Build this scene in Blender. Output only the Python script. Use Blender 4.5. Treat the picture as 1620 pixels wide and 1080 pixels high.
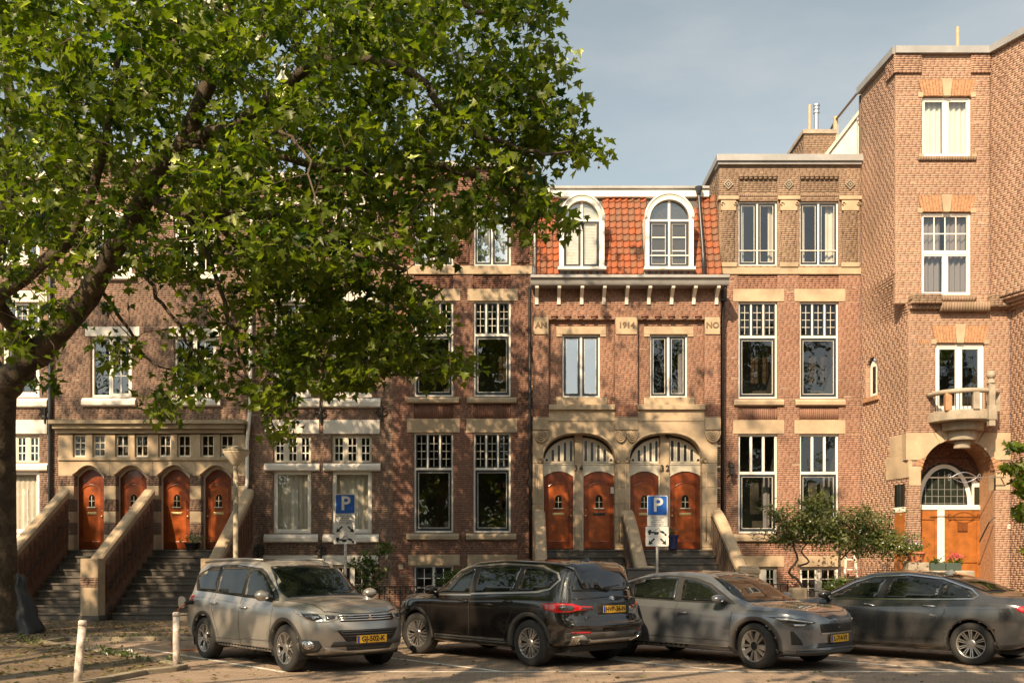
import bpy, bmesh, math, random
import numpy as np
from mathutils import Vector, Matrix
from mathutils.bvhtree import BVHTree
from mathutils.geometry import delaunay_2d_cdt

for o in list(bpy.data.objects):
    bpy.data.objects.remove(o)
SC = bpy.context.scene
COL = SC.collection
R = math.radians
PI = math.pi

# ------------------------------------------------------------------ camera
F_PX, CX, HY, EYE = 1500.0, 810.0, 890.0, 1.6      # focal length in px of a 1620 px wide frame, horizon row, eye height
cam = bpy.data.cameras.new('camera')
cam.sensor_width = 36.0
cam.lens = 36.0 * F_PX / 1620.0
cam.shift_x = 0.0
cam.shift_y = (HY - 540.0) / 1620.0                 # rising front: verticals stay vertical
cam.clip_end = 2000.0
cam_o = bpy.data.objects.new('camera', cam)
cam_o.location = (0, 0, EYE)
cam_o.rotation_euler = (R(90), 0, 0)
COL.objects.link(cam_o)
SC.camera = cam_o

# ------------------------------------------------------------------ light
SUN_TO = Vector((-0.47, -1.0, 0.90)).normalized()   # towards the sun: behind the camera, to the left
sun = bpy.data.lights.new('sun', 'SUN')
sun.energy = 5.0
sun.angle = R(0.53)
sun.color = (1.0, 0.76, 0.49)
sun_o = bpy.data.objects.new('sun', sun)
sun_o.rotation_euler = SUN_TO.to_track_quat('Z', 'Y').to_euler()
sun_o.location = (-10, -20, 30)
COL.objects.link(sun_o)

world = bpy.data.worlds.new('World')
SC.world = world
world.use_nodes = True
wn, wl = world.node_tree.nodes, world.node_tree.links
wn.clear()
sky = wn.new('ShaderNodeTexSky')
sky.sky_type = 'NISHITA'
sky.sun_disc = False
sky.sun_elevation = math.asin(SUN_TO.z)
sky.sun_rotation = math.atan2(SUN_TO.x, SUN_TO.y)
sky.air_density = 1.0
sky.dust_density = 3.0
sky.ozone_density = 1.0
hsv = wn.new('ShaderNodeHueSaturation')
hsv.inputs['Saturation'].default_value = 0.43
tint = wn.new('ShaderNodeMix'); tint.data_type = 'RGBA'; tint.blend_type = 'MULTIPLY'
tint.inputs[0].default_value = 1.0
tint.inputs[7].default_value = (0.94, 1.0, 0.93, 1)
bg = wn.new('ShaderNodeBackground'); bg.inputs[1].default_value = 0.108
wo = wn.new('ShaderNodeOutputWorld')
wl.new(sky.outputs[0], hsv.inputs['Color']); wl.new(hsv.outputs[0], tint.inputs[6])
# thin high cloud, the same all round
wtc = wn.new('ShaderNodeTexCoord'); wmp = wn.new('ShaderNodeMapping'); wmp.inputs['Scale'].default_value = (1.0, 1.0, 3.2)
wns = wn.new('ShaderNodeTexNoise'); wns.inputs['Scale'].default_value = 2.6; wns.inputs['Detail'].default_value = 7; wns.inputs['Roughness'].default_value = .55
wmr = wn.new('ShaderNodeMapRange'); wmr.inputs[1].default_value = .42; wmr.inputs[2].default_value = .75; wmr.inputs[4].default_value = .55
cmx = wn.new('ShaderNodeMix'); cmx.data_type = 'RGBA'; cmx.inputs[7].default_value = (4.2, 4.1, 4.0, 1)
wl.new(wtc.outputs['Generated'], wmp.inputs[0]); wl.new(wmp.outputs[0], wns.inputs['Vector']); wl.new(wns.outputs[0], wmr.inputs[0])
wl.new(wmr.outputs[0], cmx.inputs[0]); wl.new(tint.outputs[2], cmx.inputs[6])
wl.new(cmx.outputs[2], bg.inputs[0]); wl.new(bg.outputs[0], wo.inputs[0])

SC.view_settings.view_transform = 'Standard'
SC.view_settings.look = 'None'
SC.view_settings.exposure = 0.78
SC.view_settings.gamma = 1.0
SC.view_settings.use_curve_mapping = False
SC.render.engine = 'CYCLES'
SC.cycles.use_denoising = True
SC.cycles.max_bounces = 6
SC.cycles.diffuse_bounces = 3
SC.cycles.glossy_bounces = 4
SC.cycles.transmission_bounces = 4
SC.cycles.transparent_max_bounces = 10
SC.cycles.caustics_reflective = False
SC.cycles.caustics_refractive = False
SC.cycles.sample_clamp_indirect = 4.0

def px(x, y, Y):
    """a point seen at photo pixel (x, y) that stands Y metres away"""
    return Vector(((x - CX) * Y / F_PX, Y, EYE + (HY - y) * Y / F_PX))

# ------------------------------------------------------------------ materials
MAT = {}
def mat(name, col=(.5, .5, .5), rough=.7, metal=0.0, spec=.5, noise=None, bump=None, coat=0.0, objrand=None):
    """principled material; noise=(scale, amount, detail) varies the colour, bump=(scale, strength)"""
    if name in MAT: return MAT[name]
    m = bpy.data.materials.new(name); m.use_nodes = True
    n, l = m.node_tree.nodes, m.node_tree.links
    b = n['Principled BSDF']
    b.inputs['Roughness'].default_value = rough
    b.inputs['Metallic'].default_value = metal
    b.inputs['Specular IOR Level'].default_value = spec
    b.inputs['Coat Weight'].default_value = coat
    b.inputs['Coat Roughness'].default_value = .03
    b.inputs['Base Color'].default_value = (*col, 1)
    tc = None
    if noise or bump:
        tc = n.new('ShaderNodeTexCoord')
    src = None
    if noise:
        t = n.new('ShaderNodeTexNoise'); t.inputs['Scale'].default_value = noise[0]
        t.inputs['Detail'].default_value = noise[2] if len(noise) > 2 else 5
        t.inputs['Roughness'].default_value = .62
        l.new(tc.outputs['Object'], t.inputs['Vector'])
        cr = n.new('ShaderNodeValToRGB')
        a = noise[1]
        cr.color_ramp.elements[0].position = .28; cr.color_ramp.elements[1].position = .72
        cr.color_ramp.elements[0].color = (*[max(0, c * (1 - a)) for c in col], 1)
        cr.color_ramp.elements[1].color = (*[min(1, c * (1 + a * .75)) for c in col], 1)
        l.new(t.outputs[0], cr.inputs[0]); src = cr.outputs[0]
    if objrand:
        oi = n.new('ShaderNodeObjectInfo'); rr = n.new('ShaderNodeValToRGB')
        els = rr.color_ramp.elements
        rr.color_ramp.interpolation = 'LINEAR'
        for i, c in enumerate(objrand):
            p = i / (len(objrand) - 1)
            e = els[0] if i == 0 else (els[1] if i == len(objrand) - 1 else els.new(p))
            e.position = p; e.color = (*c, 1)
        l.new(oi.outputs['Random'], rr.inputs[0])
        if src:
            mx = n.new('ShaderNodeMix'); mx.data_type = 'RGBA'; mx.blend_type = 'MULTIPLY'
            mx.inputs[0].default_value = 1.0
            sc = n.new('ShaderNodeVectorMath'); sc.operation = 'SCALE'; sc.inputs[3].default_value = 1.0 / max(col)
            l.new(src, sc.inputs[0]); l.new(rr.outputs[0], mx.inputs[6]); l.new(sc.outputs[0], mx.inputs[7])
            src = mx.outputs[2]
        else: src = rr.outputs[0]
    if src: l.new(src, b.inputs['Base Color'])
    if bump:
        t2 = n.new('ShaderNodeTexNoise'); t2.inputs['Scale'].default_value = bump[0]; t2.inputs['Detail'].default_value = 6
        l.new(tc.outputs['Object'], t2.inputs['Vector'])
        bp = n.new('ShaderNodeBump'); bp.inputs['Strength'].default_value = bump[1]; bp.inputs['Distance'].default_value = .02
        l.new(t2.outputs[0], bp.inputs['Height']); l.new(bp.outputs[0], b.inputs['Normal'])
    MAT[name] = m
    return m

def brick_mat(name, rough=.88):
    m = bpy.data.materials.new(name); m.use_nodes = True
    n, l = m.node_tree.nodes, m.node_tree.links
    b = n['Principled BSDF']; b.inputs['Roughness'].default_value = rough
    b.inputs['Specular IOR Level'].default_value = .3
    at = n.new('ShaderNodeAttribute'); at.attribute_name = 'brick_colour'
    tc = n.new('ShaderNodeTexCoord')
    t = n.new('ShaderNodeTexNoise'); t.inputs['Scale'].default_value = .55; t.inputs['Detail'].default_value = 7; t.inputs['Roughness'].default_value = .65
    mp = n.new('ShaderNodeMapping'); mp.inputs['Scale'].default_value = (1, 1, .45)
    l.new(tc.outputs['Object'], mp.inputs[0]); l.new(mp.outputs[0], t.inputs['Vector'])
    mr = n.new('ShaderNodeMapRange'); mr.inputs[1].default_value = .3; mr.inputs[2].default_value = .7
    mr.inputs[3].default_value = .62; mr.inputs[4].default_value = 1.22
    l.new(t.outputs[0], mr.inputs[0])
    sc = n.new('ShaderNodeVectorMath'); sc.operation = 'SCALE'
    l.new(at.outputs['Color'], sc.inputs[0]); l.new(mr.outputs[0], sc.inputs[3])
    l.new(sc.outputs[0], b.inputs['Base Color'])
    t2 = n.new('ShaderNodeTexNoise'); t2.inputs['Scale'].default_value = 60
    l.new(tc.outputs['Object'], t2.inputs['Vector'])
    bp = n.new('ShaderNodeBump'); bp.inputs['Strength'].default_value = .35; bp.inputs['Distance'].default_value = .006
    l.new(t2.outputs[0], bp.inputs['Height']); l.new(bp.outputs[0], b.inputs['Normal'])
    MAT[name] = m
    return m

def glass_mat(name, refl=.25, tint=(.9, .92, .9), wob=.02):
    m = bpy.data.materials.new(name); m.use_nodes = True
    n, l = m.node_tree.nodes, m.node_tree.links
    n.clear()
    out = n.new('ShaderNodeOutputMaterial')
    tr = n.new('ShaderNodeBsdfTransparent'); tr.inputs[0].default_value = (*tint, 1)
    gl = n.new('ShaderNodeBsdfGlossy'); gl.inputs['Roughness'].default_value = .015
    gl.inputs[0].default_value = (.95, .97, 1, 1)
    lw = n.new('ShaderNodeLayerWeight'); lw.inputs[0].default_value = .5
    pw = n.new('ShaderNodeMath'); pw.operation = 'POWER'; pw.inputs[1].default_value = 4.0; l.new(lw.outputs['Facing'], pw.inputs[0])
    mr = n.new('ShaderNodeMapRange'); mr.inputs[3].default_value = refl; mr.inputs[4].default_value = .95
    l.new(pw.outputs[0], mr.inputs[0])
    mx = n.new('ShaderNodeMixShader')
    l.new(mr.outputs[0], mx.inputs[0]); l.new(tr.outputs[0], mx.inputs[1]); l.new(gl.outputs[0], mx.inputs[2])
    tc = n.new('ShaderNodeTexCoord'); t = n.new('ShaderNodeTexNoise'); t.inputs['Scale'].default_value = 1.6
    l.new(tc.outputs['Object'], t.inputs['Vector'])
    bp = n.new('ShaderNodeBump'); bp.inputs['Strength'].default_value = 1.0; bp.inputs['Distance'].default_value = wob
    l.new(t.outputs[0], bp.inputs['Height']); l.new(bp.outputs[0], gl.inputs['Normal'])
    l.new(mx.outputs[0], out.inputs[0])
    MAT[name] = m
    return m

def leaf_mat(name, ramp, trans=.45):
    m = bpy.data.materials.new(name); m.use_nodes = True
    n, l = m.node_tree.nodes, m.node_tree.links
    n.clear()
    out = n.new('ShaderNodeOutputMaterial')
    at = n.new('ShaderNodeAttribute'); at.attribute_name = 'leaf_colour'
    cr = n.new('ShaderNodeValToRGB')
    els = cr.color_ramp.elements
    for i, c in enumerate(ramp):
        p = i / (len(ramp) - 1)
        e = els[0] if i == 0 else (els[1] if i == len(ramp) - 1 else els.new(p))
        e.position = p; e.color = (*c, 1)
    l.new(at.outputs['Fac'], cr.inputs[0])
    b = n.new('ShaderNodeBsdfPrincipled'); b.inputs['Roughness'].default_value = .42
    b.inputs['Specular IOR Level'].default_value = .45
    tl = n.new('ShaderNodeBsdfTranslucent')
    l.new(cr.outputs[0], b.inputs['Base Color'])
    g = n.new('ShaderNodeMix'); g.data_type = 'RGBA'; g.blend_type = 'MULTIPLY'; g.inputs[0].default_value = 1
    g.inputs[7].default_value = (1.3, 1.42, .45, 1)
    l.new(cr.outputs[0], g.inputs[6]); l.new(g.outputs[2], tl.inputs[0])
    mx = n.new('ShaderNodeMixShader'); mx.inputs[0].default_value = trans
    l.new(b.outputs[0], mx.inputs[1]); l.new(tl.outputs[0], mx.inputs[2]); l.new(mx.outputs[0], out.inputs[0])
    MAT[name] = m
    return m

mat('mortar_tan', (.40, .265, .19), .95, noise=(3, .2), bump=(80, .3))
mat('mortar_grey', (.27, .205, .16), .95, noise=(3, .2), bump=(80, .3))
mat('mortar_light', (.32, .215, .155), .95, noise=(3, .2), bump=(80, .3))
mat('mortar_dark', (.20, .165, .135), .95, noise=(3, .25), bump=(80, .3))
brick_mat('brick')
mat('sandstone', (.43, .325, .215), .88, noise=(1.7, .33, 9), bump=(35, .25))
mat('sandstone_dark', (.36, .285, .19), .9, noise=(1.6, .35, 8), bump=(35, .3))
mat('bluestone', (.115, .10, .085), .8, noise=(4, .35, 8), bump=(40, .25))
mat('weathered_stone', (.34, .285, .22), .92, noise=(3, .35, 8), bump=(45, .4))
mat('white_paint', (.80, .75, .67), .42, noise=(1.2, .06))
mat('white_band', (.72, .66, .58), .7, noise=(2.0, .2, 8), bump=(30, .12))
mat('cream_paint', (.66, .58, .45), .5, noise=(2, .08))
mat('slate_paint', (.032, .038, .045), .35)
mat('black_iron', (.015, .014, .013), .5)
mat('zinc', (.34, .33, .32), .55, metal=.35, noise=(2, .2))
mat('lead', (.23, .235, .24), .6, metal=.2, noise=(6, .3))
mat('lead_came', (.5, .47, .40), .5)
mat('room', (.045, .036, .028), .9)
mat('curtain', (.74, .68, .60), .95, noise=(.8, .08))
mat('net_curtain', (.60, .52, .44), .95, noise=(.8, .1))
mat('grey_curtain', (.20, .18, .19), .9)
mat('blue_curtain', (.33, .36, .40), .9)
mat('door_wood', (.36, .078, .014), .30, noise=(5, .45, 9), coat=.35)
mat('oak_wood', (.34, .115, .024), .34, noise=(4, .35, 9), coat=.3)
mat('brass', (.62, .47, .22), .35, metal=.9)
mat('steel', (.6, .6, .6), .3, metal=.95)
mat('tile', (.5, .5, .5), .55, spec=.3, noise=(9, .35, 6), bump=(30, .2),
    objrand=[(.30, .075, .025), (.60, .18, .034), (.74, .27, .05), (.64, .20, .04), (.78, .31, .065), (.70, .235, .045), (.46, .125, .034), (.72, .255, .05), (.17, .09, .055)])
mat('roof_felt', (.10, .09, .08), .95)
glass_mat('glass', .10, wob=.005)
glass_mat('glass_sky', .42, wob=.004)
glass_mat('glass_lead', .05, tint=(.75, .62, .42), wob=.02)

# ------------------------------------------------------------------ mesh helpers
class MB:
    def __init__(s): s.v = []; s.f = []
    def add(s, vs, fs):
        b = len(s.v); s.v += [tuple(p) for p in vs]; s.f += [tuple(b + i for i in q) for q in fs]; return s
    def box(s, x0, x1, y0, y1, z0, z1):
        return s.add([(x0, y0, z0), (x1, y0, z0), (x1, y1, z0), (x0, y1, z0), (x0, y0, z1), (x1, y0, z1), (x1, y1, z1), (x0, y1, z1)],
                     [(0, 3, 2, 1), (4, 5, 6, 7), (0, 1, 5, 4), (1, 2, 6, 5), (2, 3, 7, 6), (3, 0, 4, 7)])
    def hexa(s, p):
        return s.add(p, [(0, 3, 2, 1), (4, 5, 6, 7), (0, 1, 5, 4), (1, 2, 6, 5), (2, 3, 7, 6), (3, 0, 4, 7)])
    def tube(s, pts, rad, n=8, cap=True):
        pts = [Vector(p) for p in pts]
        if not isinstance(rad, (list, tuple)): rad = [rad] * len(pts)
        b = len(s.v); up = None
        for i, p in enumerate(pts):
            t = (pts[min(i + 1, len(pts) - 1)] - pts[max(i - 1, 0)])
            if t.length < 1e-9: t = Vector((0, 0, 1))
            t.normalize()
            if up is None: up = t.orthogonal().normalized()
            a = (up - t * up.dot(t))
            if a.length < 1e-6: a = t.orthogonal()
            a.normalize(); up = a; c = t.cross(a)
            for k in range(n):
                q = 2 * PI * k / n
                s.v.append(tuple(p + (a * math.cos(q) + c * math.sin(q)) * rad[i]))
        for i in range(len(pts) - 1):
            for k in range(n):
                s.f.append((b + i * n + k, b + i * n + (k + 1) % n, b + (i + 1) * n + (k + 1) % n, b + (i + 1) * n + k))
        if cap:
            s.f.append(tuple(b + k for k in range(n))[::-1]); m = b + (len(pts) - 1) * n
            s.f.append(tuple(m + k for k in range(n)))
        return s
    def lathe(s, prof, c=(0, 0, 0), n=16, axis='z'):
        b = len(s.v)
        for r, h in prof:
            for k in range(n):
                q = 2 * PI * k / n
                if axis == 'z': s.v.append((c[0] + r * math.cos(q), c[1] + r * math.sin(q), c[2] + h))
                else: s.v.append((c[0] + r * math.cos(q), c[1] + h, c[2] + r * math.sin(q)))
        for i in range(len(prof) - 1):
            for k in range(n):
                s.f.append((b + i * n + k, b + i * n + (k + 1) % n, b + (i + 1) * n + (k + 1) % n, b + (i + 1) * n + k))
        s.f.append(tuple(b + k for k in range(n))[::-1]); m = b + (len(prof) - 1) * n
        s.f.append(tuple(m + k for k in range(n)))
        return s
    def ball(s, c, r, n=12, m=8, sq=(1, 1, 1)):
        return s.lathe_xyz([(r * math.sin(PI * i / m), -r * math.cos(PI * i / m)) for i in range(m + 1)], c, n, sq)
    def lathe_xyz(s, prof, c, n, sq):
        b = len(s.v)
        for q_r, h in prof:
            for k in range(n):
                q = 2 * PI * k / n
                s.v.append((c[0] + q_r * math.cos(q) * sq[0], c[1] + q_r * math.sin(q) * sq[1], c[2] + h * sq[2]))
        for i in range(len(prof) - 1):
            for k in range(n):
                s.f.append((b + i * n + k, b + i * n + (k + 1) % n, b + (i + 1) * n + (k + 1) % n, b + (i + 1) * n + k))
        return s
    def build(s, name, m, parent=None, smooth=False, bevel=0.0, inv=None):
        me = bpy.data.meshes.new(name); me.from_pydata(s.v, [], s.f)
        me.materials.append(MAT[m] if isinstance(m, str) else m)
        return link(name, me, parent, smooth, bevel, inv)

def fixn(me):
    bm = bmesh.new(); bm.from_mesh(me); bmesh.ops.recalc_face_normals(bm, faces=bm.faces); bm.to_mesh(me); bm.free()

def link(name, me, parent=None, smooth=False, bevel=0.0, inv=None):
    if smooth:
        me.polygons.foreach_set('use_smooth', [True] * len(me.polygons))
    me.update()
    o = bpy.data.objects.new(name, me)
    COL.objects.link(o)
    if parent is not None:
        o.parent = parent
        if parent.type == 'EMPTY' and parent.get('_w'):
            o.matrix_parent_inverse = Matrix.Translation(-Vector(parent.location))
    if bevel:
        md = o.modifiers.new('bevel', 'BEVEL'); md.width = bevel; md.segments = 2; md.limit_method = 'ANGLE'; md.angle_limit = R(40)
        fixn(me)
    return o

def thing(name, label, cat, loc=(0, 0, 0), group=None, world=True, rotz=0.0):
    """Empty at the base of a thing; with world=True its parts are given in world coordinates"""
    o = bpy.data.objects.new(name, None); COL.objects.link(o)
    o.location = loc; o.rotation_euler = (0, 0, rotz); o.empty_display_size = .3
    if world: o['_w'] = 1
    tag(o, label, cat, group)
    return o
def tag(o, label, cat=None, group=None):
    o['label'] = label
    if cat: o['category'] = cat
    if group: o['group'] = group
    return o
def struct(o): o['kind'] = 'structure'; return o
def stuff(o): o['kind'] = 'stuff'; return o

class PL:
    """a wall plane: u runs along the wall, d goes into the wall, z is up"""
    def __init__(s, p0, u=(1, 0)):
        s.p0 = Vector((p0[0], p0[1])); s.u = Vector(u).normalized(); s.n = Vector((s.u.y, -s.u.x))
    def P(s, u, d, z):
        q = s.p0 + s.u * u - s.n * d
        return (q.x, q.y, z)
    def box(s, mb, u0, u1, d0, d1, z0, z1):
        P = s.P
        return mb.hexa([P(u0, d0, z0), P(u1, d0, z0), P(u1, d1, z0), P(u0, d1, z0), P(u0, d0, z1), P(u1, d0, z1), P(u1, d1, z1), P(u0, d1, z1)])
    def prism(s, mb, poly, d0, d1):
        n = len(poly); P = s.P
        vs = [P(u, d0, z) for u, z in poly] + [P(u, d1, z) for u, z in poly]
        return mb.add(vs, [tuple(range(n)), tuple(range(2 * n - 1, n - 1, -1))] + [(i, i + n, (i + 1) % n + n, (i + 1) % n) for i in range(n)])

def FP(Y):
    """a plane parallel to the picture at distance Y with pixel helpers"""
    p = PL((0, Y)); k = Y / F_PX
    p.U = lambda x: (x - CX) * k
    p.Z = lambda y: EYE + (HY - y) * k
    return p

def text_part(s, size, m, parent, mtx, extrude=.004, name='lettering', spacing=1.0, line=1.0, align='CENTER', bold=0.0):
    cu = bpy.data.curves.new(name, 'FONT'); cu.body = s; cu.size = size; cu.extrude = extrude
    cu.align_x = align; cu.align_y = 'CENTER'; cu.space_character = spacing; cu.space_line = line; cu.offset = bold
    cu.resolution_u = 3
    o = bpy.data.objects.new(name, cu); COL.objects.link(o)
    dg = bpy.context.evaluated_depsgraph_get(); dg.update()
    me = bpy.data.meshes.new_from_object(o.evaluated_get(dg))
    bpy.data.objects.remove(o); bpy.data.curves.remove(cu)
    me.name = name
    me.transform(mtx)
    me.materials.clear(); me.materials.append(MAT[m] if isinstance(m, str) else m)
    return link(name, me, parent)

def facing_text(pl, u, d, z):
    """matrix for lettering that faces the viewer on a wall plane"""
    q = pl.P(u, d, z)
    return Matrix.Translation(q) @ Matrix(((pl.u.x, 0, pl.n.x, 0), (pl.u.y, 0, pl.n.y, 0), (0, 1, 0, 0), (0, 0, 0, 1)))

# ------------------------------------------------------------------ brickwork
RNG = np.random.default_rng(7)
def rect_ex(u0, u1, z0, z1):
    return (z0, z1, lambda z: (u0, u1))
def circ_ex(uc, zc, r, z0=None, z1=None, rz=None):
    rz = rz or r
    def f(z):
        t = (z - zc) / rz
        if abs(t) >= 1: return None
        h = r * math.sqrt(1 - t * t); return (uc - h, uc + h)
    return (zc - rz if z0 is None else z0, zc + rz if z1 is None else z1, f)

def free(u0, u1, z, exs):
    iv = [(u0, u1)]
    for a, b, f in exs:
        if z <= a or z >= b: continue
        q = f(z)
        if q is None: continue
        out = []
        for s, e in iv:
            if q[1] <= s or q[0] >= e: out.append((s, e)); continue
            if q[0] > s: out.append((s, q[0]))
            if q[1] < e: out.append((q[1], e))
        iv = out
    return [(s, e) for s, e in iv if e - s > .012]

def brick_mesh(name, items, palette, weights, parent, depth=.10, jit=.0009, mname='brick', jitc=.07):
    """items: list of (plane, u0, u1, z0, z1, proud); one mesh with a colour for every brick"""
    n = len(items)
    V = np.zeros((n, 8, 3))
    for i, (pl, a, b, c, e, pr) in enumerate(items):
        px0, py0, ux, uy, nx, ny = pl.p0.x, pl.p0.y, pl.u.x, pl.u.y, pl.n.x, pl.n.y
        us = (a, b, b, a, a, b, b, a); zs = (c, c, c, c, e, e, e, e); ds = (-pr, -pr, depth, depth, -pr, -pr, depth, depth)
        for k in range(8):
            V[i, k] = (px0 + ux * us[k] - nx * ds[k], py0 + uy * us[k] - ny * ds[k], zs[k])
    J = RNG.normal(0, jit, (n, 8))
    J[:, [2, 3, 6, 7]] = 0
    base = RNG.normal(0, jit, (n, 1)); J[:, [0, 1, 4, 5]] = J[:, [0, 1, 4, 5]] * .5 + base
    nv = np.array([[it[0].n.x, it[0].n.y, 0] for it in items])
    V += J[:, :, None] * nv[:, None, :]
    fb = np.array([(0, 1, 5, 4), (1, 2, 6, 5), (3, 0, 4, 7), (4, 5, 6, 7), (0, 3, 2, 1)])
    Fc = (np.arange(n)[:, None, None] * 8 + fb[None]).reshape(-1, 4)
    me = bpy.data.meshes.new(name)
    me.vertices.add(n * 8); me.vertices.foreach_set('co', V.reshape(-1))
    me.loops.add(len(Fc) * 4); me.loops.foreach_set('vertex_index', Fc.reshape(-1).astype(np.int32))
    me.polygons.add(len(Fc)); me.polygons.foreach_set('loop_start', (np.arange(len(Fc)) * 4).astype(np.int32))
    me.update(calc_edges=True)
    pal = np.array(palette); w = np.array(weights, float); w /= w.sum()
    c = pal[RNG.choice(len(pal), n, p=w)] * (1 + RNG.normal(0, jitc, (n, 1))) * (1 + RNG.normal(0, .04, (n, 3)))
    c = c * np.array((1.0, 1.0, .94)); mu = (pal * w[:, None]).sum(0) * np.array((1.0, 1.0, .94)); c = np.clip(mu + (c - mu) * .42, .012, .9)
    C4 = np.ones((n, 8, 4)); C4[:, :, :3] = c[:, None, :]
    at = me.color_attributes.new('brick_colour', 'FLOAT_COLOR', 'POINT'); at.data.foreach_set('color', C4.reshape(-1))
    me.materials.append(MAT[mname])
    o = link(name, me, parent)
    return stuff(o)

BH, BL, BJ, BV = .0625, .22, .011, .005     # course height, brick length with joint, joint
def courses(pl, u0, u1, z0, z1, exs, proud=0.0, off=0.0):
    """lay one wall in cross bond, clipped at openings and stones"""
    out = []
    k0 = int(math.floor(z0 / BH))
    k = k0
    while k * BH < z1 - .004:
        ra, rb = max(k * BH, z0), min((k + 1) * BH, z1)
        cuts = sorted({ra, rb} | {e for ex in exs for e in ex[:2] if ra + .006 < e < rb - .006})
        for a, b in zip(cuts[:-1], cuts[1:]):
            za, zb = a + BJ * .5, b - BJ * .5
            if zb - za < .008: continue
            for s, e in free(u0, u1, (a + b) / 2, exs):
                L = BL if (k % 2 == 0 or k % 6 == 1) else BL / 2
                o = off + BL * (.25 * (k % 2) + ((k * 7919) % 5) * .2)
                j = math.floor((s - o) / L)
                while o + j * L < e:
                    p, q = max(o + j * L, s), min(o + (j + 1) * L, e)
                    j += 1
                    if q - p < .022: continue
                    out.append((pl, p + (BV * .5 if p > s else 0), q - (BV * .5 if q < e else 0), za, zb, proud))
        k += 1
    return out
def soldiers(pl, u0, u1, z0, z1, w=.062, proud=0.004):
    n = max(1, round((u1 - u0) / w)); w = (u1 - u0) / n
    return [(pl, u0 + i * w + .005, u0 + (i + 1) * w - .005, z0 + .004, z1 - .004, proud) for i in range(n)]

def backing(pl, u0, u1, z0, z1, exs, m, parent, d=.0025, step=.0625):
    mb = MB()
    zs = sorted({z0, z1} | {e for ex in exs for e in ex[:2] if z0 < e < z1})
    P = pl.P
    for a, b in zip(zs[:-1], zs[1:]):
        if b - a < 1e-4: continue
        straight = True
        for ex in exs:
            if ex[0] < (a + b) / 2 < ex[1] and ex[2](a + (b - a) * .25) != ex[2](a + (b - a) * .75): straight = False
        n = 1 if straight else max(1, int((b - a) / step))
        for i in range(n):
            c, e2 = a + (b - a) * i / n, a + (b - a) * (i + 1) / n
            for s, e in free(u0, u1, (c + e2) / 2, exs):
                s, e = s + .003, e - .003
                mb.add([P(s, d, c), P(e, d, c), P(e, d, e2), P(s, d, e2), P(s, .16, c), P(e, .16, c), P(e, .16, e2), P(s, .16, e2)],
                       [(0, 1, 2, 3), (0, 3, 7, 4), (1, 5, 6, 2), (3, 2, 6, 7), (0, 4, 5, 1)])
    return mb.build('mortar_bed', m, parent)

PAL = {
 'red':   ([(.205, .098, .074), (.235, .116, .088), (.175, .082, .064), (.26, .138, .10), (.14, .075, .062)], [5, 5, 3, 2, 1]),
 'rose':  ([(.315, .170, .125), (.345, .192, .142), (.285, .150, .11), (.255, .13, .098), (.36, .218, .165)], [5, 5, 4, 2, 1]),
 'brown': ([(.215, .132, .102), (.245, .152, .117), (.18, .112, .09), (.27, .172, .132), (.145, .095, .08)], [5, 5, 4, 3, 1]),
 'umber': ([(.275, .19, .14), (.24, .162, .12), (.31, .218, .16), (.20, .138, .104), (.34, .25, .185)], [5, 5, 4, 1, 1]),
 'tan':   ([(.385, .238, .176), (.415, .26, .194), (.355, .213, .156), (.435, .287, .218), (.32, .193, .145), (.385, .257, .195)], [5, 5, 4, 2, 1, 2]),
}
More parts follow.
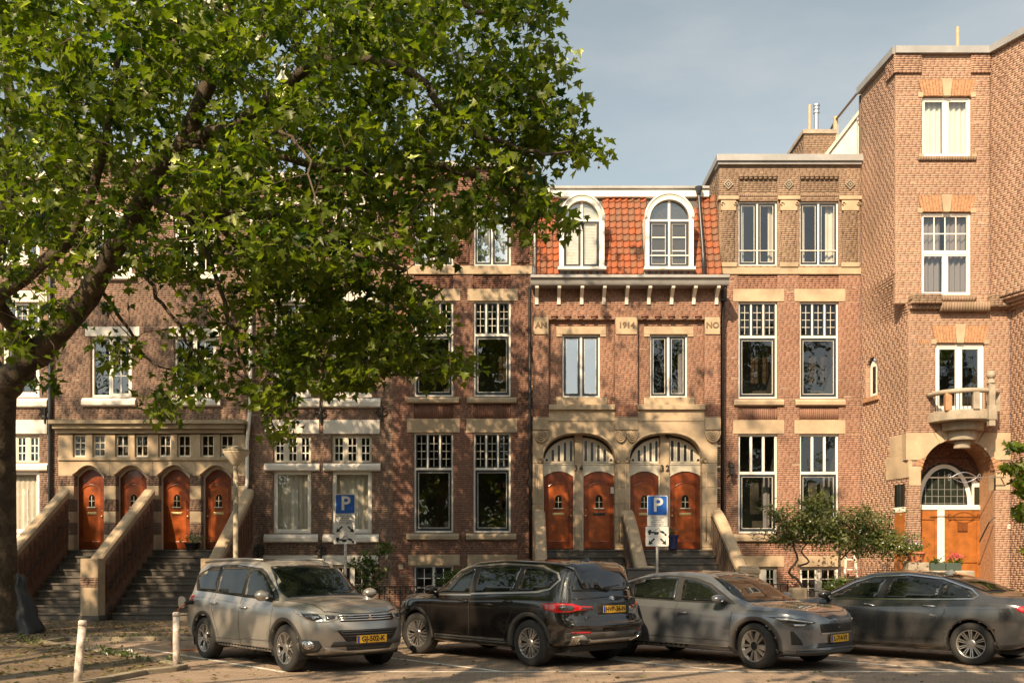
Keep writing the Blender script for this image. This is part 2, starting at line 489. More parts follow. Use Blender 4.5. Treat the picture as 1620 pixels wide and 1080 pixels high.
# ------------------------------------------------------------------ ground
def ground_mat(name, c1, c2, c3, sc=(1, 1, 1), bricks=None, rough=.92):
    m = bpy.data.materials.new(name); m.use_nodes = True
    n, l = m.node_tree.nodes, m.node_tree.links; b = n['Principled BSDF']
    b.inputs['Roughness'].default_value = rough; b.inputs['Specular IOR Level'].default_value = .25
    tc = n.new('ShaderNodeTexCoord')
    t = n.new('ShaderNodeTexNoise'); t.inputs['Scale'].default_value = .8; t.inputs['Detail'].default_value = 9; t.inputs['Roughness'].default_value = .7
    l.new(tc.outputs['Object'], t.inputs['Vector'])
    cr = n.new('ShaderNodeValToRGB'); e = cr.color_ramp.elements
    e[0].position = .30; e[0].color = (*c1, 1); e[1].position = .72; e[1].color = (*c3, 1); k = e.new(.5); k.color = (*c2, 1)
    l.new(t.outputs[0], cr.inputs[0]); src = cr.outputs[0]
    t2 = n.new('ShaderNodeTexNoise'); t2.inputs['Scale'].default_value = 45; t2.inputs['Detail'].default_value = 6
    l.new(tc.outputs['Object'], t2.inputs['Vector'])
    mr = n.new('ShaderNodeMapRange'); mr.inputs[1].default_value = .3; mr.inputs[2].default_value = .7; mr.inputs[3].default_value = .72; mr.inputs[4].default_value = 1.25
    l.new(t2.outputs[0], mr.inputs[0])
    v = n.new('ShaderNodeVectorMath'); v.operation = 'SCALE'; l.new(src, v.inputs[0]); l.new(mr.outputs[0], v.inputs[3]); src = v.outputs[0]
    h = t2.outputs[0]
    if bricks:
        bt = n.new('ShaderNodeTexBrick'); bt.inputs['Scale'].default_value = 1.0
        bt.inputs['Brick Width'].default_value = bricks[0]; bt.inputs['Row Height'].default_value = bricks[1]; bt.inputs['Mortar Size'].default_value = bricks[2]
        bt.inputs['Color1'].default_value = (.8, .8, .8, 1); bt.inputs['Color2'].default_value = (1.1, 1.05, 1, 1); bt.inputs['Mortar'].default_value = (.45, .43, .4, 1)
        l.new(tc.outputs['Object'], bt.inputs['Vector'])
        mx = n.new('ShaderNodeMix'); mx.data_type = 'RGBA'; mx.blend_type = 'MULTIPLY'; mx.inputs[0].default_value = .85
        l.new(src, mx.inputs[6]); l.new(bt.outputs[0], mx.inputs[7]); src = mx.outputs[2]
    l.new(src, b.inputs['Base Color'])
    bp = n.new('ShaderNodeBump'); bp.inputs['Strength'].default_value = .5; bp.inputs['Distance'].default_value = .012
    l.new(h, bp.inputs['Height']); l.new(bp.outputs[0], b.inputs['Normal'])
    MAT[name] = m
ground_mat('asphalt', (.225, .17, .13), (.305, .235, .18), (.385, .30, .23), bricks=(.21, .075, .006))
ground_mat('earth', (.095, .07, .048), (.155, .115, .078), (.225, .17, .115))
ground_mat('pavers', (.16, .12, .09), (.24, .185, .135), (.30, .235, .17), bricks=(.30, .30, .008))
mat('kerbstone', (.25, .21, .15), .9, noise=(3, .3, 8), bump=(30, .3))
mat('road_paint', (.62, .58, .50), .8, noise=(2.2, .45, 10))

g = MB(); g.add([(-300, -300, -.02), (300, -300, -.02), (300, 300, -.02), (-300, 300, -.02)], [(0, 1, 2, 3)])
struct(g.build('ground', 'earth'))
g = MB(); g.add([(-60, -40, 0), (60, -40, 0), (60, 19.7, 0), (-60, 19.7, 0)], [(0, 1, 2, 3)])
struct(g.build('road', 'asphalt'))
EDGE = [(-5.9, -40), (-5.7, 8), (-5.55, 12), (-5.25, 13.6), (-4.95, 14.0), (-4.92, 14.35), (-5.25, 14.75), (-9.2, 18.7), (-9.2, 19.6), (60, 19.6)]
poly = EDGE + [(60, 34), (-60, 34), (-60, -40)]
g = MB(); n = len(poly); g.add([(x, y, .05) for x, y in poly], [tuple(range(n))]); struct(g.build('pavement', 'earth'))
g = MB(); g.add([(-9.1, 19.7, .054), (60, 19.7, .054), (60, 24.6, .054), (-9.1, 24.6, .054)], [(0, 1, 2, 3)]); struct(g.build('footpath', 'pavers'))
# kerbstones, each its own piece
kerb = bpy.data.objects.new('kerb', None); COL.objects.link(kerb); struct(kerb)
pts = [Vector((x, y, 0)) for x, y in EDGE[1:]]
for a, b in zip(pts[:-1], pts[1:]):
    L = (b - a).length; nseg = max(1, int(L / .8)) 
    if a.x > -9.3 and b.x > 20: nseg = 34; b = Vector((22, 19.6, 0))
    d = (b - a) / nseg; t = d.normalized(); nn = Vector((-t.y, t.x, 0))
    for i in range(nseg):
        q0, q1 = a + d * i + t * .004, a + d * (i + 1) - t * .004
        mb = MB(); o0, o1 = nn * -.02, nn * .13
        P = [q0 + o0, q1 + o0, q1 + o1, q0 + o1]
        mb.hexa([(v.x, v.y, -.1) for v in P] + [(v.x, v.y, .075) for v in P]); mb.build('kerbstone', 'kerbstone', kerb, bevel=.012)
# painted bay lines
def ground_line(a, b, w, z=.004):
    a, b = Vector(a), Vector(b); t = (b - a).normalized(); nn = Vector((-t.y, t.x)) * (w / 2)
    g = MB(); g.add([(*(a - nn), z), (*(b - nn), z), (*(b + nn), z), (*(a + nn), z)], [(0, 1, 2, 3)]); return g.build('bay_line', 'road_paint')
dirc = Vector((math.cos(R(47)), -math.sin(R(47))))
for i in range(5):
    c = Vector((-5.4 + 3.45 * i + (0 if i else .2), 15.9))
    struct(ground_line(c - dirc * 2.6, c + dirc * 2.75, .10))
struct(ground_line((-2.3, 13.95), (14, 13.95), .10, .0045))
# ------------------------------------------------------------------ windows, doors, stones
rnd = random.Random(11)
def light(pl, win, u0, u1, z0, z1, gx=1, gy=1, sw=.035, sm='white_paint', bw=.018, d=.11, glass='glass', bars='lead_came', bead=None):
    """one glazed light: sash, pane and glazing bars, as sub-parts of a window"""
    if sw > 0:
        mb = MB()
        pl.box(mb, u0, u0 + sw, d - .02, d + .03, z0, z1); pl.box(mb, u1 - sw, u1, d - .02, d + .03, z0, z1)
        pl.box(mb, u0 + sw, u1 - sw, d - .019, d + .029, z0, z0 + sw * 1.25); pl.box(mb, u0 + sw, u1 - sw, d - .019, d + .029, z1 - sw, z1)
        mb.build('sash', sm, win)
    a, b, c, e = u0 + sw, u1 - sw, z0 + sw * 1.25, z1 - sw
    if bead:
        mb = MB(); t = bead
        pl.box(mb, a, a + t, d - .012, d + .006, c, e); pl.box(mb, b - t, b, d - .012, d + .006, c, e)
        pl.box(mb, a + t, b - t, d - .011, d + .005, c, c + t); pl.box(mb, a + t, b - t, d - .011, d + .005, e - t, e)
        mb.build('glazing_bead', 'white_paint', win)
    t1, t2 = rnd.uniform(-.004, .004), rnd.uniform(-.004, .004)
    mb = MB()
    mb.add([pl.P(a - .004, d + .012 + t1, c - .004), pl.P(b + .004, d + .012 - t1, c - .004), pl.P(b + .004, d + .012 - t1 + t2, e + .004), pl.P(a - .004, d + .012 + t1 + t2, e + .004)], [(0, 1, 2, 3)])
    mb.build('pane', glass, win)
    if gx * gy > 1:
        mb = MB()
        for i in range(1, gx):
            u = a + (b - a) * i / gx; pl.box(mb, u - bw / 2, u + bw / 2, d - .006, d + .004, c, e)
        for i in range(1, gy):
            z = c + (e - c) * i / gy; pl.box(mb, a, b, d - .0055, d + .0035, z - bw / 2, z + bw / 2)
        mb.build('glazing_bar', bars, win)

def curtain(pl, win, u0, u1, z0, z1, m='curtain', d=.30, waves=None, amp=.03, gather=0.0):
    n = max(8, int((u1 - u0) / .025)); mb = MB(); waves = waves or (u1 - u0) / .14
    ph = rnd.uniform(0, 6); rows = 5
    for j in range(rows + 1):
        t = j / rows; z = z1 + (z0 - z1) * t
        for i in range(n + 1):
            s = i / n
            u = u0 + (u1 - u0) * s
            mb.v.append(pl.P(u, d + amp * math.sin(waves * 2 * PI * s + ph + .7 * math.sin(5 * s)) * (.6 + .4 * t), z))
    for j in range(rows):
        for i in range(n):
            a = j * (n + 1) + i; mb.f.append((a, a + 1, a + n + 2, a + n + 1))
    mb.build('curtain', m, win, smooth=True)

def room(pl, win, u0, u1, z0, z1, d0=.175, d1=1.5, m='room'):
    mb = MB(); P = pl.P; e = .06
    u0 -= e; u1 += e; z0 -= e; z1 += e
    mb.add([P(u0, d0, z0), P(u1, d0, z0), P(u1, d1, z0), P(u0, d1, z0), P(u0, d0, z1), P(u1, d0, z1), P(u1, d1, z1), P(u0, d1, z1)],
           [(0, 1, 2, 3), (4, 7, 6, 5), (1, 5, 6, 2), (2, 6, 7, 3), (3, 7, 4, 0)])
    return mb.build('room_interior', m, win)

def window(H, pl, u0, u1, z0, z1, lights, mull=(), fw=.055, fm='white_paint', fd=(.075, .165), name='window', glass_room=True):
    """outer frame as the window mesh; its lights, curtains and room hang below it. lights: dicts in fractions of the opening"""
    mb = MB()
    pl.box(mb, u0, u0 + fw, fd[0], fd[1], z0, z1); pl.box(mb, u1 - fw, u1, fd[0], fd[1], z0, z1)
    pl.box(mb, u0 + fw, u1 - fw, fd[0] + .001, fd[1] - .001, z1 - fw, z1); pl.box(mb, u0 + fw, u1 - fw, fd[0] - .006, fd[1] - .001, z0, z0 + fw)
    for (a, b, c, e) in mull: pl.box(mb, a, b, fd[0] + .003, fd[1] - .003, c, e)
    w = mb.build(name, fm, H, bevel=.006)
    for L in lights:
        L = dict(L); q = L.pop('r'); light(pl, w, *q, **L)
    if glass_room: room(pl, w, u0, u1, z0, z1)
    return w

def win_transom(H, pl, u0, u1, z0, z1, zt, n=3, gx=1, gy=1, glass_low='glass', dark=True, fw=.055, up_sash='white_paint', curt=None, glass_up='glass', lowsash='slate_paint'):
    """tall window: a row of small lights over one big pane"""
    tw = .07; a, b = u0 + fw, u1 - fw
    mull = [(a, b, zt - tw / 2, zt + tw / 2)]
    ls = []
    g = .05; wv = (b - a - g * (n - 1)) / n
    for i in range(n):
        x0 = a + i * (wv + g)
        if i: mull.append((x0 - g, x0, zt + tw / 2, z1 - fw))
        ls.append(dict(r=(x0, x0 + wv, zt + tw / 2, z1 - fw), gx=gx, gy=gy, sw=.035 if gx > 1 else .012, sm='slate_paint' if gx > 1 else 'white_paint', bw=.02, glass=glass_up))
    ls.append(dict(r=(a, b, z0 + fw, zt - tw / 2), sw=.07, sm=lowsash, glass=glass_low, bead=.013 if lowsash != 'white_paint' else None))
    w = window(H, pl, u0, u1, z0, z1, ls, mull, fw)
    if curt: curt(w)
    return w

def win_case(H, pl, u0, u1, z0, z1, n=2, gx=1, gy=1, sash='slate_paint', glass='glass', fw=.05, fm='white_paint', bead=.016, bar_z=None, bars='white_paint', gap=.05, name='window', bw=.022):
    a, b = u0 + fw, u1 - fw; wv = (b - a - gap * (n - 1)) / n; ls = []; mull = []
    for i in range(n):
        x0 = a + i * (wv + gap)
        if i: mull.append((x0 - gap, x0, z0 + fw, z1 - fw))
        ls.append(dict(r=(x0, x0 + wv, z0 + fw, z1 - fw), gx=gx, gy=gy, sw=.06 if bead else .045, sm=sash, glass=glass, bars=bars, bw=bw, bead=bead and .012))
    if bar_z: mull.append((a, b, bar_z - .012, bar_z + .012))
    return window(H, pl, u0, u1, z0, z1, ls, mull, fw, fm, name=name)

def stone(H, pl, u0, u1, z0, z1, proud=.02, m='sandstone', name='stone_block', ex=None, depth=.12, bevel=.01):
    mb = MB(); pl.box(mb, u0, u1, -proud, depth, z0, z1)
    if ex is not None: ex.append(rect_ex(u0, u1, z0, z1))
    return mb.build(name, m, H, bevel=bevel)

def sill(H, pl, u0, u1, z0, z1, proud=.09, m='sandstone', ex=None, name='window_sill'):
    """sloping stone sill with a drip nose"""
    mb = MB(); h = z1 - z0
    prof = [(.16, z1), (-proud * .2, z1 - h * .12), (-proud, z1 - h * .45), (-proud, z0 + h * .12), (-proud * .6, z0), (.12, z0)]
    n = len(prof)
    vs = [pl.P(u0, d, z) for d, z in prof] + [pl.P(u1, d, z) for d, z in prof]
    mb.add(vs, [tuple(range(n)), tuple(range(2 * n - 1, n - 1, -1))] + [(i, (i + 1) % n, (i + 1) % n + n, i + n) for i in range(n)])
    if ex is not None: ex.append(rect_ex(u0, u1, z0, z1 - h * .1))
    return mb.build(name, m, H, bevel=.006)

def door(H, pl, u0, u1, z0, z1, rise, d=.2, m='door_wood', pane='glass_lead', knob=1, letter='brass', number_plate=False):
    """panelled door with a segmental head, a leaded peep window, letter box and knob"""
    def arch(a, b, zz, rs, n=10):
        return [(a + (b - a) * i / n, zz + rs * (1 - (2 * i / n - 1) ** 2)) for i in range(n + 1)]
    w = u1 - u0
    leaf = [(u0, z0), (u1, z0)] + arch(u0, u1, z1 - rise, rise)[::-1]
    mb = MB(); pl.prism(mb, leaf, d, d + .05)
    D = mb.build('door', m, H)
    mb = MB()
    s = w * .17
    # stiles and rails, proud of the panel
    pl.box(mb, u0 + .004, u0 + s, d - .022, d + .002, z0 + .004, z1 - rise * .78); pl.box(mb, u1 - s, u1 - .004, d - .022, d + .002, z0 + .004, z1 - rise * .78)
    pl.box(mb, u0 + s, u1 - s, d - .021, d + .002, z0 + .004, z0 + .24)
    zt = z1 - rise - .16
    top = [(u0 + s, zt - .10), (u0 + s, z1 - rise * .60)] + [(u, z) for u, z in arch(u0 + .01, u1 - .01, z1 - rise, rise * .97) if u0 + s < u < u1 - s] + [(u1 - s, z1 - rise * .60), (u1 - s, zt - .10)] + arch(u0 + s, u1 - s, zt - .10, .11)[::-1][1:-1]
    pl.prism(mb, top, d - .021, d + .002)
    mb.build('door_frame_rail', 'door_rail', D, bevel=.008)
    mb = MB(); pts = [pl.P(u, d - .026, z) for u, z in arch(u0 + s, u1 - s, zt - .13, .11)]
    mb.tube(pts, .012, 5); mb.build('moulding', 'door_wood', D)
    uc = (u0 + u1) / 2; zc = z0 + (z1 - z0) * .60; pw, ph = w * .11, .16
    pk = [(uc - pw, zc - ph), (uc + pw, zc - ph)] + [(uc + pw * math.cos(q), zc + ph * .6 + pw * 1.3 * math.sin(q)) for q in [PI * i / 8 for i in range(9)]]
    mb = MB(); pl.prism(mb, pk, d - .012, d + .01); mb.build('peep_pane', 'glass_dark', D)
    mb = MB(); pl.box(mb, uc - pw * 1.5, uc + pw * 1.5, d - .045, d, zc - ph - .035, zc - ph - .005)
    pl.box(mb, uc - .007, uc + .007, d - .018, d, zc - ph, zc + ph); pl.box(mb, uc - pw, uc + pw, d - .017, d, zc + .01, zc + .022)
    mb.build('peep_sill', 'cream_paint', D)
    zl = z0 + (z1 - z0) * .435
    mb = MB(); pl.box(mb, uc - w * .19, uc + w * .19, d - .02, d, zl, zl + .075); pl.box(mb, uc - w * .15, uc + w * .15, d - .028, d - .018, zl + .02, zl + .055)
    mb.build('letter_box', letter, D, bevel=.004)
    ku = u1 - .07 if knob > 0 else u0 + .07
    mb = MB(); q = pl.P(ku, d - .05, z0 + 1.0); mb.ball(q, .035, 10, 6); q2 = pl.P(ku, d - .03, z0 + 1.18); mb.ball(q2, .02, 8, 6)
    q3 = pl.P(ku, d, z0 + 1.0); mb.tube([q, q3], .012, 6)
    mb.build('door_knob', 'brass', D, smooth=True)
    return D

mat('glass_lead_dark', (.05, .04, .03), .2)
mat('glass_green', (.022, .028, .02), .12, noise=(9,.5))
mat('letter_brown', (.17, .115, .07), .9)  # dark brown of the lettering on the date stones
mat('door_rail', (.21, .042, .009), .28, noise=(5, .4, 9), coat=.4)
mat('glass_dark', (.012, .014, .012), .06, spec=.8)
mat('wall_side', (.20, .13, .09), .9, noise=(2, .25), bump=(30, .3))

def shell(H, x0, x1, y0, y1, z0, z1, roof='roof_felt', wall='wall_side'):
    mb = MB(); mb.box(x0, x0 + .1, y0, y1, z0, z1); mb.box(x1 - .1, x1, y0, y1, z0, z1); mb.box(x0 + .1, x1 - .1, y1 - .1, y1, z0, z1)
    mb.build('rear_wall', wall, H)
    mb = MB(); mb.box(x0 + .1, x1 - .1, y0, y1 - .1, z1 - .15, z1 - .02); mb.build('flat_roof', roof, H)

def pipe(H, pts, r=.045, m='black_iron', name='drain_pipe', n=8):
    return MB().tube(pts, r, n).build(name, m, H, smooth=True)

# ================================================================== house F: tall brick house right of the arched doors
YF = 28.8
p = FP(YF); U, Z = p.U, p.Z
HF = thing('brick_house', 'tall brick house with ionic pilasters and carved parapet, left of the corner tower house', 'house', (U(1250), YF, 0), 'row houses')
ex = []; it_red = []; it_um = []
f0, f1 = U(1138), U(1362); ztop = Z(258)
cols = [(1168, 1230), (1265, 1327)]
for i, (a, b) in enumerate(cols):
    a, b = U(a), U(b)
    # basement
    ex.append(rect_ex(a + (.35 if i == 0 else 0), b, Z(950), Z(896)))
    w = win_case(HF, p, a + (.35 if i == 0 else 0), b, Z(950), Z(896), 2, 2, 3, sash='white_paint', bead=None, gap=.12)
    stone(HF, p, a - .10, b + .20, Z(896), Z(879), .02, name='lintel', ex=ex)
    # ground floor
    ex.append(rect_ex(a, b, Z(843), Z(686)))
    def cu(w, a=a, b=b):
        curtain(p, w, b - .28, b - .08, Z(838), Z(750), 'grey_curtain', .6)
    win_transom(HF, p, a, b, Z(843), Z(686), Z(748), 3, curt=cu)
    stone(HF, p, a - .16, b + .20, Z(686), Z(664), .02, name='lintel', ex=ex)
    sill(HF, p, a - .14, b + .18, Z(857), Z(843), ex=ex)
    # panels, first floor
    stone(HF, p, a - .16, b + .20, Z(477), Z(457), .02, name='lintel', ex=ex)
    ex.append(rect_ex(a, b, Z(630), Z(477)))
    def cu2(w, a=a, b=b):
        curtain(p, w, a + .1, a + .22, Z(627), Z(535), 'grey_curtain', .5)
    win_transom(HF, p, a, b, Z(630), Z(477), Z(532), 3, 2, 4, curt=cu2, glass_up='glass_lead')
    sill(HF, p, a - .14, b + .18, Z(642), Z(630), ex=ex)
    it_red += soldiers(p, a, b, Z(664), Z(642), proud=-.035); ex.append(rect_ex(a, b, Z(664), Z(642)))
    it_red += courses(p, a, b, Z(457), Z(434), [], -.035); ex.append(rect_ex(a, b, Z(457), Z(434)))
    # top floor
    ex.append(rect_ex(a, b, Z(420), Z(318)))
    w = win_case(HF, p, a, b, Z(420), Z(318), 2, 1, 1, bar_z=Z(395), glass='glass')
    curtain(p, w, a + .08, a + .22, Z(416), Z(322), 'curtain', .28); curtain(p, w, b - .22 - .1 * i, b - .08, Z(416), Z(322), 'net_curtain', .28)
    # sunk parapet panel with brick teeth
    pa, pb, pc, pe = a + .02, b - .0, Z(312), Z(277)
    ex.append(rect_ex(pa, pb, pc, pe))
    it_um += courses(p, pa, pb, pc + .12, pe - .13, [], -.05); it_um += soldiers(p, pa, pb, pc, pc + .12, proud=.0)
    for k in range(8):
        uu = pa + (pb - pa) * (k + .5) / 8
        it_um += [(p, uu - .05, uu + .05, pe - .12, pe - .065, .02), (p, uu - .065, uu + .065, pe - .062, pe - .004, .035)]
stone(HF, p, f0 + .02, f1, Z(434), Z(423), .035, name='stone_band', ex=ex)
for i, (a, b) in enumerate([(1137, 1167), (1231, 1264), (1328, 1361)]):
    a, b = U(a), U(b); m_ = (a + b) / 2
    # pilaster shaft, base and scrolled capital
    it_um += courses(p, a + .1, b - .1, Z(416), Z(334), [], .045); ex.append(rect_ex(a + .1, b - .1, Z(416), Z(334)))
    stone(HF, p, a + .04, b - .04, Z(423), Z(416), .07, name='pilaster_base', ex=ex)
    stone(HF, p, a - .02, b + .02, Z(317), Z(311), .09, name='capital_slab', ex=ex)
    stone(HF, p, a + .06, b - .06, Z(334), Z(317), .06, name='capital', ex=ex)
    for s in (a + .09, b - .09):
        mb = MB()
        pts = [p.P(s + (.075 - .011 * q) * math.cos(q * .8), -.075 - .004 * q, Z(324) + (.075 - .011 * q) * math.sin(q * .8)) for q in np.linspace(0, 6.2, 26)]
        mb.tube(pts, .016, 6); mb.build('scroll', 'sandstone', HF, smooth=True)
    # carved diamond above
    zc = Z(292); r_ = .155
    mb = MB()
    for (ra, rb, pr) in ((r_, r_ * .72, .04), (r_ * .48, r_ * .2, .045)):
        for q in range(4):
            c0, c1 = q * PI / 2, (q + 1) * PI / 2
            A, B = (math.cos(c0), math.sin(c0)), (math.cos(c1), math.sin(c1))
            p.prism(mb, [(m_ + ra * A[0], zc + ra * A[1]), (m_ + ra * B[0], zc + ra * B[1]), (m_ + rb * B[0], zc + rb * B[1]), (m_ + rb * A[0], zc + rb * A[1])], -pr, .0)
    mb.build('carved_diamond', 'weathered_stone', HF)
it_red += courses(p, f0, f1, 0, Z(423), ex)
it_um += courses(p, f0, f1, Z(423), ztop, ex)
exh = [e for e in ex]
hol = [rect_ex(U(a), U(b), Z(c), Z(d)) for a, b in cols for c, d in ((950, 896), (843, 686), (630, 477), (420, 318))]
backing(p, f0, f1, 0, ztop, hol, 'mortar_light', HF, d=.06)
backing(p, f0 + .001, f1 - .001, 0, ztop, ex, 'mortar_light', HF)
brick_mesh('bricks', it_red, *PAL['rose'], HF); brick_mesh('bricks', it_um, *PAL['umber'], HF)
# coping with moulding and left return
mb = MB(); p.box(mb, f0 - .10, f1 + .02, -.16, .5, Z(257.5), Z(247)); p.box(mb, f0 - .06, f1, -.10, .4, Z(262), Z(257.5))
mb.build('coping', 'zinc', HF, bevel=.01)
flank = PL((f0, YF + 4.0), (0, -1))      # the side that rises above the tiled roof
brick_mesh('bricks', courses(flank, 0, 4.0, Z(480), ztop, []), *PAL['umber'], HF)
mb = MB(); mb.box(f0 + .002, f0 + .2, YF + .1, YF + 4.0, Z(480), ztop); mb.build('side_wall', 'mortar_light', HF)
mb = MB(); mb.box(f0 - .099, f0 + .35, YF + .5, YF + 4.0, Z(257.5), Z(247)); mb.build('coping', 'zinc', HF, bevel=.01)
shell(HF, f0 + .2, f1, YF + .3, YF + 9, 0, ztop)
# black wall lantern
lu, lz = U(1155), Z(742)
mb = MB(); mb.tube([p.P(lu, 0, lz - .05), p.P(lu, -.22, lz + .1), p.P(lu, -.24, lz + .14)], .014, 6)
mb.box(lu - .06, lu + .06, YF - .31, YF - .19, lz - .18, lz + .04); mb.lathe([(.11, 0), (.05, .08), (.015, .12)], (lu, YF - .25, lz + .04), 8); mb.lathe([(.02, 0), (.06, .05)], (lu, YF - .25, lz - .24), 8)
mb.tube([p.P(lu - .09, -.02, lz - .25), p.P(lu + .05, -.03, lz - .05), p.P(lu - .05, -.03, lz + .12), p.P(lu, -.02, lz + .24)], .014, 5)
mb.build('wall_lantern', 'black_iron', HF)

# chimney stack with a steel flue, white gable and roof terrace railing behind the parapet
p2 = FP(YF + 3.2)
CH = thing('chimney_stack', 'brick chimney with shiny steel flue on the flat roof', 'chimney', (p2.U(1297), YF + 3.2, ztop - .1))
a, b = p2.U(1272), p2.U(1322); zc0, zc1 = ztop - .1, p2.Z(212)
ch_it = []
front = PL((0, YF + 3.2)); left = PL((a, YF + 5.2), (0, -1)); right = PL((b, YF + 3.2), (0, 1))
ch_it += courses(front, a, b, zc0, zc1, [])
ch_it += courses(left, 0, 2.0, zc0, zc1, []) + courses(right, 0, 2.0, zc0, zc1, [])
brick_mesh('bricks', ch_it, *PAL['umber'], CH)
mb = MB(); mb.box(a + .01, b - .01, YF + 3.21, YF + 5.19, zc0, zc1 - .01); mb.build('mortar_bed', 'mortar_light', CH)
mb = MB(); mb.box(a - .05, b + .05, YF + 3.15, YF + 5.25, zc1, zc1 + .14); mb.build('chimney_cap', 'weathered_stone', CH, bevel=.01)
cu_, cy_ = p2.U(1299), YF + 3.7
MB().lathe([(.12, 0), (.10, .2), (.085, .22)], (cu_, cy_, zc1 + .14), 14).build('flue_collar', mat('terracotta', (.42, .15, .07), .8, noise=(6, .3)), CH, smooth=True)
MB().lathe([(.078, 0), (.078, .56), (.11, .565), (.11, .62), (.08, .625), (.08, .70), (.11, .705), (.11, .74), (.08, .75), (.085, .80), (.12, .81), (.12, .86), (.05, .90)], (cu_, cy_, zc1 + .36), 16).build('flue', 'steel', CH)
GB = thing('white_gable', 'white rendered gable with sloping cream edge behind the parapet', 'gable', (p2.U(1345), YF + 2.4, ztop - .1))
pg = FP(YF + 2.4)
mb = MB(); pg.prism(mb, [(pg.U(1305), ztop - .1), (pg.U(1305), pg.Z(247)), (pg.U(1361), pg.Z(176)), (pg.U(1367), pg.Z(176)), (pg.U(1367), ztop - .1)], 0, 2.0)
mb.build('render_wall', 'white_band', GB)
mb = MB(); pg.prism(mb, [(pg.U(1302), pg.Z(247)), (pg.U(1360), pg.Z(173)), (pg.U(1360), pg.Z(179)), (pg.U(1306), pg.Z(249))], -.08, .3)
mb.build('gable_edge', 'cream_paint', GB)
mb = MB(); mb.tube([pg.P(pg.U(1355.5), -.04, ztop), pg.P(pg.U(1355.5), -.04, pg.Z(184))], .02, 6); mb.build('drain_pipe', 'zinc', GB)
RL = thing('terrace_railing', 'roof terrace railing with wooden posts above the white gable', 'railing', (11.2, YF + 3, 11))
q0, q1, q2 = Vector((10.55, 33.6, 16.65)), Vector((11.05, 31.0, 16.75)), Vector((11.35, 28.9, 16.75))
# a level deck rail that climbs in the picture only because it comes closer
def rail_pt(x, y, Y): return px(x, y, Y)
ra, rb, rc = px(1311, 212, 34.5), px(1322, 190, 33.0), px(1372, 128, 30.4)
MB().tube([ra, rb, rc], .04, 6).build('hand_rail', mat('rail_wood', (.20, .13, .08), .8), RL)
MB().tube([ra - Vector((0, 0, .85)), rb - Vector((0, 0, .9)), rc - Vector((0, 0, .95))], .02, 6).build('bottom_rail', 'black_iron', RL)
for t in np.linspace(0, 1, 22):
    q = rb.lerp(rc, t); MB().tube([q, q - Vector((0, 0, .92))], .008, 4).build('baluster', 'steel', RL)
for q in (rb, px(1364, 138, 30.7)):
    MB().box(q.x - .07, q.x + .07, q.y - .07, q.y + .07, q.z - 1.5, q.z + .1).build('wooden_post', mat('post_wood', (.50, .38, .24), .8, noise=(4, .2)), RL)
for (x_, yt, yb, Y_, lab) in ((1281, 166, 262, 33.0, 'thin pale wooden pole left of the chimney'), (1515, 43, 85, 29.0, 'thin pale wooden pole on the corner tower roof')):
    q, q2 = px(x_, yt, Y_), px(x_, yb, Y_)
    o = MB().tube([q2 - Vector((0, 0, .6)), q], [.055, .045], 8).build('roof_pole', 'post_wood'); tag(o, lab, 'pole')

# ================================================================== house E: mansard roof, twin arches, four doors
YE = 28.3
p = FP(YE); U, Z = p.U, p.Z
HE = thing('brick_house', 'brick house dated 1914 with orange tiled mansard and twin arched entrances', 'house', (U(990), YE, 0), 'row houses')
ex = []; it = []
e0, e1 = U(843), U(1140)
THR = 2.0                     # threshold height of the front doors
zst = Z(640)                  # top of the stone storey
# upper storey
bays = [(868, 973, 890, 950), (1009, 1115, 1029, 1089)]
for i, (a, b, wa, wb) in enumerate(bays):
    a, b, wa, wb = U(a), U(b), U(wa), U(wb)
    pr = PL((0, YE + .14))    # recessed bay
    pr.U, pr.Z = p.U, p.Z
    hole = rect_ex(wa, wb, Z(627), Z(527))
    exb = [hole]
    st = [(wa - .18, wb + .18, Z(527), Z(514))]
    mb = MB(); pr.box(mb, wa - .18, wb + .18, -.03, .12, Z(527), Z(515)); pr.box(mb, wa - .18, wa - .0, -.029, .12, Z(531), Z(527)); pr.box(mb, wb, wb + .18, -.029, .12, Z(531), Z(527))
    mb.build('lintel', 'sandstone', HE, bevel=.01); exb.append(rect_ex(wa - .18, wb + .18, Z(527), Z(515)))
    stone(HE, pr, wa - .18, wb + .20, Z(640), Z(627), .05, name='window_sill', ex=exb)
    brick_mesh('bricks', courses(pr, a, b, zst, Z(505), exb), *PAL['rose'], HE)
    backing(pr, a, b, zst, Z(505), exb, 'mortar_light', HE)
    mb = MB(); P_ = p.P
    mb.add([P_(a, 0, zst), P_(a, .16, zst), P_(a, .16, Z(505)), P_(a, 0, Z(505))], [(0, 1, 2, 3)])
    mb.build('reveal', 'mortar_light', HE)
    w = win_case(HE, pr, wa, wb, Z(627), Z(527), 2, 1, 1, glass='glass_sky' if i == 0 else 'glass', fw=.05, bead=.018, gap=.07)
    curtain(pr, w, wb - .2, wb - .07, Z(622), Z(530), 'grey_curtain', .5) if i else None
    # corbelled teeth above the recessed bay
    tt = []
    for k in range(5):
        uu = a + (b - a) * (k + .5) / 5 - (.0 if i else .03)
        tt += [(p, uu - .06, uu + .06, Z(505) - .005, Z(505) + .06, .03), (p, uu - .10, uu + .10, Z(505) + .066, Z(505) + .12, .05)]
    brick_mesh('corbel_bricks', tt, *PAL['red'], HE)
    ex.append(rect_ex(a, b, zst, Z(505)))
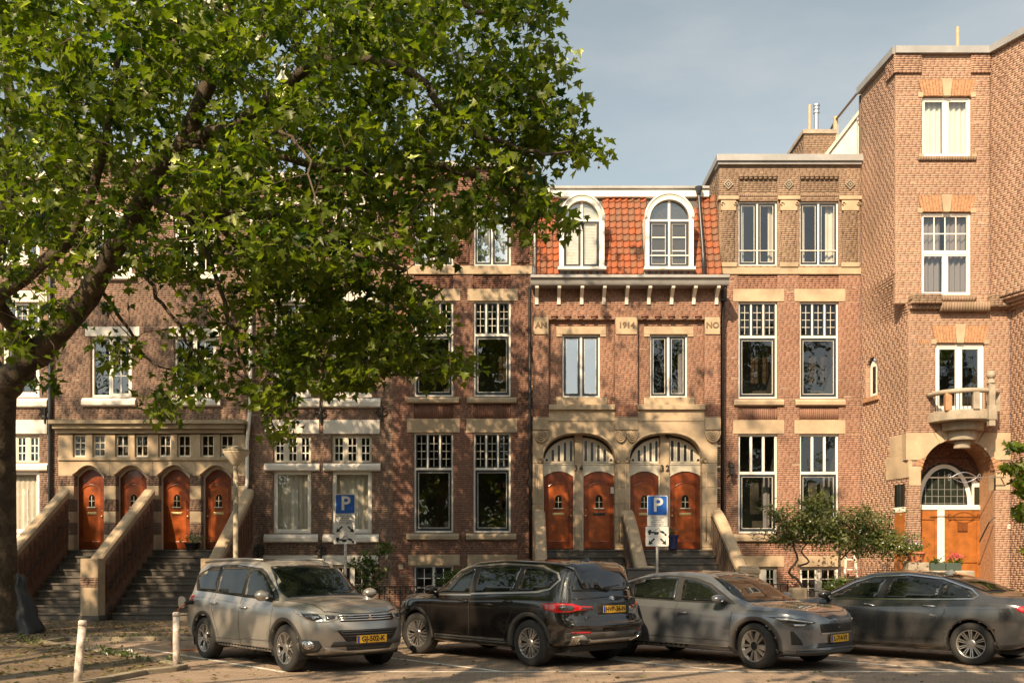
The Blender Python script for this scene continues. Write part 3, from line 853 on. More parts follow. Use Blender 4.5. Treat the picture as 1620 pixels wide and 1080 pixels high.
for i, (a, b, s) in enumerate(((844, 868, 'AN'), (974, 1008, '1914'), (1115, 1139, 'NO'))):
    o = stone(HE, p, U(a) + .005, U(b) - .005, Z(529), Z(502), .03, name='date_stone', ex=ex)
    text_part(s, .245, 'letter_brown', o, facing_text(p, (U(a) + U(b)) / 2, -.034, Z(515)), .012, 'carved_letters', spacing=1.0, bold=.006)
it += courses(p, e0, e1, zst, Z(446), ex)
brick_mesh('bricks', it, *PAL['rose'], HE)
backing(p, e0 + .001, e1 - .001, zst, Z(446), [rect_ex(U(a), U(b), zst, Z(505)) for a, b, _, _ in bays], 'mortar_light', HE)
# side return on the right
retp = PL((e1, YE), (0, 1))
brick_mesh('bricks', courses(retp, 0, .5, 0, Z(446), []), *PAL['red'], HE)
# stone storey: piers, spandrels with arches
def archpts(a, b, zs, rise, n=18):
    # flat basket arch between a and b
    out = []
    for k in range(n + 1):
        q = PI - PI * k / n
        out.append(((a + b) / 2 + (b - a) / 2 * math.copysign(abs(math.cos(q)) ** .86, math.cos(q)), zs + rise * abs(math.sin(q)) ** .80))
    return out
arches = [(859, 973), (996, 1111)]
zs_, zap = Z(732), Z(686)
parts = [(e0, U(859)), (U(973), U(996)), (U(1111), e1)]
for i, (a, b) in enumerate(arches):
    a, b = U(a), U(b)
    l = e0 if i == 0 else (U(973) + U(996)) / 2 + .001; r_ = (U(973) + U(996)) / 2 - .001 if i == 0 else e1
    ap = archpts(a, b, zs_, zap - zs_)
    mb = MB(); p.prism(mb, [(l, zs_), (a, zs_)] + ap[1:-1] + [(b, zs_), (r_, zs_), (r_, Z(666)), (l, Z(666))], 0.0, .35)
    mb.build('arch_spandrel', 'sandstone', HE, bevel=.008)
    # moulded rim
    mb = MB(); mb.tube([p.P(u, -.012, z + .02) for u, z in archpts(a - .03, b + .03, zs_, zap - zs_ + .02)], .035, 6); mb.build('arch_moulding', 'sandstone', HE, smooth=True)
    for s, sg in ((a - .07, 1), (b + .07, -1)):
        mb = MB(); pts = [p.P(s + sg * (.11 - .014 * q) * math.cos(q), -.02, zs_ + .06 + (.11 - .014 * q) * math.sin(q)) for q in np.linspace(0, 6.8, 26)]
        mb.tube(pts, .016, 5); mb.build('scroll', 'sandstone', HE, smooth=True)
    # frieze and cornice over the arch
    la, lb = U(868 if i == 0 else 1009) + .002, U(973 if i == 0 else 1115) - .002
    p.box(MB(), 0, 1, 0, 1, 0, 1)
    mb = MB(); p.box(mb, la, lb, -.02, .12, Z(666), Z(661)); p.box(mb, la, lb, .02, .12, Z(661), Z(648)); p.box(mb, la, lb, -.07, .12, Z(648), zst)
    mb.build('stone_cornice', 'sandstone', HE, bevel=.008)
for (a, b) in ((e0, U(868)), (U(973), U(1009)), (U(1115), e1)):
    stone(HE, p, a + .002, b - .002, Z(680), Z(660), .05, name='pier_block')
    brick_mesh('bricks', courses(p, a, b, Z(660), zst, []), *PAL['red'], HE)
    mb = MB(); p.box(mb, a + .002, b - .002, .008, .12, Z(660), zst); mb.build('mortar_bed', 'mortar_light', HE)
    # carved corbel: fan of curled ribs
    m_ = (a + b) / 2; hw = (b - a) / 2
    cs = [m_ - hw * .5, m_ + hw * .5] if hw > .3 else [m_]
    for c in cs:
        hh = hw * (.48 if len(cs) == 2 else .92)
        mb = MB()
        for k, (rr, dd) in enumerate(((1.0, .0), (.8, .03), (.6, .06), (.4, .085), (.22, .1))):
            mb.tube([p.P(c + hh * rr * math.cos(q), -.05 - dd * .5, Z(682) + .32 * rr * math.sin(q) * (1.0)) for q in np.linspace(PI, 2 * PI, 14)], .026, 6)
        mb.build('carved_corbel', 'sandstone', HE, smooth=True)
        mb = MB(); p.prism(mb, [(c + hh * math.cos(q), Z(682) + .32 * math.sin(q)) for q in np.linspace(PI, 2 * PI, 14)], -.045, .02); mb.build('corbel_body', 'sandstone', HE)
# piers as stone courses
for (a, b) in ((e0, U(859)), (U(973), U(996)), (U(1111), e1)):
    zz = 1.15
    hts = [.5, .42, .46, .44, .4, .48, .44, .5]
    for k, h_ in enumerate(hts):
        z2 = min(zz + h_, zs_)
        if z2 - zz < .05: break
        mb = MB(); p.box(mb, a + .001, b - .001, 0.0 if k % 2 else .004, .42, zz, z2 - .006); mb.build('pier_stone', 'sandstone', HE, bevel=.012)
        zz = z2
    for uu in np.linspace(a + .12, b - .12, 2):
        mb = MB(); mb.tube([p.P(uu, .0, THR + .25), p.P(uu, .0, zs_ - .1)], .022, 6); mb.build('pier_reed', 'sandstone', HE, smooth=True)
# entrance back wall: door frames, fanlights, doors
pd = FP(YE + .32)
doors = [(860, 907, 1, 0), (923, 973, -1, 0), (997, 1042, 1, 1), (1060, 1109, -1, 1)]
mb = MB()
dz = pd.Z(735)
for (a, b) in arches:
    a, b = pd.U(a - 2), pd.U(b + 2)
    # lining behind the stone
for i, (a, b, kn, ar) in enumerate(doors):
    a, b = pd.U(a), pd.U(b); zt = pd.Z(745)
    door(HE, pd, a, b, THR + .02, zt, .16, d=.06, knob=kn, letter='brass' if i != 1 else 'black_iron')
    # cream frame with arched head
    n = 10; arc = [(a + (b - a) * k / n, zt - .16 + .16 * (1 - (2 * k / n - 1) ** 2)) for k in range(n + 1)]
    mb = MB(); pd.prism(mb, [(a - .035, THR), (a, THR)] + arc + [(b, THR), (b + .035, THR), (b + .035, dz), (a - .035, dz)], .0, .09)
    mb.build('door_casing', 'cream_paint', HE)
for i, (a, m0, m1, b) in enumerate(((859, 907, 923, 973), (996, 1042, 1060, 1111))):
    a, m0, m1, b = pd.U(a), pd.U(m0) + .036, pd.U(m1) - .036, pd.U(b)
    mb = MB(); pd.box(mb, m0, m1, -.08, .1, THR, pd.Z(688)); mb.build('stone_mullion', 'sandstone', HE, bevel=.01)
    mb = MB(); pd.box(mb, a - .05, m0, -.02, .1, dz, pd.Z(733) + .0); pd.box(mb, m1, b + .05, -.02, .1, dz, pd.Z(733)); mb.build('transom', 'cream_paint', HE)
    text_part('34' if i == 0 else '32', .26, 'black_iron', HE, facing_text(pd, (m0 + m1) / 2, -.11, pd.Z(741)), .01, 'house_number', spacing=1.25)
    # fanlights
    for (fa, fb, sg) in ((a + .02, m0 - .01, 1), (m1 + .01, b - .02, -1)):
        zb_ = pd.Z(732); n = 12; W_ = b - a; mid = (a + b) / 2
        def top(u): 
            t = min(1, abs(u - mid) / (W_ / 2)); return zs_ + (zap - zs_) * max(0.0, 1 - t ** 2.3) ** .5 - .06
        us = [fa + (fb - fa) * k / n for k in range(n + 1)]
        mb = MB(); pd.prism(mb, [(fa, zb_), (fb, zb_)] + [(u, max(zb_ + .02, top(u))) for u in us[::-1]], .05, .08); FL = mb.build('fanlight', 'cream_paint', HE)
        for k in range(5):
            sl = fa + (fb - fa) * (k + .22) / 5; sr = fa + (fb - fa) * (k + .80) / 5
            tz = min(top(sl), top(sr)) - .06
            if tz < zb_ + .14: tz = zb_ + .13
            r_ = (sr - sl) / 2; c_ = (sl + sr) / 2
            mb = MB(); pd.prism(mb, [(sl, zb_ + .06), (sr, zb_ + .06)] + [(c_ + r_ * math.cos(q), tz - r_ + r_ * math.sin(q)) for q in np.linspace(0, PI, 7)], .042, .06)
            mb.build('slot_pane', 'glass_lead_dark', FL)
            mb = MB(); mb.tube([pd.P(sl, .046, zb_ + .06), pd.P(sl, .046, tz - r_)] + [pd.P(c_ - r_ * math.cos(q), .046, tz - r_ + r_ * math.sin(q)) for q in np.linspace(0, PI, 7)] + [pd.P(sr, .046, tz - r_), pd.P(sr, .046, zb_ + .06)], .016, 4); mb.build('slot_rim', 'white_paint', FL)
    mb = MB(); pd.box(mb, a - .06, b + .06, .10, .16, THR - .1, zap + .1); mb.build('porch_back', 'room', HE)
mb = MB(); q = pd.P(pd.U(1056), -.16, pd.Z(690)); mb.ball(q, .085, 12, 8); mb.build('porch_lamp', 'black_iron', HE, smooth=True)
mb = MB(); pd.box(mb, pd.U(966), pd.U(971), -.0, .02, pd.Z(780), pd.Z(770)); mb.build('door_bell', 'white_paint', HE)
# cornice: gutter, soffit, brackets
mb = MB(); prof = [(.05, Z(457)), (-.42, Z(457)), (-.44, Z(455)), (-.47, Z(450)), (-.54, Z(447)), (-.54, Z(443)), (.05, Z(443))]
g0, g1 = U(838) + .02, U(1148); n = len(prof)
mb.add([p.P(g0, d, z) for d, z in prof] + [p.P(g1, d, z) for d, z in prof], [tuple(range(n)), tuple(range(2 * n - 1, n - 1, -1))] + [(i, (i + 1) % n, (i + 1) % n + n, i + n) for i in range(n)])
mb.build('gutter_cornice', 'zinc', HE)
for x_ in (849, 884, 920, 955, 991, 1026, 1062, 1097, 1133):
    u = U(x_); mb = MB()
    prof = [(.0, Z(482)), (-.05, Z(482)), (-.07, Z(476)), (-.12, Z(470)), (-.26, Z(465)), (-.38, Z(461)), (-.40, Z(457.2)), (.0, Z(457.2))]; n = len(prof)
    mb.add([p.P(u - .05, d, z) for d, z in prof] + [p.P(u + .05, d, z) for d, z in prof], [tuple(range(n)), tuple(range(2 * n - 1, n - 1, -1))] + [(i, (i + 1) % n, (i + 1) % n + n, i + n) for i in range(n)])
    mb.build('cornice_bracket', 'white_paint', HE)
# mansard roof
YB, YT = YE + .12, YE + 1.15
r0, r1 = U(845), f0 + .0
zb_, zt_ = Z(443) - .02, FP(YT).Z(311)
mb = MB(); mb.add([(r0, YB, zb_), (r1, YB, zb_), (r1, YT, zt_), (r0, YT, zt_), (r0, YT + 7, zt_), (r1, YT + 7, zt_)], [(0, 1, 2, 3), (3, 2, 5, 4)])
RF = mb.build('mansard_roof', 'roof_felt', HE)
pt = FP(YT - .08)
mb = MB(); pt.box(mb, pt.U(845), pt.U(1121), -.10, .25, pt.Z(313), pt.Z(301)); mb.build('fascia_board', 'white_paint', HE, bevel=.01)
mb = MB(); pt.box(mb, pt.U(845), pt.U(1121), -.16, .25, pt.Z(301), pt.Z(297)); mb.build('roof_edge', 'zinc', HE, bevel=.006)
mb = MB(); pt.box(mb, pt.U(862), pt.U(869), -.2, -.1, pt.Z(440), pt.Z(300)); mb.build('white_downpipe', 'white_paint', HE)
# tiles
SL = Vector((0, YT - YB, zt_ - zb_)); slen = SL.length; sd = SL.normalized(); sn = Vector((0, -sd.z, sd.y))
rows, colsn = 13, 29
th, tw = slen / rows, (r1 - r0) / colsn
tm = bpy.data.meshes.new('roof_tile')
tv, tf = [], []
prof = [(-.5, .006), (-.36, .0), (-.1, .004), (.12, .026), (.30, .058), (.44, .050), (.5, .012)]
for (yy, lift) in ((-.02, .036), (1.1, .004)):
    for (xx, hh) in prof: tv.append((xx * tw * 1.0, yy * th, hh + lift))
m = len(prof)
for i in range(m - 1): tf.append((i, i + 1, i + 1 + m, i + m))
b0 = len(tv)
for (xx, hh) in prof: tv.append((xx * tw, -.02 * th, hh))
for i in range(m - 1): tf.append((b0 + i, b0 + i + 1, i + 1, i))
tm.from_pydata(tv, [], tf); tm.materials.append(MAT['tile']); tm.update()
dorm = [(885, 956, 892, 948), (1021, 1097, 1027, 1090)]
rr_ = random.Random(5)
M3 = Matrix(((1, 0, 0), (0, sd.y, sn.y), (0, sd.z, sn.z)))
for i in range(rows):
    for j in range(colsn):
        c = Vector((r0 + (j + .5) * tw, YB, zb_)) + sd * (i * th)
        pxx = CX + c.x * F_PX / c.y; pyy = HY - (c.z + th / 2 - EYE) * F_PX / c.y
        if any(a - 1 < pxx < b + 1 and pyy < 424 for a, b, _, _ in dorm): continue
        o = bpy.data.objects.new('roof_tile', tm); COL.objects.link(o); o.parent = RF
        o.matrix_local = Matrix.Translation(c + sn * .012 + Vector((rr_.uniform(-.006, .006), 0, rr_.uniform(-.006, .006)))) @ (M3 @ Matrix.Rotation(rr_.uniform(-.02, .02), 3, 'Y') @ Matrix.Rotation(rr_.uniform(-.012, .012), 3, 'Z')).to_4x4()
# dormers
for i, (a, b, wa, wb) in enumerate(dorm):
    pw = FP(YE + .10); a, b, wa, wb = pw.U(a), pw.U(b), pw.U(wa), pw.U(wb)
    zb0 = pw.Z(423); zsp = pw.Z(349 if i == 0 else 346); r_ = (b - a) / 2; c_ = (a + b) / 2; ztp = pw.Z(309 if i == 0 else 307)
    ri = (wb - wa) / 2
    out = [(a, zb0), (b, zb0)] + [(c_ + r_ * math.cos(q), zsp + (ztp - zsp) * math.sin(q)) for q in np.linspace(0, PI, 21)]
    mb = MB(); pw.prism(mb, out, .14, 1.05); D_ = mb.build('dormer', 'white_paint', HE)
    # front surround with arched opening
    inn = [(c_ + ri * math.cos(q), zsp - .04 + (ztp - zsp - .13) * math.sin(q)) for q in np.linspace(0, PI, 21)]
    ring = [(a, zb0), (wa, zb0)] + [(wa, zsp - .04)] + inn[::-1][1:-1] + [(wb, zsp - .04), (wb, zb0), (b, zb0)] + out[2:]
    mb = MB(); pw.prism(mb, ring, -.04, .16); mb.build('dormer_surround', 'white_paint', D_)
    for (k, rr) in ((0, .0), (1, -.055)):
        mb = MB(); mb.tube([pw.P(c_ + (r_ + rr + .0) * math.cos(q), -.05 + .02 * k, zsp + (ztp - zsp + rr) * math.sin(q)) for q in np.linspace(0, PI, 25)], .035 if k == 0 else .024, 6)
        mb.build('arch_moulding', 'white_paint', D_, smooth=True)
    mb = MB(); pw.box(mb, a - .05, b + .05, -.12, .1, zb0 - .09, zb0 + .0); mb.build('dormer_sill', 'white_paint', D_, bevel=.01)
    ztr = pw.Z(348)
    pb_ = PL((0, YE + .19))
    n2 = 2
    ww = (wb - wa - .09) / 2
    for k in range(2):
        x0 = wa + .015 + k * (ww + .06)
        light(pb_, D_, x0, x0 + ww, zb0 + .04, ztr - .03, gx=1 if i == 0 else 1, gy=1 if i == 0 else 3, sw=.065, sm='slate_paint', bars='white_paint', bead=.012, bw=.03, glass='glass', d=-.005)
        if i == 0:
            mb = MB()
            for z in np.arange(zb0 + .12, ztr - .1, .045): pb_.box(mb, x0 + .06, x0 + ww - .06, .016, .03, z, z + .03)
            mb.build('blind_slats', 'white_paint', D_)
    mb = MB(); pb_.box(mb, wa, wb, -.05, .03, ztr - .03, ztr + .03); pb_.box(mb, c_ - .03, c_ + .03, -.049, .03, zb0, ztr - .03); pb_.box(mb, c_ - .035, c_ + .035, -.03, .03, ztr + .03, ztp - .16)
    if i == 1: pb_.box(mb, wa, wb, -.035, .02, zb0 + .36, zb0 + .39)
    mb.build('window_frame', 'white_paint', D_)
    mb = MB(); hh_ = [(c_ + ri * math.cos(q), zsp - .04 + (ztp - zsp - .13) * math.sin(q)) for q in np.linspace(0, PI, 21)]
    pb_.prism(mb, [(wb, ztr)] + [h for h in hh_ if h[1] > ztr] + [(wa, ztr)], .0, .004); mb.build('arched_pane', 'glass', D_)
    mb = MB(); pb_.prism(mb, [(wa - .01, zb0), (wb + .01, zb0)] + hh_, .036, .046)
    mb.build('dormer_interior', 'curtain' if i == 0 else 'room', D_)
    # lead apron, dressed over the tiles
    yb = YB + (zb0 - .09 - zb_) / (zt_ - zb_) * (YT - YB)
    for k in range(6):
        x0 = a - .03 + (b - a + .06) * k / 6; x1 = a - .03 + (b - a + .06) * (k + 1) / 6 - .008
        mb = MB(); 
        mb.add([(x0, yb - .08, zb0 - .09), (x1, yb - .08, zb0 - .09), (x1, yb - .14 - rr_.uniform(0, .02), zb0 - .30 - rr_.uniform(0, .06)), (x0, yb - .14, zb0 - .30 - rr_.uniform(0, .06)), (x0, yb + .1, zb0 - .09), (x1, yb + .1, zb0 - .09), (x1, yb - .06, zb0 - .34), (x0, yb - .06, zb0 - .34)],
               [(0, 3, 2, 1), (4, 5, 6, 7), (0, 1, 5, 4), (3, 7, 6, 2), (0, 4, 7, 3), (1, 2, 6, 5)])
        mb.build('lead_flashing', 'lead', HE)
pipe(HE, [pt.P(pt.U(1103), -.25, pt.Z(303)), pt.P(pt.U(1104), -.2, pt.Z(320)), (p.U(1112), YE - .02, Z(400)), (p.U(1113), YE - .12, Z(443))], .05, 'slate_paint')
MB().lathe([(.06, 0), (.10, .10), (.12, .22)], (pt.U(1103), YT - .32, pt.Z(312)), 10).build('hopper_head', 'slate_paint', HE)
pipe(HE, [(U(847), YT - .25, pt.Z(305)), (U(846), YE + .02, Z(440))], .04, 'zinc')
# drain pipes at both ends of the front
pipe(HE, [p.P(U(838), .1, Z(452)), p.P(U(839.5), .1, 0.1)], .048, 'black_iron')
pipe(HE, [p.P(U(1144), -.35, Z(460)), p.P(U(1146), .1, Z(474)), p.P(U(1146), .22, Z(500)), p.P(U(1146), .28, .1)], .048, 'black_iron')
mb = MB(); mb.box(U(1141), U(1150), YE - .0, YE + .25, Z(475), Z(458)); mb.build('hopper_head', 'black_iron', HE)
mb = MB(); mb.box(e0 + .01, e1 - .01, YE + .43, YE + .6, 0, Z(446)); mb.build('rear_wall', 'room', HE) if False else None
# plinth under the doors
mb = MB(); p.box(mb, e0 + .003, e1 - .003, .03, .8, 0, THR - .001); mb.build('plinth', 'bluestone', HE)

# stairs with swept stone parapets
def stairs(H, x0, x1, ytop, ybot, n, zt, m='bluestone', z0=.05):
    rise = (zt - z0) / n; tread = (ytop - ybot) / (n - 1)
    S = None
    for k in range(n):
        y = ytop - (n - 1 - k) * tread if False else ybot + k * tread
        z = z0 + rise * (k + 1)
        mb = MB(); yb = ytop + .35 if k == n - 1 else y + tread + .04
        mb.box(x0, x1, y, yb, z - rise, z - .055); mb.box(x0, x1, y - .03, yb - .002, z - .055, z)
        mb.build('step', m, H, bevel=.01)
stE = [(U(862), U(985)), (U(1001), U(1128))]
EST = []
for i, (a, b) in enumerate(stE):
    stairs(HE, a, b, YE - .05, YE - 2.6, 10, THR)
def parapet(H, xt, xb, ytop, ybot, ztop_, zbot_, w, m='sandstone', curl=True, base=0.05, bm='wall_side', name='stair_parapet'):
    """sloping stone handrail block on a side wall, ending in a post"""
    mb = MB(); n = 14; P = []
    for k in range(n + 1):
        t = k / n; s = t * t * (3 - 2 * t) * .35 + t * .65
        x = xt + (xb - xt) * t; y = ytop + (ybot - ytop) * t; z = ztop_ + (zbot_ - ztop_) * s
        P.append((x, y, z))
    th = .34
    vs = []; pr = [(-w, -th), (-w, -.07), (-w * .72, 0), (w * .72, 0), (w, -.07), (w, -th)]
    for (x, y, z) in P:
        for (dx, dz) in pr: vs.append((x + dx, y, z + dz))
    m_ = len(pr); fs = []
    for k in range(n):
        for j in range(m_): fs.append((k * m_ + j, k * m_ + (j + 1) % m_, (k + 1) * m_ + (j + 1) % m_, (k + 1) * m_ + j))
    fs += [tuple(range(m_)), tuple(n * m_ + j for j in range(m_))[::-1]]
    mb.add(vs, fs); o = mb.build(name, m, H, bevel=.012)
    mb = MB(); vs = []
    for (x, y, z) in P:
        for (dx, zz) in ((-w * .8, base), (-w * .8, z - th + .01), (w * .8, z - th + .01), (w * .8, base)): vs.append((x + dx, y + .0, zz))
    fs = []
    for k in range(n):
        for j in range(4): fs.append((k * 4 + j, k * 4 + (j + 1) % 4, (k + 1) * 4 + (j + 1) % 4, (k + 1) * 4 + j))
    fs += [(0, 1, 2, 3), tuple(n * 4 + j for j in (3, 2, 1, 0))]
    mb.add(vs, fs); mb.build('parapet_wall', bm, o)
    return o, P
pxs = [(853, 853), (993, 1000), (1134, 1147)]
for i, (a, b) in enumerate(pxs):
    xt, xb = U(a), U(b) - .0
    zt1 = Z(806); 
    o, P_ = parapet(HE, xt, xb, YE - .02, YE - 2.6, zt1, 1.35, .17)
    mb = MB(); mb.box(xb - .24, xb + .24, YE - 3.0, YE - 2.55, .05, 1.52); mb.box(xb - .27, xb + .27, YE - 3.03, YE - 2.52, 1.3, 1.46)
    mb.build('parapet_post', 'sandstone', HE, bevel=.04)
    if i:
        side = -.2
        mb = MB(); mb.tube([(x + side - .02, y, z - .12) for x, y, z in P_[1:]], .018, 6)
        for k in range(1, 14, 1):
            x, y, z = P_[k]; mb.tube([(x + side - .02, y, z - .12), (x + side - .02, y, z - .95)], .009, 4)
        mb.build('iron_handrail', 'black_iron', HE)
shell(HE, e0 + .02, e1 - .02, YE + .9, YE + 9, 0, Z(446), wall='wall_side')
# ================================================================== house D: brick house left of the mansard
p = FP(YF); U, Z = p.U, p.Z
HD = thing('brick_house', 'red brick house with sandstone lintels, left of the mansard roof, half behind leaves', 'house', (U(730), YF, 0), 'row houses')
ex = []; it_red = []; it_um = []
d0, d1 = U(622), U(843); ztop = Z(268)
cols = [(655, 717), (749, 808)]
hol = []
for i, (a, b) in enumerate(cols):
    a, b = U(a), U(b)
    for c, e in ((950, 894), (842, 684), (627, 476), (420, 318)):
        ex.append(rect_ex(a, b, Z(c), Z(e))); hol.append(rect_ex(a, b, Z(c), Z(e)))
    win_case(HD, p, a, b, Z(950), Z(894), 2, 2, 3, sash='slate_paint', bead=None, gap=.08)
    stone(HD, p, a - .18, b + .20, Z(894), Z(877), .02, name='lintel', ex=ex)
    win_transom(HD, p, a, b, Z(842), Z(684), Z(741), 3, 2, 4, glass_up='glass_lead')
    stone(HD, p, a - .22, b + .20, Z(684), Z(662), .02, name='lintel', ex=ex)
    sill(HD, p, a - .22, b + .18, Z(854), Z(842), ex=ex)
    win_transom(HD, p, a, b, Z(627), Z(476), Z(529), 3, 2, 4, glass_up='glass_lead')
    stone(HD, p, a - .18, b + .22, Z(476), Z(457), .02, name='lintel', ex=ex)
    sill(HD, p, a - .2, b + .18, Z(638), Z(627), ex=ex)
    it_red += soldiers(p, a, b, Z(662), Z(638), proud=-.035); ex.append(rect_ex(a, b, Z(662), Z(638)))
    it_red += courses(p, a, b, Z(457), Z(434), [], -.035); ex.append(rect_ex(a, b, Z(457), Z(434)))
    w = win_case(HD, p, a, b, Z(420), Z(318), 2, 1, 1, glass='glass_sky')
    curtain(p, w, a + .08, b - .08, Z(416), Z(330), 'blue_curtain', .3)
stone(HD, p, d0 + .02, d1 - .02, Z(434), Z(421), .035, name='stone_band', ex=ex)
for (a, b) in ((626, 653), (719, 747), (810, 842)):
    a, b = U(a), U(b)
    it_red += courses(p, a + .1, b - .1, Z(416), Z(334), [], .045); ex.append(rect_ex(a + .1, b - .1, Z(416), Z(334)))
    stone(HD, p, a + .04, b - .04, Z(334), Z(317), .06, name='capital', ex=ex)
it_red += courses(p, d0, d1, 0, ztop, ex)
backing(p, d0, d1, 0, ztop, hol, 'mortar_light', HD, d=.06)
backing(p, d0 + .001, d1 - .001, 0, ztop, ex, 'mortar_light', HD)
brick_mesh('bricks', it_red, *PAL['red'], HD)
mb = MB(); p.box(mb, d0 - .05, d1 + .10, -.14, .5, Z(266), Z(257)); mb.build('coping', 'zinc', HD, bevel=.01)
flank = PL((d1, YF), (0, 1))
brick_mesh('bricks', courses(flank, 0, 4.0, Z(460), ztop, []), *PAL['umber'], HD)
shell(HD, d0, d1 - .11, YF + .3, YF + 9, 0, ztop)
mb = MB(); p.box(mb, U(631), U(638), -.04, .05, Z(900), Z(892)); mb.build('vent_box', 'weathered_stone', HD)

# ================================================================== house C: dark brick with white bands
HC = thing('brick_house', 'dark brick house with white painted bands and net curtains, beside white drain pipe', 'house', (U(512), YF, 0), 'row houses')
ex = []; hol = []
c0, c1 = U(398), U(622); ztop = Z(285)
def anchor(H, pl, u, z, s=.28):
    mb = MB()
    for sg in (-1, 1):
        mb.tube([pl.P(u + sg * s * q[0], -.035, z + s * q[1]) for q in ((.0, -.9), (.12, -.4), (.5, -.25), (.62, .05), (.4, .2), (.25, .05))], .02, 5)
        mb.tube([pl.P(u + sg * s * q[0], -.035, z + s * q[1]) for q in ((.0, .1), (.2, .45), (.45, .55), (.5, .35))], .018, 5)
    mb.tube([pl.P(u, -.04, z - s), pl.P(u, -.04, z + s * .85)], .03, 6)
    mb.build('wall_anchor', 'black_iron', H)
def white_house(H, p, cols, ex, hol, seed=0):
    U, Z = p.U, p.Z
    for i, (a, b) in enumerate(cols):
        a, b = U(a), U(b)
        def hole(c, e): ex.append(rect_ex(a, b, Z(c), Z(e))); hol.append(rect_ex(a, b, Z(c), Z(e)))
        hole(955, 893); win_case(H, p, a, b, Z(955), Z(893), 2, 2, 2, sash='white_paint', bead=None)
        stone(H, p, a - .3, b + .2, Z(893), Z(878), .03, 'white_band', 'lintel', ex)
        hole(843, 745)
        w = window(H, p, a, b, Z(843), Z(745), [dict(r=(a + .09, b - .09, Z(843) + .09, Z(745) - .07), sw=.03, glass='glass')], fw=.09)
        curtain(p, w, a + .1, b - .1, Z(838), Z(750), 'net_curtain', .26, amp=.018)
        curtain(p, w, a + .5, b - .45, Z(838), Z(772), 'curtain', .22, amp=.03)
        sill(H, p, a - .27, b + .22, Z(858), Z(843), .10, 'white_band', ex)
        sill(H, p, a - .26, b + .27, Z(745), Z(731), .08, 'white_band', ex)
        hole(731, 688)
        ls = []; mu = []; g = .13; wv = (b - a - .12 - 2 * g) / 3
        for k in range(3):
            x0 = a + .06 + k * (wv + g)
            ls.append(dict(r=(x0, x0 + wv, Z(731) + .04, Z(688) - .06), gx=2, gy=3, sw=.02, bars='white_paint', bw=.03, glass='glass_lead'))
            if k: mu.append((x0 - g, x0, Z(731), Z(688) - .05))
        w = window(H, p, a, b, Z(731), Z(688), ls, mu, .06, fm='cream_paint')
        stone(H, p, a - .25, b + .25, Z(686), Z(664), .03, 'white_band', 'lintel', ex)
        hole(628, 478)
        win_transom(H, p, a, b, Z(628), Z(478), Z(530), 3, 2, 3, fw=.08, lowsash='white_paint')
        sill(H, p, a - .26, b + .27, Z(645), Z(628), .10, 'white_band', ex)
        stone(H, p, a - .25, b + .25, Z(478), Z(460), .03, 'white_band', 'lintel', ex)
        hole(410, 325)
        win_case(H, p, a, b, Z(410), Z(325), 2, 2, 3, sash='white_paint', bead=None, fw=.08)
        sill(H, p, a - .2, b + .2, Z(422), Z(410), .10, 'white_band', ex)
        stone(H, p, a - .2, b + .2, Z(325), Z(310), .03, 'white_band', 'lintel', ex)
white_house(HC, p, [(432, 492), (525, 588)], ex, hol)
brick_mesh('bricks', courses(p, c0, c1, 0, ztop, ex), *PAL['brown'], HC)
backing(p, c0 + .001, c1 - .001, 0, ztop, ex, 'mortar_grey', HC)
backing(p, c0, c1, 0, ztop, hol, 'mortar_grey', HC, d=.06)
for (x_, y_) in ((508, 655), (604, 652), (508, 872), (410, 872)): anchor(HC, p, U(x_), Z(y_))
stone(HC, p, c0 + .01, c1 - .01, Z(285), Z(276), .18, 'white_band', 'coping')
shell(HC, c0, c1 - .01, YF + .3, YF + 9, 0, ztop)
pipe(HC, [p.P(U(399), -.14, Z(290)), p.P(U(398), -.14, Z(640)), p.P(U(393), -.14, Z(700)), p.P(U(393), -.14, Z(765)), p.P(U(389), -.2, Z(785)), p.P(U(375), -.5, Z(830)), p.P(U(371), -.55, Z(880)), p.P(U(371), -.5, .05)], .055, 'white_paint')

# ================================================================== house A: dark house at the far left, behind the tree
HA = thing('brick_house', 'dark brick house with white bands at the far left, mostly behind the trunk', 'house', (U(-30), YF, 0), 'row houses')
ex = []; hol = []
a0, a1 = U(-150), U(82)
white_house(HA, p, [(-110, -48), (3, 62)], ex, hol)
brick_mesh('bricks', courses(p, a0, a1, 0, ztop, ex), *PAL['brown'], HA)
backing(p, a0 + .001, a1 - .001, 0, ztop, ex, 'mortar_grey', HA)
anchor(HA, p, U(72), Z(655)); anchor(HA, p, U(-20), Z(655))
stone(HA, p, a0 + .01, a1 - .01, Z(285), Z(276), .18, 'white_band', 'coping')
shell(HA, a0, a1 - .01, YF + .3, YF + 9, 0, ztop)
pipe(HA, [p.P(U(82), -.1, Z(290)), p.P(U(81), -.1, .05)], .05, 'slate_paint')

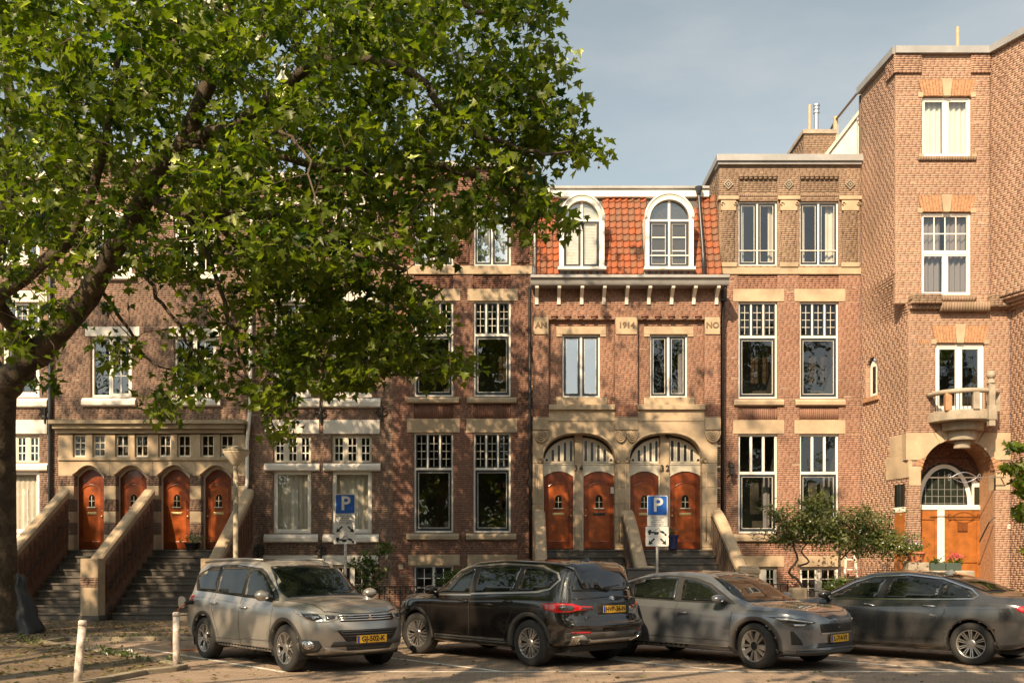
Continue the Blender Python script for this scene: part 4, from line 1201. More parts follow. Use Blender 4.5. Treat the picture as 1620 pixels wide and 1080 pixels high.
# ================================================================== house B: four arched doors under a stone porch
HB = thing('brick_house', 'brown brick house with four arched doors under a stone ledge and double stairs', 'house', (U(240), YF, 0), 'row houses')
ex = []; hol = []
b0, b1 = U(83), U(398); zled = Z(675); ztb = Z(262)
for (a, b) in ((143, 208), (275, 342)):
    a, b = U(a), U(b)
    def hole(c, e): ex.append(rect_ex(a, b, Z(c), Z(e))); hol.append(rect_ex(a, b, Z(c), Z(e)))
    hole(628, 532)
    m_ = a + (b - a) * .46
    w = window(HB, p, a, b, Z(628), Z(532), [dict(r=(a + .1, m_ - .04, Z(628) + .08, Z(532) - .07), sw=.0), dict(r=(m_ + .04, b - .08, Z(628) + .08, Z(532) - .07), gx=2, gy=3, sw=.04, bars='white_paint', bw=.035)], [(m_ - .04, m_ + .04, Z(628), Z(532))], fw=.08)
    sill(HB, p, a - .24, b + .15, Z(643), Z(628), .12, 'white_band', ex)
    stone(HB, p, a - .15, b + .25, Z(532), Z(517), .03, 'white_band', 'lintel', ex)
    hole(432, 350)
    win_case(HB, p, a, b, Z(432), Z(350), 2, 2, 3, sash='white_paint', bead=None, fw=.08)
    sill(HB, p, a - .2, b + .15, Z(444), Z(432), .12, 'white_band', ex)
    stone(HB, p, a - .2, b + .2, Z(350), Z(336), .03, 'white_band', 'lintel', ex)
anchor(HB, p, U(170), Z(490), .2)
brick_mesh('bricks', courses(p, b0, b1, zled, ztb, ex), *PAL['brown'], HB)
backing(p, b0 + .001, b1 - .001, zled, ztb, ex, 'mortar_grey', HB)
stone(HB, p, b0 + .01, b1 - .01, ztb, Z(254), .25, 'white_band', 'coping')
# stone ledge
mb = MB(); p.box(mb, U(86), U(393), -.42, .1, Z(673), Z(667)); p.box(mb, U(90), U(390), -.32, .1, Z(680), Z(673)); p.box(mb, U(92), U(388), -.2, .1, Z(686), Z(680))
mb.build('stone_ledge', 'sandstone_dark', HB, bevel=.012)
pq = FP(YF - .12); Uq, Zq = pq.U, pq.Z
small = [(115, 135), (146, 166), (182, 203), (213, 234), (250, 270), (280, 301), (317, 338), (348, 369)]
zt0, zt1 = Zq(686), Zq(740)
exs = [rect_ex(Uq(a), Uq(b), Zq(722), Zq(688)) for a, b in small]
# mullion stones between the little windows
xs = [92] + [v for ab in small for v in ab] + [388]
for a, b in zip(xs[0::2], xs[1::2]):
    mb = MB(); pq.box(mb, Uq(a), Uq(b), 0, .3, Zq(723), Zq(686.5)); mb.build('stone_block', 'sandstone', HB, bevel=.01)
for k, (a, b) in enumerate(small):
    win = window(HB, pq, Uq(a), Uq(b), Zq(722.5), Zq(687), [dict(r=(Uq(a) + .03, Uq(b) - .03, Zq(722.5) + .04, Zq(687) - .03), gx=2, gy=3 if k < 2 else 2, sw=.015, bars='cream_paint', bw=.03, glass='glass_lead')], fw=.035, fm='cream_paint', glass_room=False)
    room(pq, win, Uq(a) + .06, Uq(b) - .06, Zq(722) + .06, Zq(687) - .06, d0=.17, d1=.4)
mb = MB(); pq.box(mb, Uq(92), Uq(388), -.05, .25, Zq(728), Zq(723)); mb.build('stone_sill', 'sandstone', HB, bevel=.01)
dl = [(121, 164, 1), (187, 232, 1), (255, 300, 1), (322, 366, -1)]
zs2, rs2 = Zq(752), .30
edges = [92, 117, 164, 183, 232, 251, 300, 318, 366, 388]
for i, (a, b, kn) in enumerate(dl):
    a_, b_ = Uq(edges[2 * i + 1]), Uq(edges[2 * i + 2])
    L_, R_ = Uq((edges[2 * i] + edges[2 * i + 1]) / 2) if i else Uq(92), Uq((edges[2 * i + 2] + edges[2 * i + 3]) / 2) if i < 3 else Uq(388)
    arc = [(a_ + (b_ - a_) * k / 12, zs2 + rs2 * (1 - (2 * k / 12 - 1) ** 2)) for k in range(13)]
    mb = MB(); pq.prism(mb, [(L_ + .001, zs2), (a_, zs2)] + arc[1:-1] + [(b_, zs2), (R_ - .001, zs2), (R_ - .001, Zq(728)), (L_ + .001, Zq(728))], 0, .3); mb.build('arch_spandrel', 'sandstone', HB, bevel=.008)
    mb = MB(); mb.tube([pq.P(u, -.01, z + .03) for u, z in [(a_ - .05, zs2)] + arc[1:-1] + [(b_ + .05, zs2)]], .035, 6); mb.build('arch_moulding', 'sandstone', HB, smooth=True)
    pd2 = FP(YF + .12)
    ua, ub = pd2.U(a + 2), pd2.U(b)
    door(HB, pd2, ua, ub, THR + .02, pd2.Z(742), .28, d=.08, knob=kn)
    mb = MB(); arc2 = [(ua + (ub - ua) * k / 10, pd2.Z(742) - .28 + .28 * (1 - (2 * k / 10 - 1) ** 2)) for k in range(11)]
    pd2.prism(mb, [(ua - .07, THR), (ua, THR)] + arc2 + [(ub, THR), (ub + .05, THR), (ub + .05, pd2.Z(735)), (ua - .07, pd2.Z(735))], .02, .1); mb.build('door_casing', 'white_paint', HB)
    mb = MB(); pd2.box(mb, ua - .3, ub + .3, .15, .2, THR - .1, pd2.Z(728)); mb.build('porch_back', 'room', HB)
pier_it = []
for i in range(5):
    a, b = Uq(edges[2 * i]), Uq(edges[2 * i + 1])
    zz = THR
    for k, (h_, kind) in enumerate(((.46, 's'), (.36, 'b'), (.34, 's'), (.36, 'b'), (.42, 's'), (.5, 'b'), (.5, 's'))):
        z2 = min(zz + h_, zs2)
        if z2 - zz < .03: break
        if kind == 's': 
            mb = MB(); pq.box(mb, a + .001, b - .001, 0, .28, zz + .003, z2 - .003); mb.build('pier_stone', 'sandstone', HB, bevel=.012)
        else:
            pier_it += courses(pq, a, b, zz, z2, [])
            mb = MB(); pq.box(mb, a + .004, b - .004, .008, .27, zz, z2); mb.build('mortar_bed', 'mortar_dark', HB)
        zz = z2
brick_mesh('bricks', pier_it, *PAL['brown'], HB, depth=.2)
mb = MB(); p.box(mb, b0, b1, .1, .6, 0, THR - .02); p.box(mb, Uq(92), Uq(388), .22, .5, Zq(740), zled); mb.build('plinth', 'bluestone', HB)
brick_mesh('bricks', courses(p, b0, Uq(92), 0, zled, []) + courses(p, Uq(388), b1, 0, zled, []), *PAL['brown'], HB)
mb = MB(); p.box(mb, b0, Uq(92), .01, .3, 0, zled); p.box(mb, Uq(388), b1, .01, .3, 0, zled); mb.build('mortar_bed', 'mortar_grey', HB)
shell(HB, b0, b1 - .01, YF + .62, YF + 9, 0, ztb)
stairs(HB, -13.32, -11.06, YF - .35, YF - 3.05, 10, THR)
stairs(HB, -10.86, -8.05, YF - .35, YF - 3.05, 10, THR)
mat('terracotta_brick', (.22, .12, .08), .85, noise=(5, .3))
for i, (xt, xb, w) in enumerate(((-13.45, -13.75, .16), (-10.9, -11.25, .17), (-7.92, -8.05, .17))):
    yt, yb = YF - .3, YF - 3.15
    ztp, zbt = 3.82, 1.75
    # straight sloping coping
    mb = MB(); th = .22
    vs = []
    for (x, y, z) in ((xt, yt, ztp), (xb, yb, zbt)):
        vs += [(x - w, y, z - th), (x + w, y, z - th), (x + w, y, z - .05), (x + w * .7, y, z), (x - w * .7, y, z), (x - w, y, z - .05)]
    mb.add(vs, [tuple(range(6)), tuple(range(11, 5, -1))] + [(k, (k + 1) % 6, (k + 1) % 6 + 6, k + 6) for k in range(6)])
    co = mb.build('stair_parapet', 'sandstone', HB, bevel=.01)
    mb = MB(); vs = []
    for (x, y, z) in ((xt, yt, ztp), (xb, yb, zbt)):
        vs += [(x - w * .7, y, .05), (x + w * .7, y, .05), (x + w * .7, y, z - th + .01), (x - w * .7, y, z - th + .01)]
    mb.add(vs, [(0, 1, 2, 3), (7, 6, 5, 4)] + [(k, (k + 1) % 4, (k + 1) % 4 + 4, k + 4) for k in range(4)])
    mb.build('parapet_wall', 'terracotta_brick', co)
    # recessed brick pattern on the stair side: upright slots
    side = PL((xt + (w * .7 + .004), yt), (xb - xt, yb - yt))
    L_ = math.hypot(xb - xt, yb - yt)
    sl = []
    for k in range(13):
        s0 = L_ * (k + .12) / 13; s1 = L_ * (k + .78) / 13; zt_s = ztp + (zbt - ztp) * ((k + .5) / 13) - th - .15
        zb_s = THR + (0.05 - THR) * ((k + .5) / 13) + .25
        for j in range(int((zt_s - zb_s) / .07)):
            sl.append((side, s0, s1, zb_s + j * .07, zb_s + j * .07 + .058, .012))
    brick_mesh('pattern_bricks', sl, [(.27, .15, .10), (.23, .12, .08), (.31, .18, .12)], [3, 3, 2], co, depth=.02)
    mb = MB(); mb.box(xb - .24, xb + .24, yb - .42, yb + .02, .05, 1.72); mb.build('parapet_post', 'sandstone', HB, bevel=.02)
    bpost = []
    for k in range(3): 
        pp = PL((0, yb - .425)); bpost += courses(pp, xb - .245, xb + .245, .95, 1.22, [])
        break
    brick_mesh('bricks', bpost, *PAL['brown'], HB, depth=.02)
    mb = MB(); mb.box(xb - .26, xb + .26, yb - .44, yb + .04, .05, .2); mb.build('post_base', 'bluestone', HB, bevel=.01)
    if i < 3:
        ux = .30 if i < 2 else -.30
        hp = [Vector((xt + ux * .9, yt - .3, ztp - .95)), Vector((xb + ux * .9, yb + .2, zbt - .85))]
        mb = MB(); mb.tube(hp, .022, 6)
        for t in (.1, .5, .9):
            q = hp[0].lerp(hp[1], t); mb.tube([q, q - Vector((ux * .6, 0, .06))], .012, 5)
        mb.build('iron_handrail', 'black_iron', HB)

# ================================================================== house G: corner tower house
YG = 26.6
p = FP(YG); U, Z = p.U, p.Z
HG = thing('tower_house', 'tan brick corner tower house with round balcony above an arched porch', 'house', (U(1500), YG, 0), 'row houses')
zt = Z(86); zmid = Z(480)
cA = Vector((FP(YF).U(1362), YF)); cB = Vector((U(1417), YG)); cC = Vector((U(1566), YG)); cD = Vector((14.35, 24.6)); cE = Vector((30, 24.6))
cBl = Vector((U(1438), YG)); cCl = Vector((U(1598), YG))
items = []
# --- upper front
front = PL((0, YG))
ex = []
stw = [(1459, 1537, 248, 153), (1458, 1537, 467, 336)]
hol = []
def flat_arch(z0, z1, a, b, H=HG):
    """splayed brick arch with a stone key"""
    m_ = (a + b) / 2; hw = (b - a) / 2; n = 17
    o_ = []
    mb_k = MB(); front.prism(mb_k, [(m_ - .10, z0 - .01), (m_ + .10, z0 - .01), (m_ + .15, z1 + .02), (m_ - .15, z1 + .02)], -.03, .1); mb_k.build('key_stone', 'sandstone', H, bevel=.008)
    for k in range(n):
        t0, t1 = -1 + 2 * k / n, -1 + 2 * (k + 1) / n
        if abs((t0 + t1) / 2) * hw < .12: continue
        mb = MB(); sp = 1.16
        front.prism(mb, [(m_ + t0 * hw + .005, z0), (m_ + t1 * hw - .005, z0), (m_ + t1 * hw * sp - .005, z1), (m_ + t0 * hw * sp + .005, z1)], -.014, .1)
        o_.append(mb)
    mb = MB()
    for q in o_: mb.add(q.v, q.f)
    stuff(mb.build('arch_bricks', 'arch_brick', H))
mat('arch_brick', (.40, .215, .115), .88, noise=(14, .4, 3), bump=(40, .3))
for i, (a, b, c, e) in enumerate(stw):
    a, b, c, e = U(a), U(b), Z(c), Z(e)
    ex.append(rect_ex(a, b, c, e)); hol.append(rect_ex(a, b, c, e))
    for q in (a - .12, b - .02): mb = MB(); front.box(mb, q, q + .14, -.02, .1, e - .02, e + .12); mb.build('lintel_end', 'sandstone', HG, bevel=.006)
    ex.append(rect_ex(a - .12, b + .12, e - .01, e + .12))
    flat_arch(e + .02, e + .47, a, b); ex.append((e + .0, e + .48, (lambda a, b, e: lambda z: ((a + b) / 2 - (b - a) / 2 * (1 + .16 * (z - e) / .47), (a + b) / 2 + (b - a) / 2 * (1 + .16 * (z - e) / .47)))(a, b, e)))
    if i == 0:
        w = win_case(HG, p, a, b, c, e, 2, 1, 1, sash='white_paint', bead=None, gap=.08, fw=.06)
        curtain(p, w, a + .05, a + .62, c + .05, e - .05, 'curtain', .26, amp=.045); curtain(p, w, b - .66, b - .05, c + .05, e - .05, 'curtain', .26, amp=.045)
    else:
        zt_ = Z(399)
        w = window(HG, p, a, b, c, e, [dict(r=(a + .06, b - .06, zt_ + .04, e - .06), gx=4, gy=2, sw=.03, bars='white_paint', bw=.03), dict(r=(a + .06, (a + b) / 2 - .04, c + .06, zt_ - .04), sw=.04, sm='white_paint'), dict(r=((a + b) / 2 + .04, b - .06, c + .06, zt_ - .04), sw=.04, sm='white_paint')], [(a + .06, b - .06, zt_ - .04, zt_ + .04), ((a + b) / 2 - .04, (a + b) / 2 + .04, c + .06, zt_ - .04)], .06)
        curtain(p, w, a + .06, (a + b) / 2 - .05, c + .05, e - .05, 'grey_curtain', .28, amp=.045); curtain(p, w, (a + b) / 2 + .12, b - .06, c + .05, e - .05, 'grey_curtain', .28, amp=.045)
    # brick-on-edge sill
    s_ = soldiers(front, a - .12, b + .12, c - .12, c - .0, .075, .06); brick_mesh('sill_bricks', s_, *PAL['umber'], HG)
    for q in (a - .12, b - .02) if i == 0 else (): mb = MB(); front.box(mb, q, q + .14, -.065, .1, c - .02, c + .06); mb.build('sill_end', 'sandstone', HG)
    ex.append(rect_ex(a - .12, b + .12, c - .12, c))
upper = courses(front, cB.x, cC.x, zmid, zt, ex)
# parapet with thicker corner blocks
zpar = Z(117)
it2 = courses(front, cB.x - .04, U(1457), zpar, Z(87), [], .06) + courses(front, U(1535), cC.x, zpar, Z(87), [], .06)
lf = PL((cA.x, cA.y), (cB.x - cA.x, cB.y - cA.y)); Llf = (cB - cA).length
lf_low = PL((cA.x, cA.y), (cBl.x - cA.x, cBl.y - cA.y)); Ll = (cBl - cA).length
rf = PL((cC.x, cC.y), (cD.x - cC.x, cD.y - cC.y)); Lr = (cD - cC).length
rf_low = PL((cCl.x, cCl.y), (cD.x - cCl.x, cD.y - cCl.y)); Lrl = (cD - cCl).length
ff = PL((cD.x, cD.y), (1, 0))
it2 += courses(lf, Llf - .5, Llf + .05, zpar, Z(87), [], .06)
zhi, zlo = Z(432), Z(497); NC = 16
upper += courses(lf, 0, Llf, zhi, zt, [])
corb = []
for k in range(NC):
    za_, zb_2 = zhi + (zlo - zhi) * (k + 1) / NC, zhi + (zlo - zhi) * k / NC; e_ = cB.lerp(cBl, (k + .5) / NC)
    pk_ = PL((cA.x, cA.y), (e_.x - cA.x, e_.y - cA.y)); lk = (e_ - cA).length; corb.append((pk_, lk, za_, zb_2, e_)); upper += courses(pk_, 0, lk, za_, zb_2, [])
    upper += courses(front, e_.x, cBl.x + .01, za_, zb_2, []) if za_ < zmid else []
zhR, zlR = Z(474), Z(492)
for k in range(4):
    za_, zb_2 = zhR + (zlR - zhR) * (k + 1) / 4, zhR + (zlR - zhR) * k / 4; e_ = cC.lerp(cCl, (k + .5) / 4)
    pk_ = PL((e_.x, e_.y), (cD.x - e_.x, cD.y - e_.y)); lk = (cD - e_).length; corb.append((pk_, lk, za_, zb_2, e_)); upper += courses(pk_, 0, lk, za_, zb_2, [])
    upper += courses(front, cC.x, e_.x, max(za_, zmid), zb_2, []) if zb_2 > zmid + .01 else []
upper += courses(rf, 0, Lr, zhR, zt, []) + courses(ff, 0, 3.0, 0, zt, [])
# small arched window in the left flank
wu0, wu1 = Ll * .12, Ll * .36
kz0, kz1 = FP(28.3).Z(628), FP(28.3).Z(580)
exl = [rect_ex(wu0, wu1, kz0, kz1), circ_ex((wu0 + wu1) / 2, kz1, (wu1 - wu0) / 2, kz1, kz1 + (wu1 - wu0) / 2)]
# stone blocks that cap the left entrance corner
lower = courses(lf_low, 0, Ll, 0, zlo, exl)
mb = MB(); lf_low.prism(mb, [(wu0 + .08, kz0), (wu1 - .08, kz0), (wu1 - .08, kz1)] + [((wu0 + wu1) / 2 + (wu1 - wu0 - .16) / 2 * math.cos(q), kz1 + (wu1 - wu0 - .16) / 2 * math.sin(q)) for q in np.linspace(0, PI, 9)], .09, .12)
aw = mb.build('arched_window', 'white_paint', HG)
mb = MB(); lf_low.box(mb, wu0 + .2, wu1 - .2, .08, .1, kz0 + .12, kz1); mb.build('pane', 'glass_dark', aw)
mb = MB(); lf_low.box(mb, wu0 - .1, wu1 + .1, -.07, .1, kz0 - .13, kz0 - .0); mb.build('window_sill', 'arch_brick', HG)
# --- lower front with balcony door and porch arch
exf = []
ba, bb, bz0, bz1 = U(1480), U(1558), Z(650), Z(543)
exf.append(rect_ex(ba, bb, bz0, bz1))
for q in (ba - .12, bb - .02): mb = MB(); front.box(mb, q, q + .14, -.02, .1, bz1 - .02, bz1 + .12); mb.build('lintel_end', 'sandstone', HG)
flat_arch(bz1 + .02, bz1 + .50, ba, bb); exf.append((bz1, bz1 + .5, lambda z: ((ba + bb) / 2 - (bb - ba) / 2 * (1 + .16 * (z - bz1) / .5), (ba + bb) / 2 + (bb - ba) / 2 * (1 + .16 * (z - bz1) / .5))))
w = win_case(HG, p, ba, bb, bz0, bz1, 2, 1, 1, sash='white_paint', bead=None, gap=.10, fw=.10, glass='glass')
arU, arZ, arR = U(1516), Z(752), 1.05
za = arZ
exf.append(rect_ex(arU - arR, arU + arR, 0, za)); exf.append(circ_ex(arU, za, arR, za, za + arR))
lower += courses(front, cBl.x, cCl.x, 0, zmid, exf)
lower += courses(rf_low, 0, Lrl, 0, zlR, [])
brick_mesh('bricks', upper + it2 + lower, *PAL['tan'], HG)
MT = 'mortar_tan'
backing(front, cB.x, cC.x, zmid, zt, ex, MT, HG); backing(front, cBl.x, cCl.x, 0, zmid, exf, MT, HG)
backing(lf, 0, Llf, zhi, zt, [], MT, HG); backing(lf_low, 0, Ll, 0, zlo, exl, MT, HG)
for pk_, lk, za_, zb_2, e_ in corb: backing(pk_, 0, lk, za_, zb_2, [], MT, HG); backing(rf, 0, Lr, zhR, zt, [], MT, HG); backing(rf_low, 0, Lrl, 0, zlR, [], MT, HG); backing(ff, 0, 16, 0, zt, [], MT, HG)
mb = MB(); mb.add([(cB.x + .3, cB.y + .3, zmid), (cC.x, cC.y + .05, zmid), (cCl.x, cCl.y, zmid), (cBl.x + .1, cBl.y, zmid)], [(0, 1, 2, 3)]); mb.build('ledge_floor', MT, HG)
# vent grille
mb = MB()
for k in range(6): front.box(mb, U(1452) + k * .055, U(1452) + k * .055 + .03, -.012, .02, Z(543), Z(538))
mb.build('vent_grille', 'arch_brick', HG)
# projecting brick band with thick ends
bd = soldiers(front, U(1445), U(1603), Z(490), Z(482), .10, .14) + courses(front, U(1437), U(1484), Z(484), Z(468), [], .26) + courses(front, U(1562), U(1606), Z(488), Z(468), [], .26) + soldiers(front, U(1484), U(1562), Z(494), Z(480), .075, .20)
bd += soldiers(front, U(1480), U(1540), Z(478), Z(470), .075, .12)
brick_mesh('band_bricks', bd, *PAL['umber'], HG, depth=.05)
mb = MB(); front.box(mb, U(1438), U(1604), -.13, .05, Z(489), Z(480)); front.box(mb, U(1438), U(1483), -.25, .05, Z(483), Z(469)); front.box(mb, U(1563), U(1605), -.25, .05, Z(487), Z(469)); mb.build('band_core', MT, HG)
# coping
mb = MB()
def cop(a, b, z0, z1, o_=.12, inn=.5):
    t = (b - a).normalized(); nn = Vector((t.y, -t.x))
    q = [a + nn * o_ - t * .05, b + nn * o_ + t * .05, b - nn * inn, a - nn * inn]
    mb.hexa([(v.x, v.y, z0) for v in q] + [(v.x, v.y, z1) for v in q])
cop(cA, cB, Z(87), Z(76)); cop(cB, cC, Z(87) + .002, Z(76) + .003); cop(cC, cD, Z(87) + .001, Z(76) + .002); cop(cD, Vector((18, cD.y)), Z(87) + .003, Z(76) + .004)
mb.build('coping', 'zinc', HG)
mb = MB(); mb.add([(cA.x, cA.y, zt), (cB.x, cB.y + .1, zt), (cC.x, cC.y + .1, zt), (cD.x, cD.y + .1, zt), (30, 24.7, zt), (30, 40, zt), (11.65, 40, zt), (11.65, YF + .2, zt)], [tuple(range(8))]); mb.build('flat_roof', 'roof_felt', HG)
mb = MB(); mb.box(11.6, 11.7, YF + .1, 40, FP(YF).Z(250), zt - .01); mb.box(cA.x + .01, 11.6, YF + .1, YF + .2, FP(YF).Z(250), zt - .01); mb.build('side_wall', 'wall_side', HG)
# porch: stone shoulders, ring, recessed wall, doors
for (x0, x1, y0, y1) in ((1428, 1470, 733, 690), (1560, 1601, 760, 690)):
    pass
def ring(a0, a1, r0, r1, n, d0, d1, m, name):
    mb = MB()
    for k in range(n):
        q0, q1 = a0 + (a1 - a0) * k / n + .008, a0 + (a1 - a0) * (k + 1) / n - .008
        c = [(arU + r0 * math.cos(q0), za + r0 * math.sin(q0)), (arU + r1 * math.cos(q0), za + r1 * math.sin(q0)), (arU + r1 * math.cos(q1), za + r1 * math.sin(q1)), (arU + r0 * math.cos(q1), za + r0 * math.sin(q1))]
        one = MB(); front.prism(one, c[::-1], d0, d1); one.build(name, m, HG, bevel=.006)
ring(R(60), R(120), arR - .02, arR + .3, 7, -.012, .25, 'sandstone', 'arch_stone')
ring(R(8), R(30), arR - .02, arR + .18, 4, -.011, .25, 'arch_brick', 'arch_stone'); ring(R(150), R(172), arR - .02, arR + .18, 4, -.011, .25, 'arch_brick', 'arch_stone')
for s in (-1, 1):
    pts = [(arU + s * arR * math.cos(q), za + arR * math.sin(q)) for q in np.linspace(R(30), R(60), 6)]
    outx = arU + s * (arR + .42)
    mb = MB(); front.prism(mb, pts + [(arU + s * .72, za + arR + .15), (outx, za + arR + .15), (outx, za + arR * .42), (arU + s * (arR + .02), za + arR * .42)], -.02, .25); mb.build('shoulder_stone', 'sandstone', HG)
stone(HG, front, cBl.x + .0, arU - arR - .0, Z(768), Z(738), .02, name='impost_stone', depth=.4)
stone(HG, front, arU + arR, cCl.x, Z(775), Z(748), .02, name='impost_stone', depth=.4)
mb = MB(); lf_low.box(mb, Ll * .55, Ll + .02, -.02, .3, FP(27.2).Z(758), FP(27.2).Z(722)); lf_low.box(mb, Ll * .62, Ll + .02, -.015, .3, FP(27.2).Z(722), FP(27.2).Z(690)); mb.build('corner_stone', 'sandstone', HG, bevel=.01)
mb = MB(); lf_low.box(mb, Ll * .72, Ll * .92, -.008, .05, FP(27).Z(802), FP(27).Z(766)); mb.build('side_light', 'glass_dark', HG)
mb = MB(); lf_low.box(mb, Ll * .70, Ll * .93, -.02, .05, FP(27).Z(810), FP(27).Z(802)); mb.build('side_transom', 'white_paint', HG)
mb = MB(); lf_low.box(mb, Ll * .72, Ll * .92, -.006, .05, .9, FP(27).Z(810)); mb.build('side_door', 'oak_wood', HG)
YP = YG + .95
pp = FP(YP); Up, Zp = pp.U, pp.Z
inner = PL((0, YP))
l_, r_ = arU - arR, arU + arR
# vaulted soffit and side walls of the porch
mb = MB(); n = 16
av = arR + .004
pr = [(r_ + .004, .05)] + [(arU + av * math.cos(q), za + av * math.sin(q)) for q in np.linspace(0, PI, n)] + [(l_ - .004, .05)]
for (u1, z1), (u2, z2) in zip(pr[:-1], pr[1:]):
    mb.add([front.P(u1, .05, z1), front.P(u2, .05, z2), front.P(u2, 1.0, z2), front.P(u1, 1.0, z1)], [(0, 1, 2, 3)])
mb.build('porch_vault', 'arch_brick', HG)
dzt = Zp(806)
fz1 = Zp(735)
brick_mesh('bricks', courses(inner, l_ - .1, r_ + .1, dzt, za + arR + .1, [circ_ex(Up(1496), Zp(782), Up(1540) - Up(1496) + .1, Zp(806), Zp(735) + .2, rz=Zp(732) - Zp(782)), rect_ex(Up(1540), Up(1556), dzt, Zp(765))]), *PAL['red'], HG, depth=.06)
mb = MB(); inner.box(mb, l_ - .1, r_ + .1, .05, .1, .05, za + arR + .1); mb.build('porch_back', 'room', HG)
# fanlight
c_, rz_ = Up(1494), Zp(734) - Zp(800); hw_ = Up(1538) - Up(1494)
mb = MB()
fan = [(c_ + hw_ * math.cos(q), Zp(800) + rz_ * math.sin(q)) for q in np.linspace(0, PI, 20)]
inner.prism(mb, [(c_ + hw_, Zp(806))] + fan + [(c_ - hw_, Zp(806))], .0, .05); FN = mb.build('fanlight', 'white_paint', HG)
mb = MB(); inner.prism(mb, [(c_ + (hw_ - .14) * math.cos(q), Zp(800) + .04 + (rz_ - .16) * math.sin(q)) for q in np.linspace(0, PI, 20)], -.012, .02); mb.build('pane', 'glass_green', FN)
mb = MB()
for q in np.linspace(-.55, .55, 7): inner.box(mb, c_ + q - .008, c_ + q + .008, -.018, 0, Zp(800) + .04, Zp(800) + (rz_ - .2) * math.sqrt(max(0, 1 - (q / (hw_ - .1)) ** 2)))
for z in np.arange(Zp(796), Zp(745), .2): inner.box(mb, c_ - (hw_ - .16) * .93, c_ + (hw_ - .16) * .93, -.017, 0, z, z + .014) if z < Zp(765) else None
mb.build('lead_bar', 'lead', FN)
mb = MB(); inner.prism(mb, [(Up(1538), Zp(806)), (Up(1556), Zp(806)), (Up(1556), Zp(766)), (Up(1548), Zp(763)), (Up(1538), Zp(755))], -.005, .05); S2 = mb.build('side_light', 'white_paint', HG)
mb = MB(); inner.box(mb, Up(1541), Up(1552), -.012, .01, Zp(798), Zp(770)); mb.build('pane', 'glass_green', S2)
mb = MB(); inner.box(mb, l_ - .08, r_ + .08, -.06, .05, dzt, Zp(801)); mb.build('transom', 'white_paint', HG)
for (a, b, nm) in ((1450, 1482, 0), (1493, 1552, 1)):
    a, b = Up(a), Up(b)
    mb = MB(); inner.box(mb, a, b, .0, .05, .3, dzt); D_ = mb.build('door', 'oak_wood', HG)
    w_ = b - a; mb = MB()
    for (q0, q1, r0, r1) in ((0, .12, 0, 1), (.88, 1, 0, 1), (.12, .88, .9, 1), (.12, .88, .46, .54), (.12, .88, 0, .1)):
        h_ = dzt - .3; inner.box(mb, a + w_ * q0, a + w_ * q1, -.03, .01, .3 + h_ * r0, .3 + h_ * r1)
    mb.build('door_frame_rail', 'oak_wood', D_, bevel=.008)
    if nm:
        mb = MB(); m_ = (a + b) / 2; inner.box(mb, m_ - .14, m_ + .14, -.04, .01, dzt - .62, dzt - .38); inner.box(mb, m_ - .02, m_ + .02, -.05, .01, dzt - .60, dzt - .4); mb.build('grille_panel', mat('oak_dark', (.16, .05, .012), .4), D_)
        mb = MB(); inner.box(mb, m_ - .16, m_ + .16, -.035, .01, 1.2, 1.32); mb.build('letter_box', 'oak_dark', D_)
mb = MB(); inner.box(mb, Up(1482), Up(1493), -.05, .05, .3, dzt); inner.box(mb, Up(1553), r_ + .06, -.05, .05, .3, dzt); mb.build('door_casing', 'white_paint', HG)
mb = MB(); inner.box(mb, l_, r_, -1.4, .0, .05, .3); mb.build('porch_step', 'bluestone', HG, bevel=.01)
# tie rod with wrought scrolls across the arch
zr = Z(756); mb = MB(); mb.tube([front.P(U(1463), -.25, zr), front.P(U(1583), -.25, zr)], .018, 6)
for sg in (-1, 1):
    mb.tube([front.P(arU + .05 + q, -.25, zr + sg * .14 * math.cos(q / .36 * PI / 2)) for q in np.linspace(-.36, .36, 12)], .012, 5)
    mb.tube([front.P(arU + .05 + sg * (.36 + .09 * math.sin(t)), -.25, zr + .09 * math.sin(2 * t)) for t in np.linspace(0, PI, 10)], .012, 5)
mb.tube([front.P(U(1583), -.25, zr), front.P(U(1583), .02, zr)], .02, 6); mb.build('wrought_tie_rod', 'steel', HG)
mb = MB(); mb.tube([front.P(U(1555), .2, 2.2), front.P(U(1562), -.12, 2.75), front.P(U(1570), -.1, Z(818))], .02, 5); mb.build('boot_rail', 'black_iron', HG)
o = stone(HG, front, U(1594), U(1599), Z(836), Z(829), .015, 'white_paint', 'number_plate'); text_part('30', .09, 'black_iron', o, facing_text(front, U(1596.5), -.02, Z(832.5)), .002, 'house_number')
# balcony: half-round slab, stone corbel, balusters, rail, ball finial
bc = U(1521); br = (U(1575) - U(1467)) / 2 * .97
def half(r, z0, z1, n=22, sq=.92):
    pts = [(bc + r * math.cos(q), YG - .0 - r * sq * math.sin(q)) for q in np.linspace(0, PI, n)]
    mb = MB(); mb.add([(x, y, z0) for x, y in pts] + [(x, y, z1) for x, y in pts], [tuple(range(n))[::-1], tuple(range(n, 2 * n))] + [(i, (i + 1) % n, (i + 1) % n + n, i + n) for i in range(n)])
    return mb
BYP = .95
kk = (YG - br * .92) / YG
zsl0, zsl1 = Z(668) , Z(655)
half(br, zsl0 - .02, zsl1 + .02).build('balcony_floor', 'weathered_stone', HG, bevel=.015)
for (r_f, z0, z1) in ((.62, zsl0 - .25, zsl0 - .021), (.42, zsl0 - .52, zsl0 - .251), (.25, zsl0 - .74, zsl0 - .521)):
    half(br * r_f, z0, z1).build('balcony_corbel', 'weathered_stone', HG, bevel=.02)
mb = MB(); 
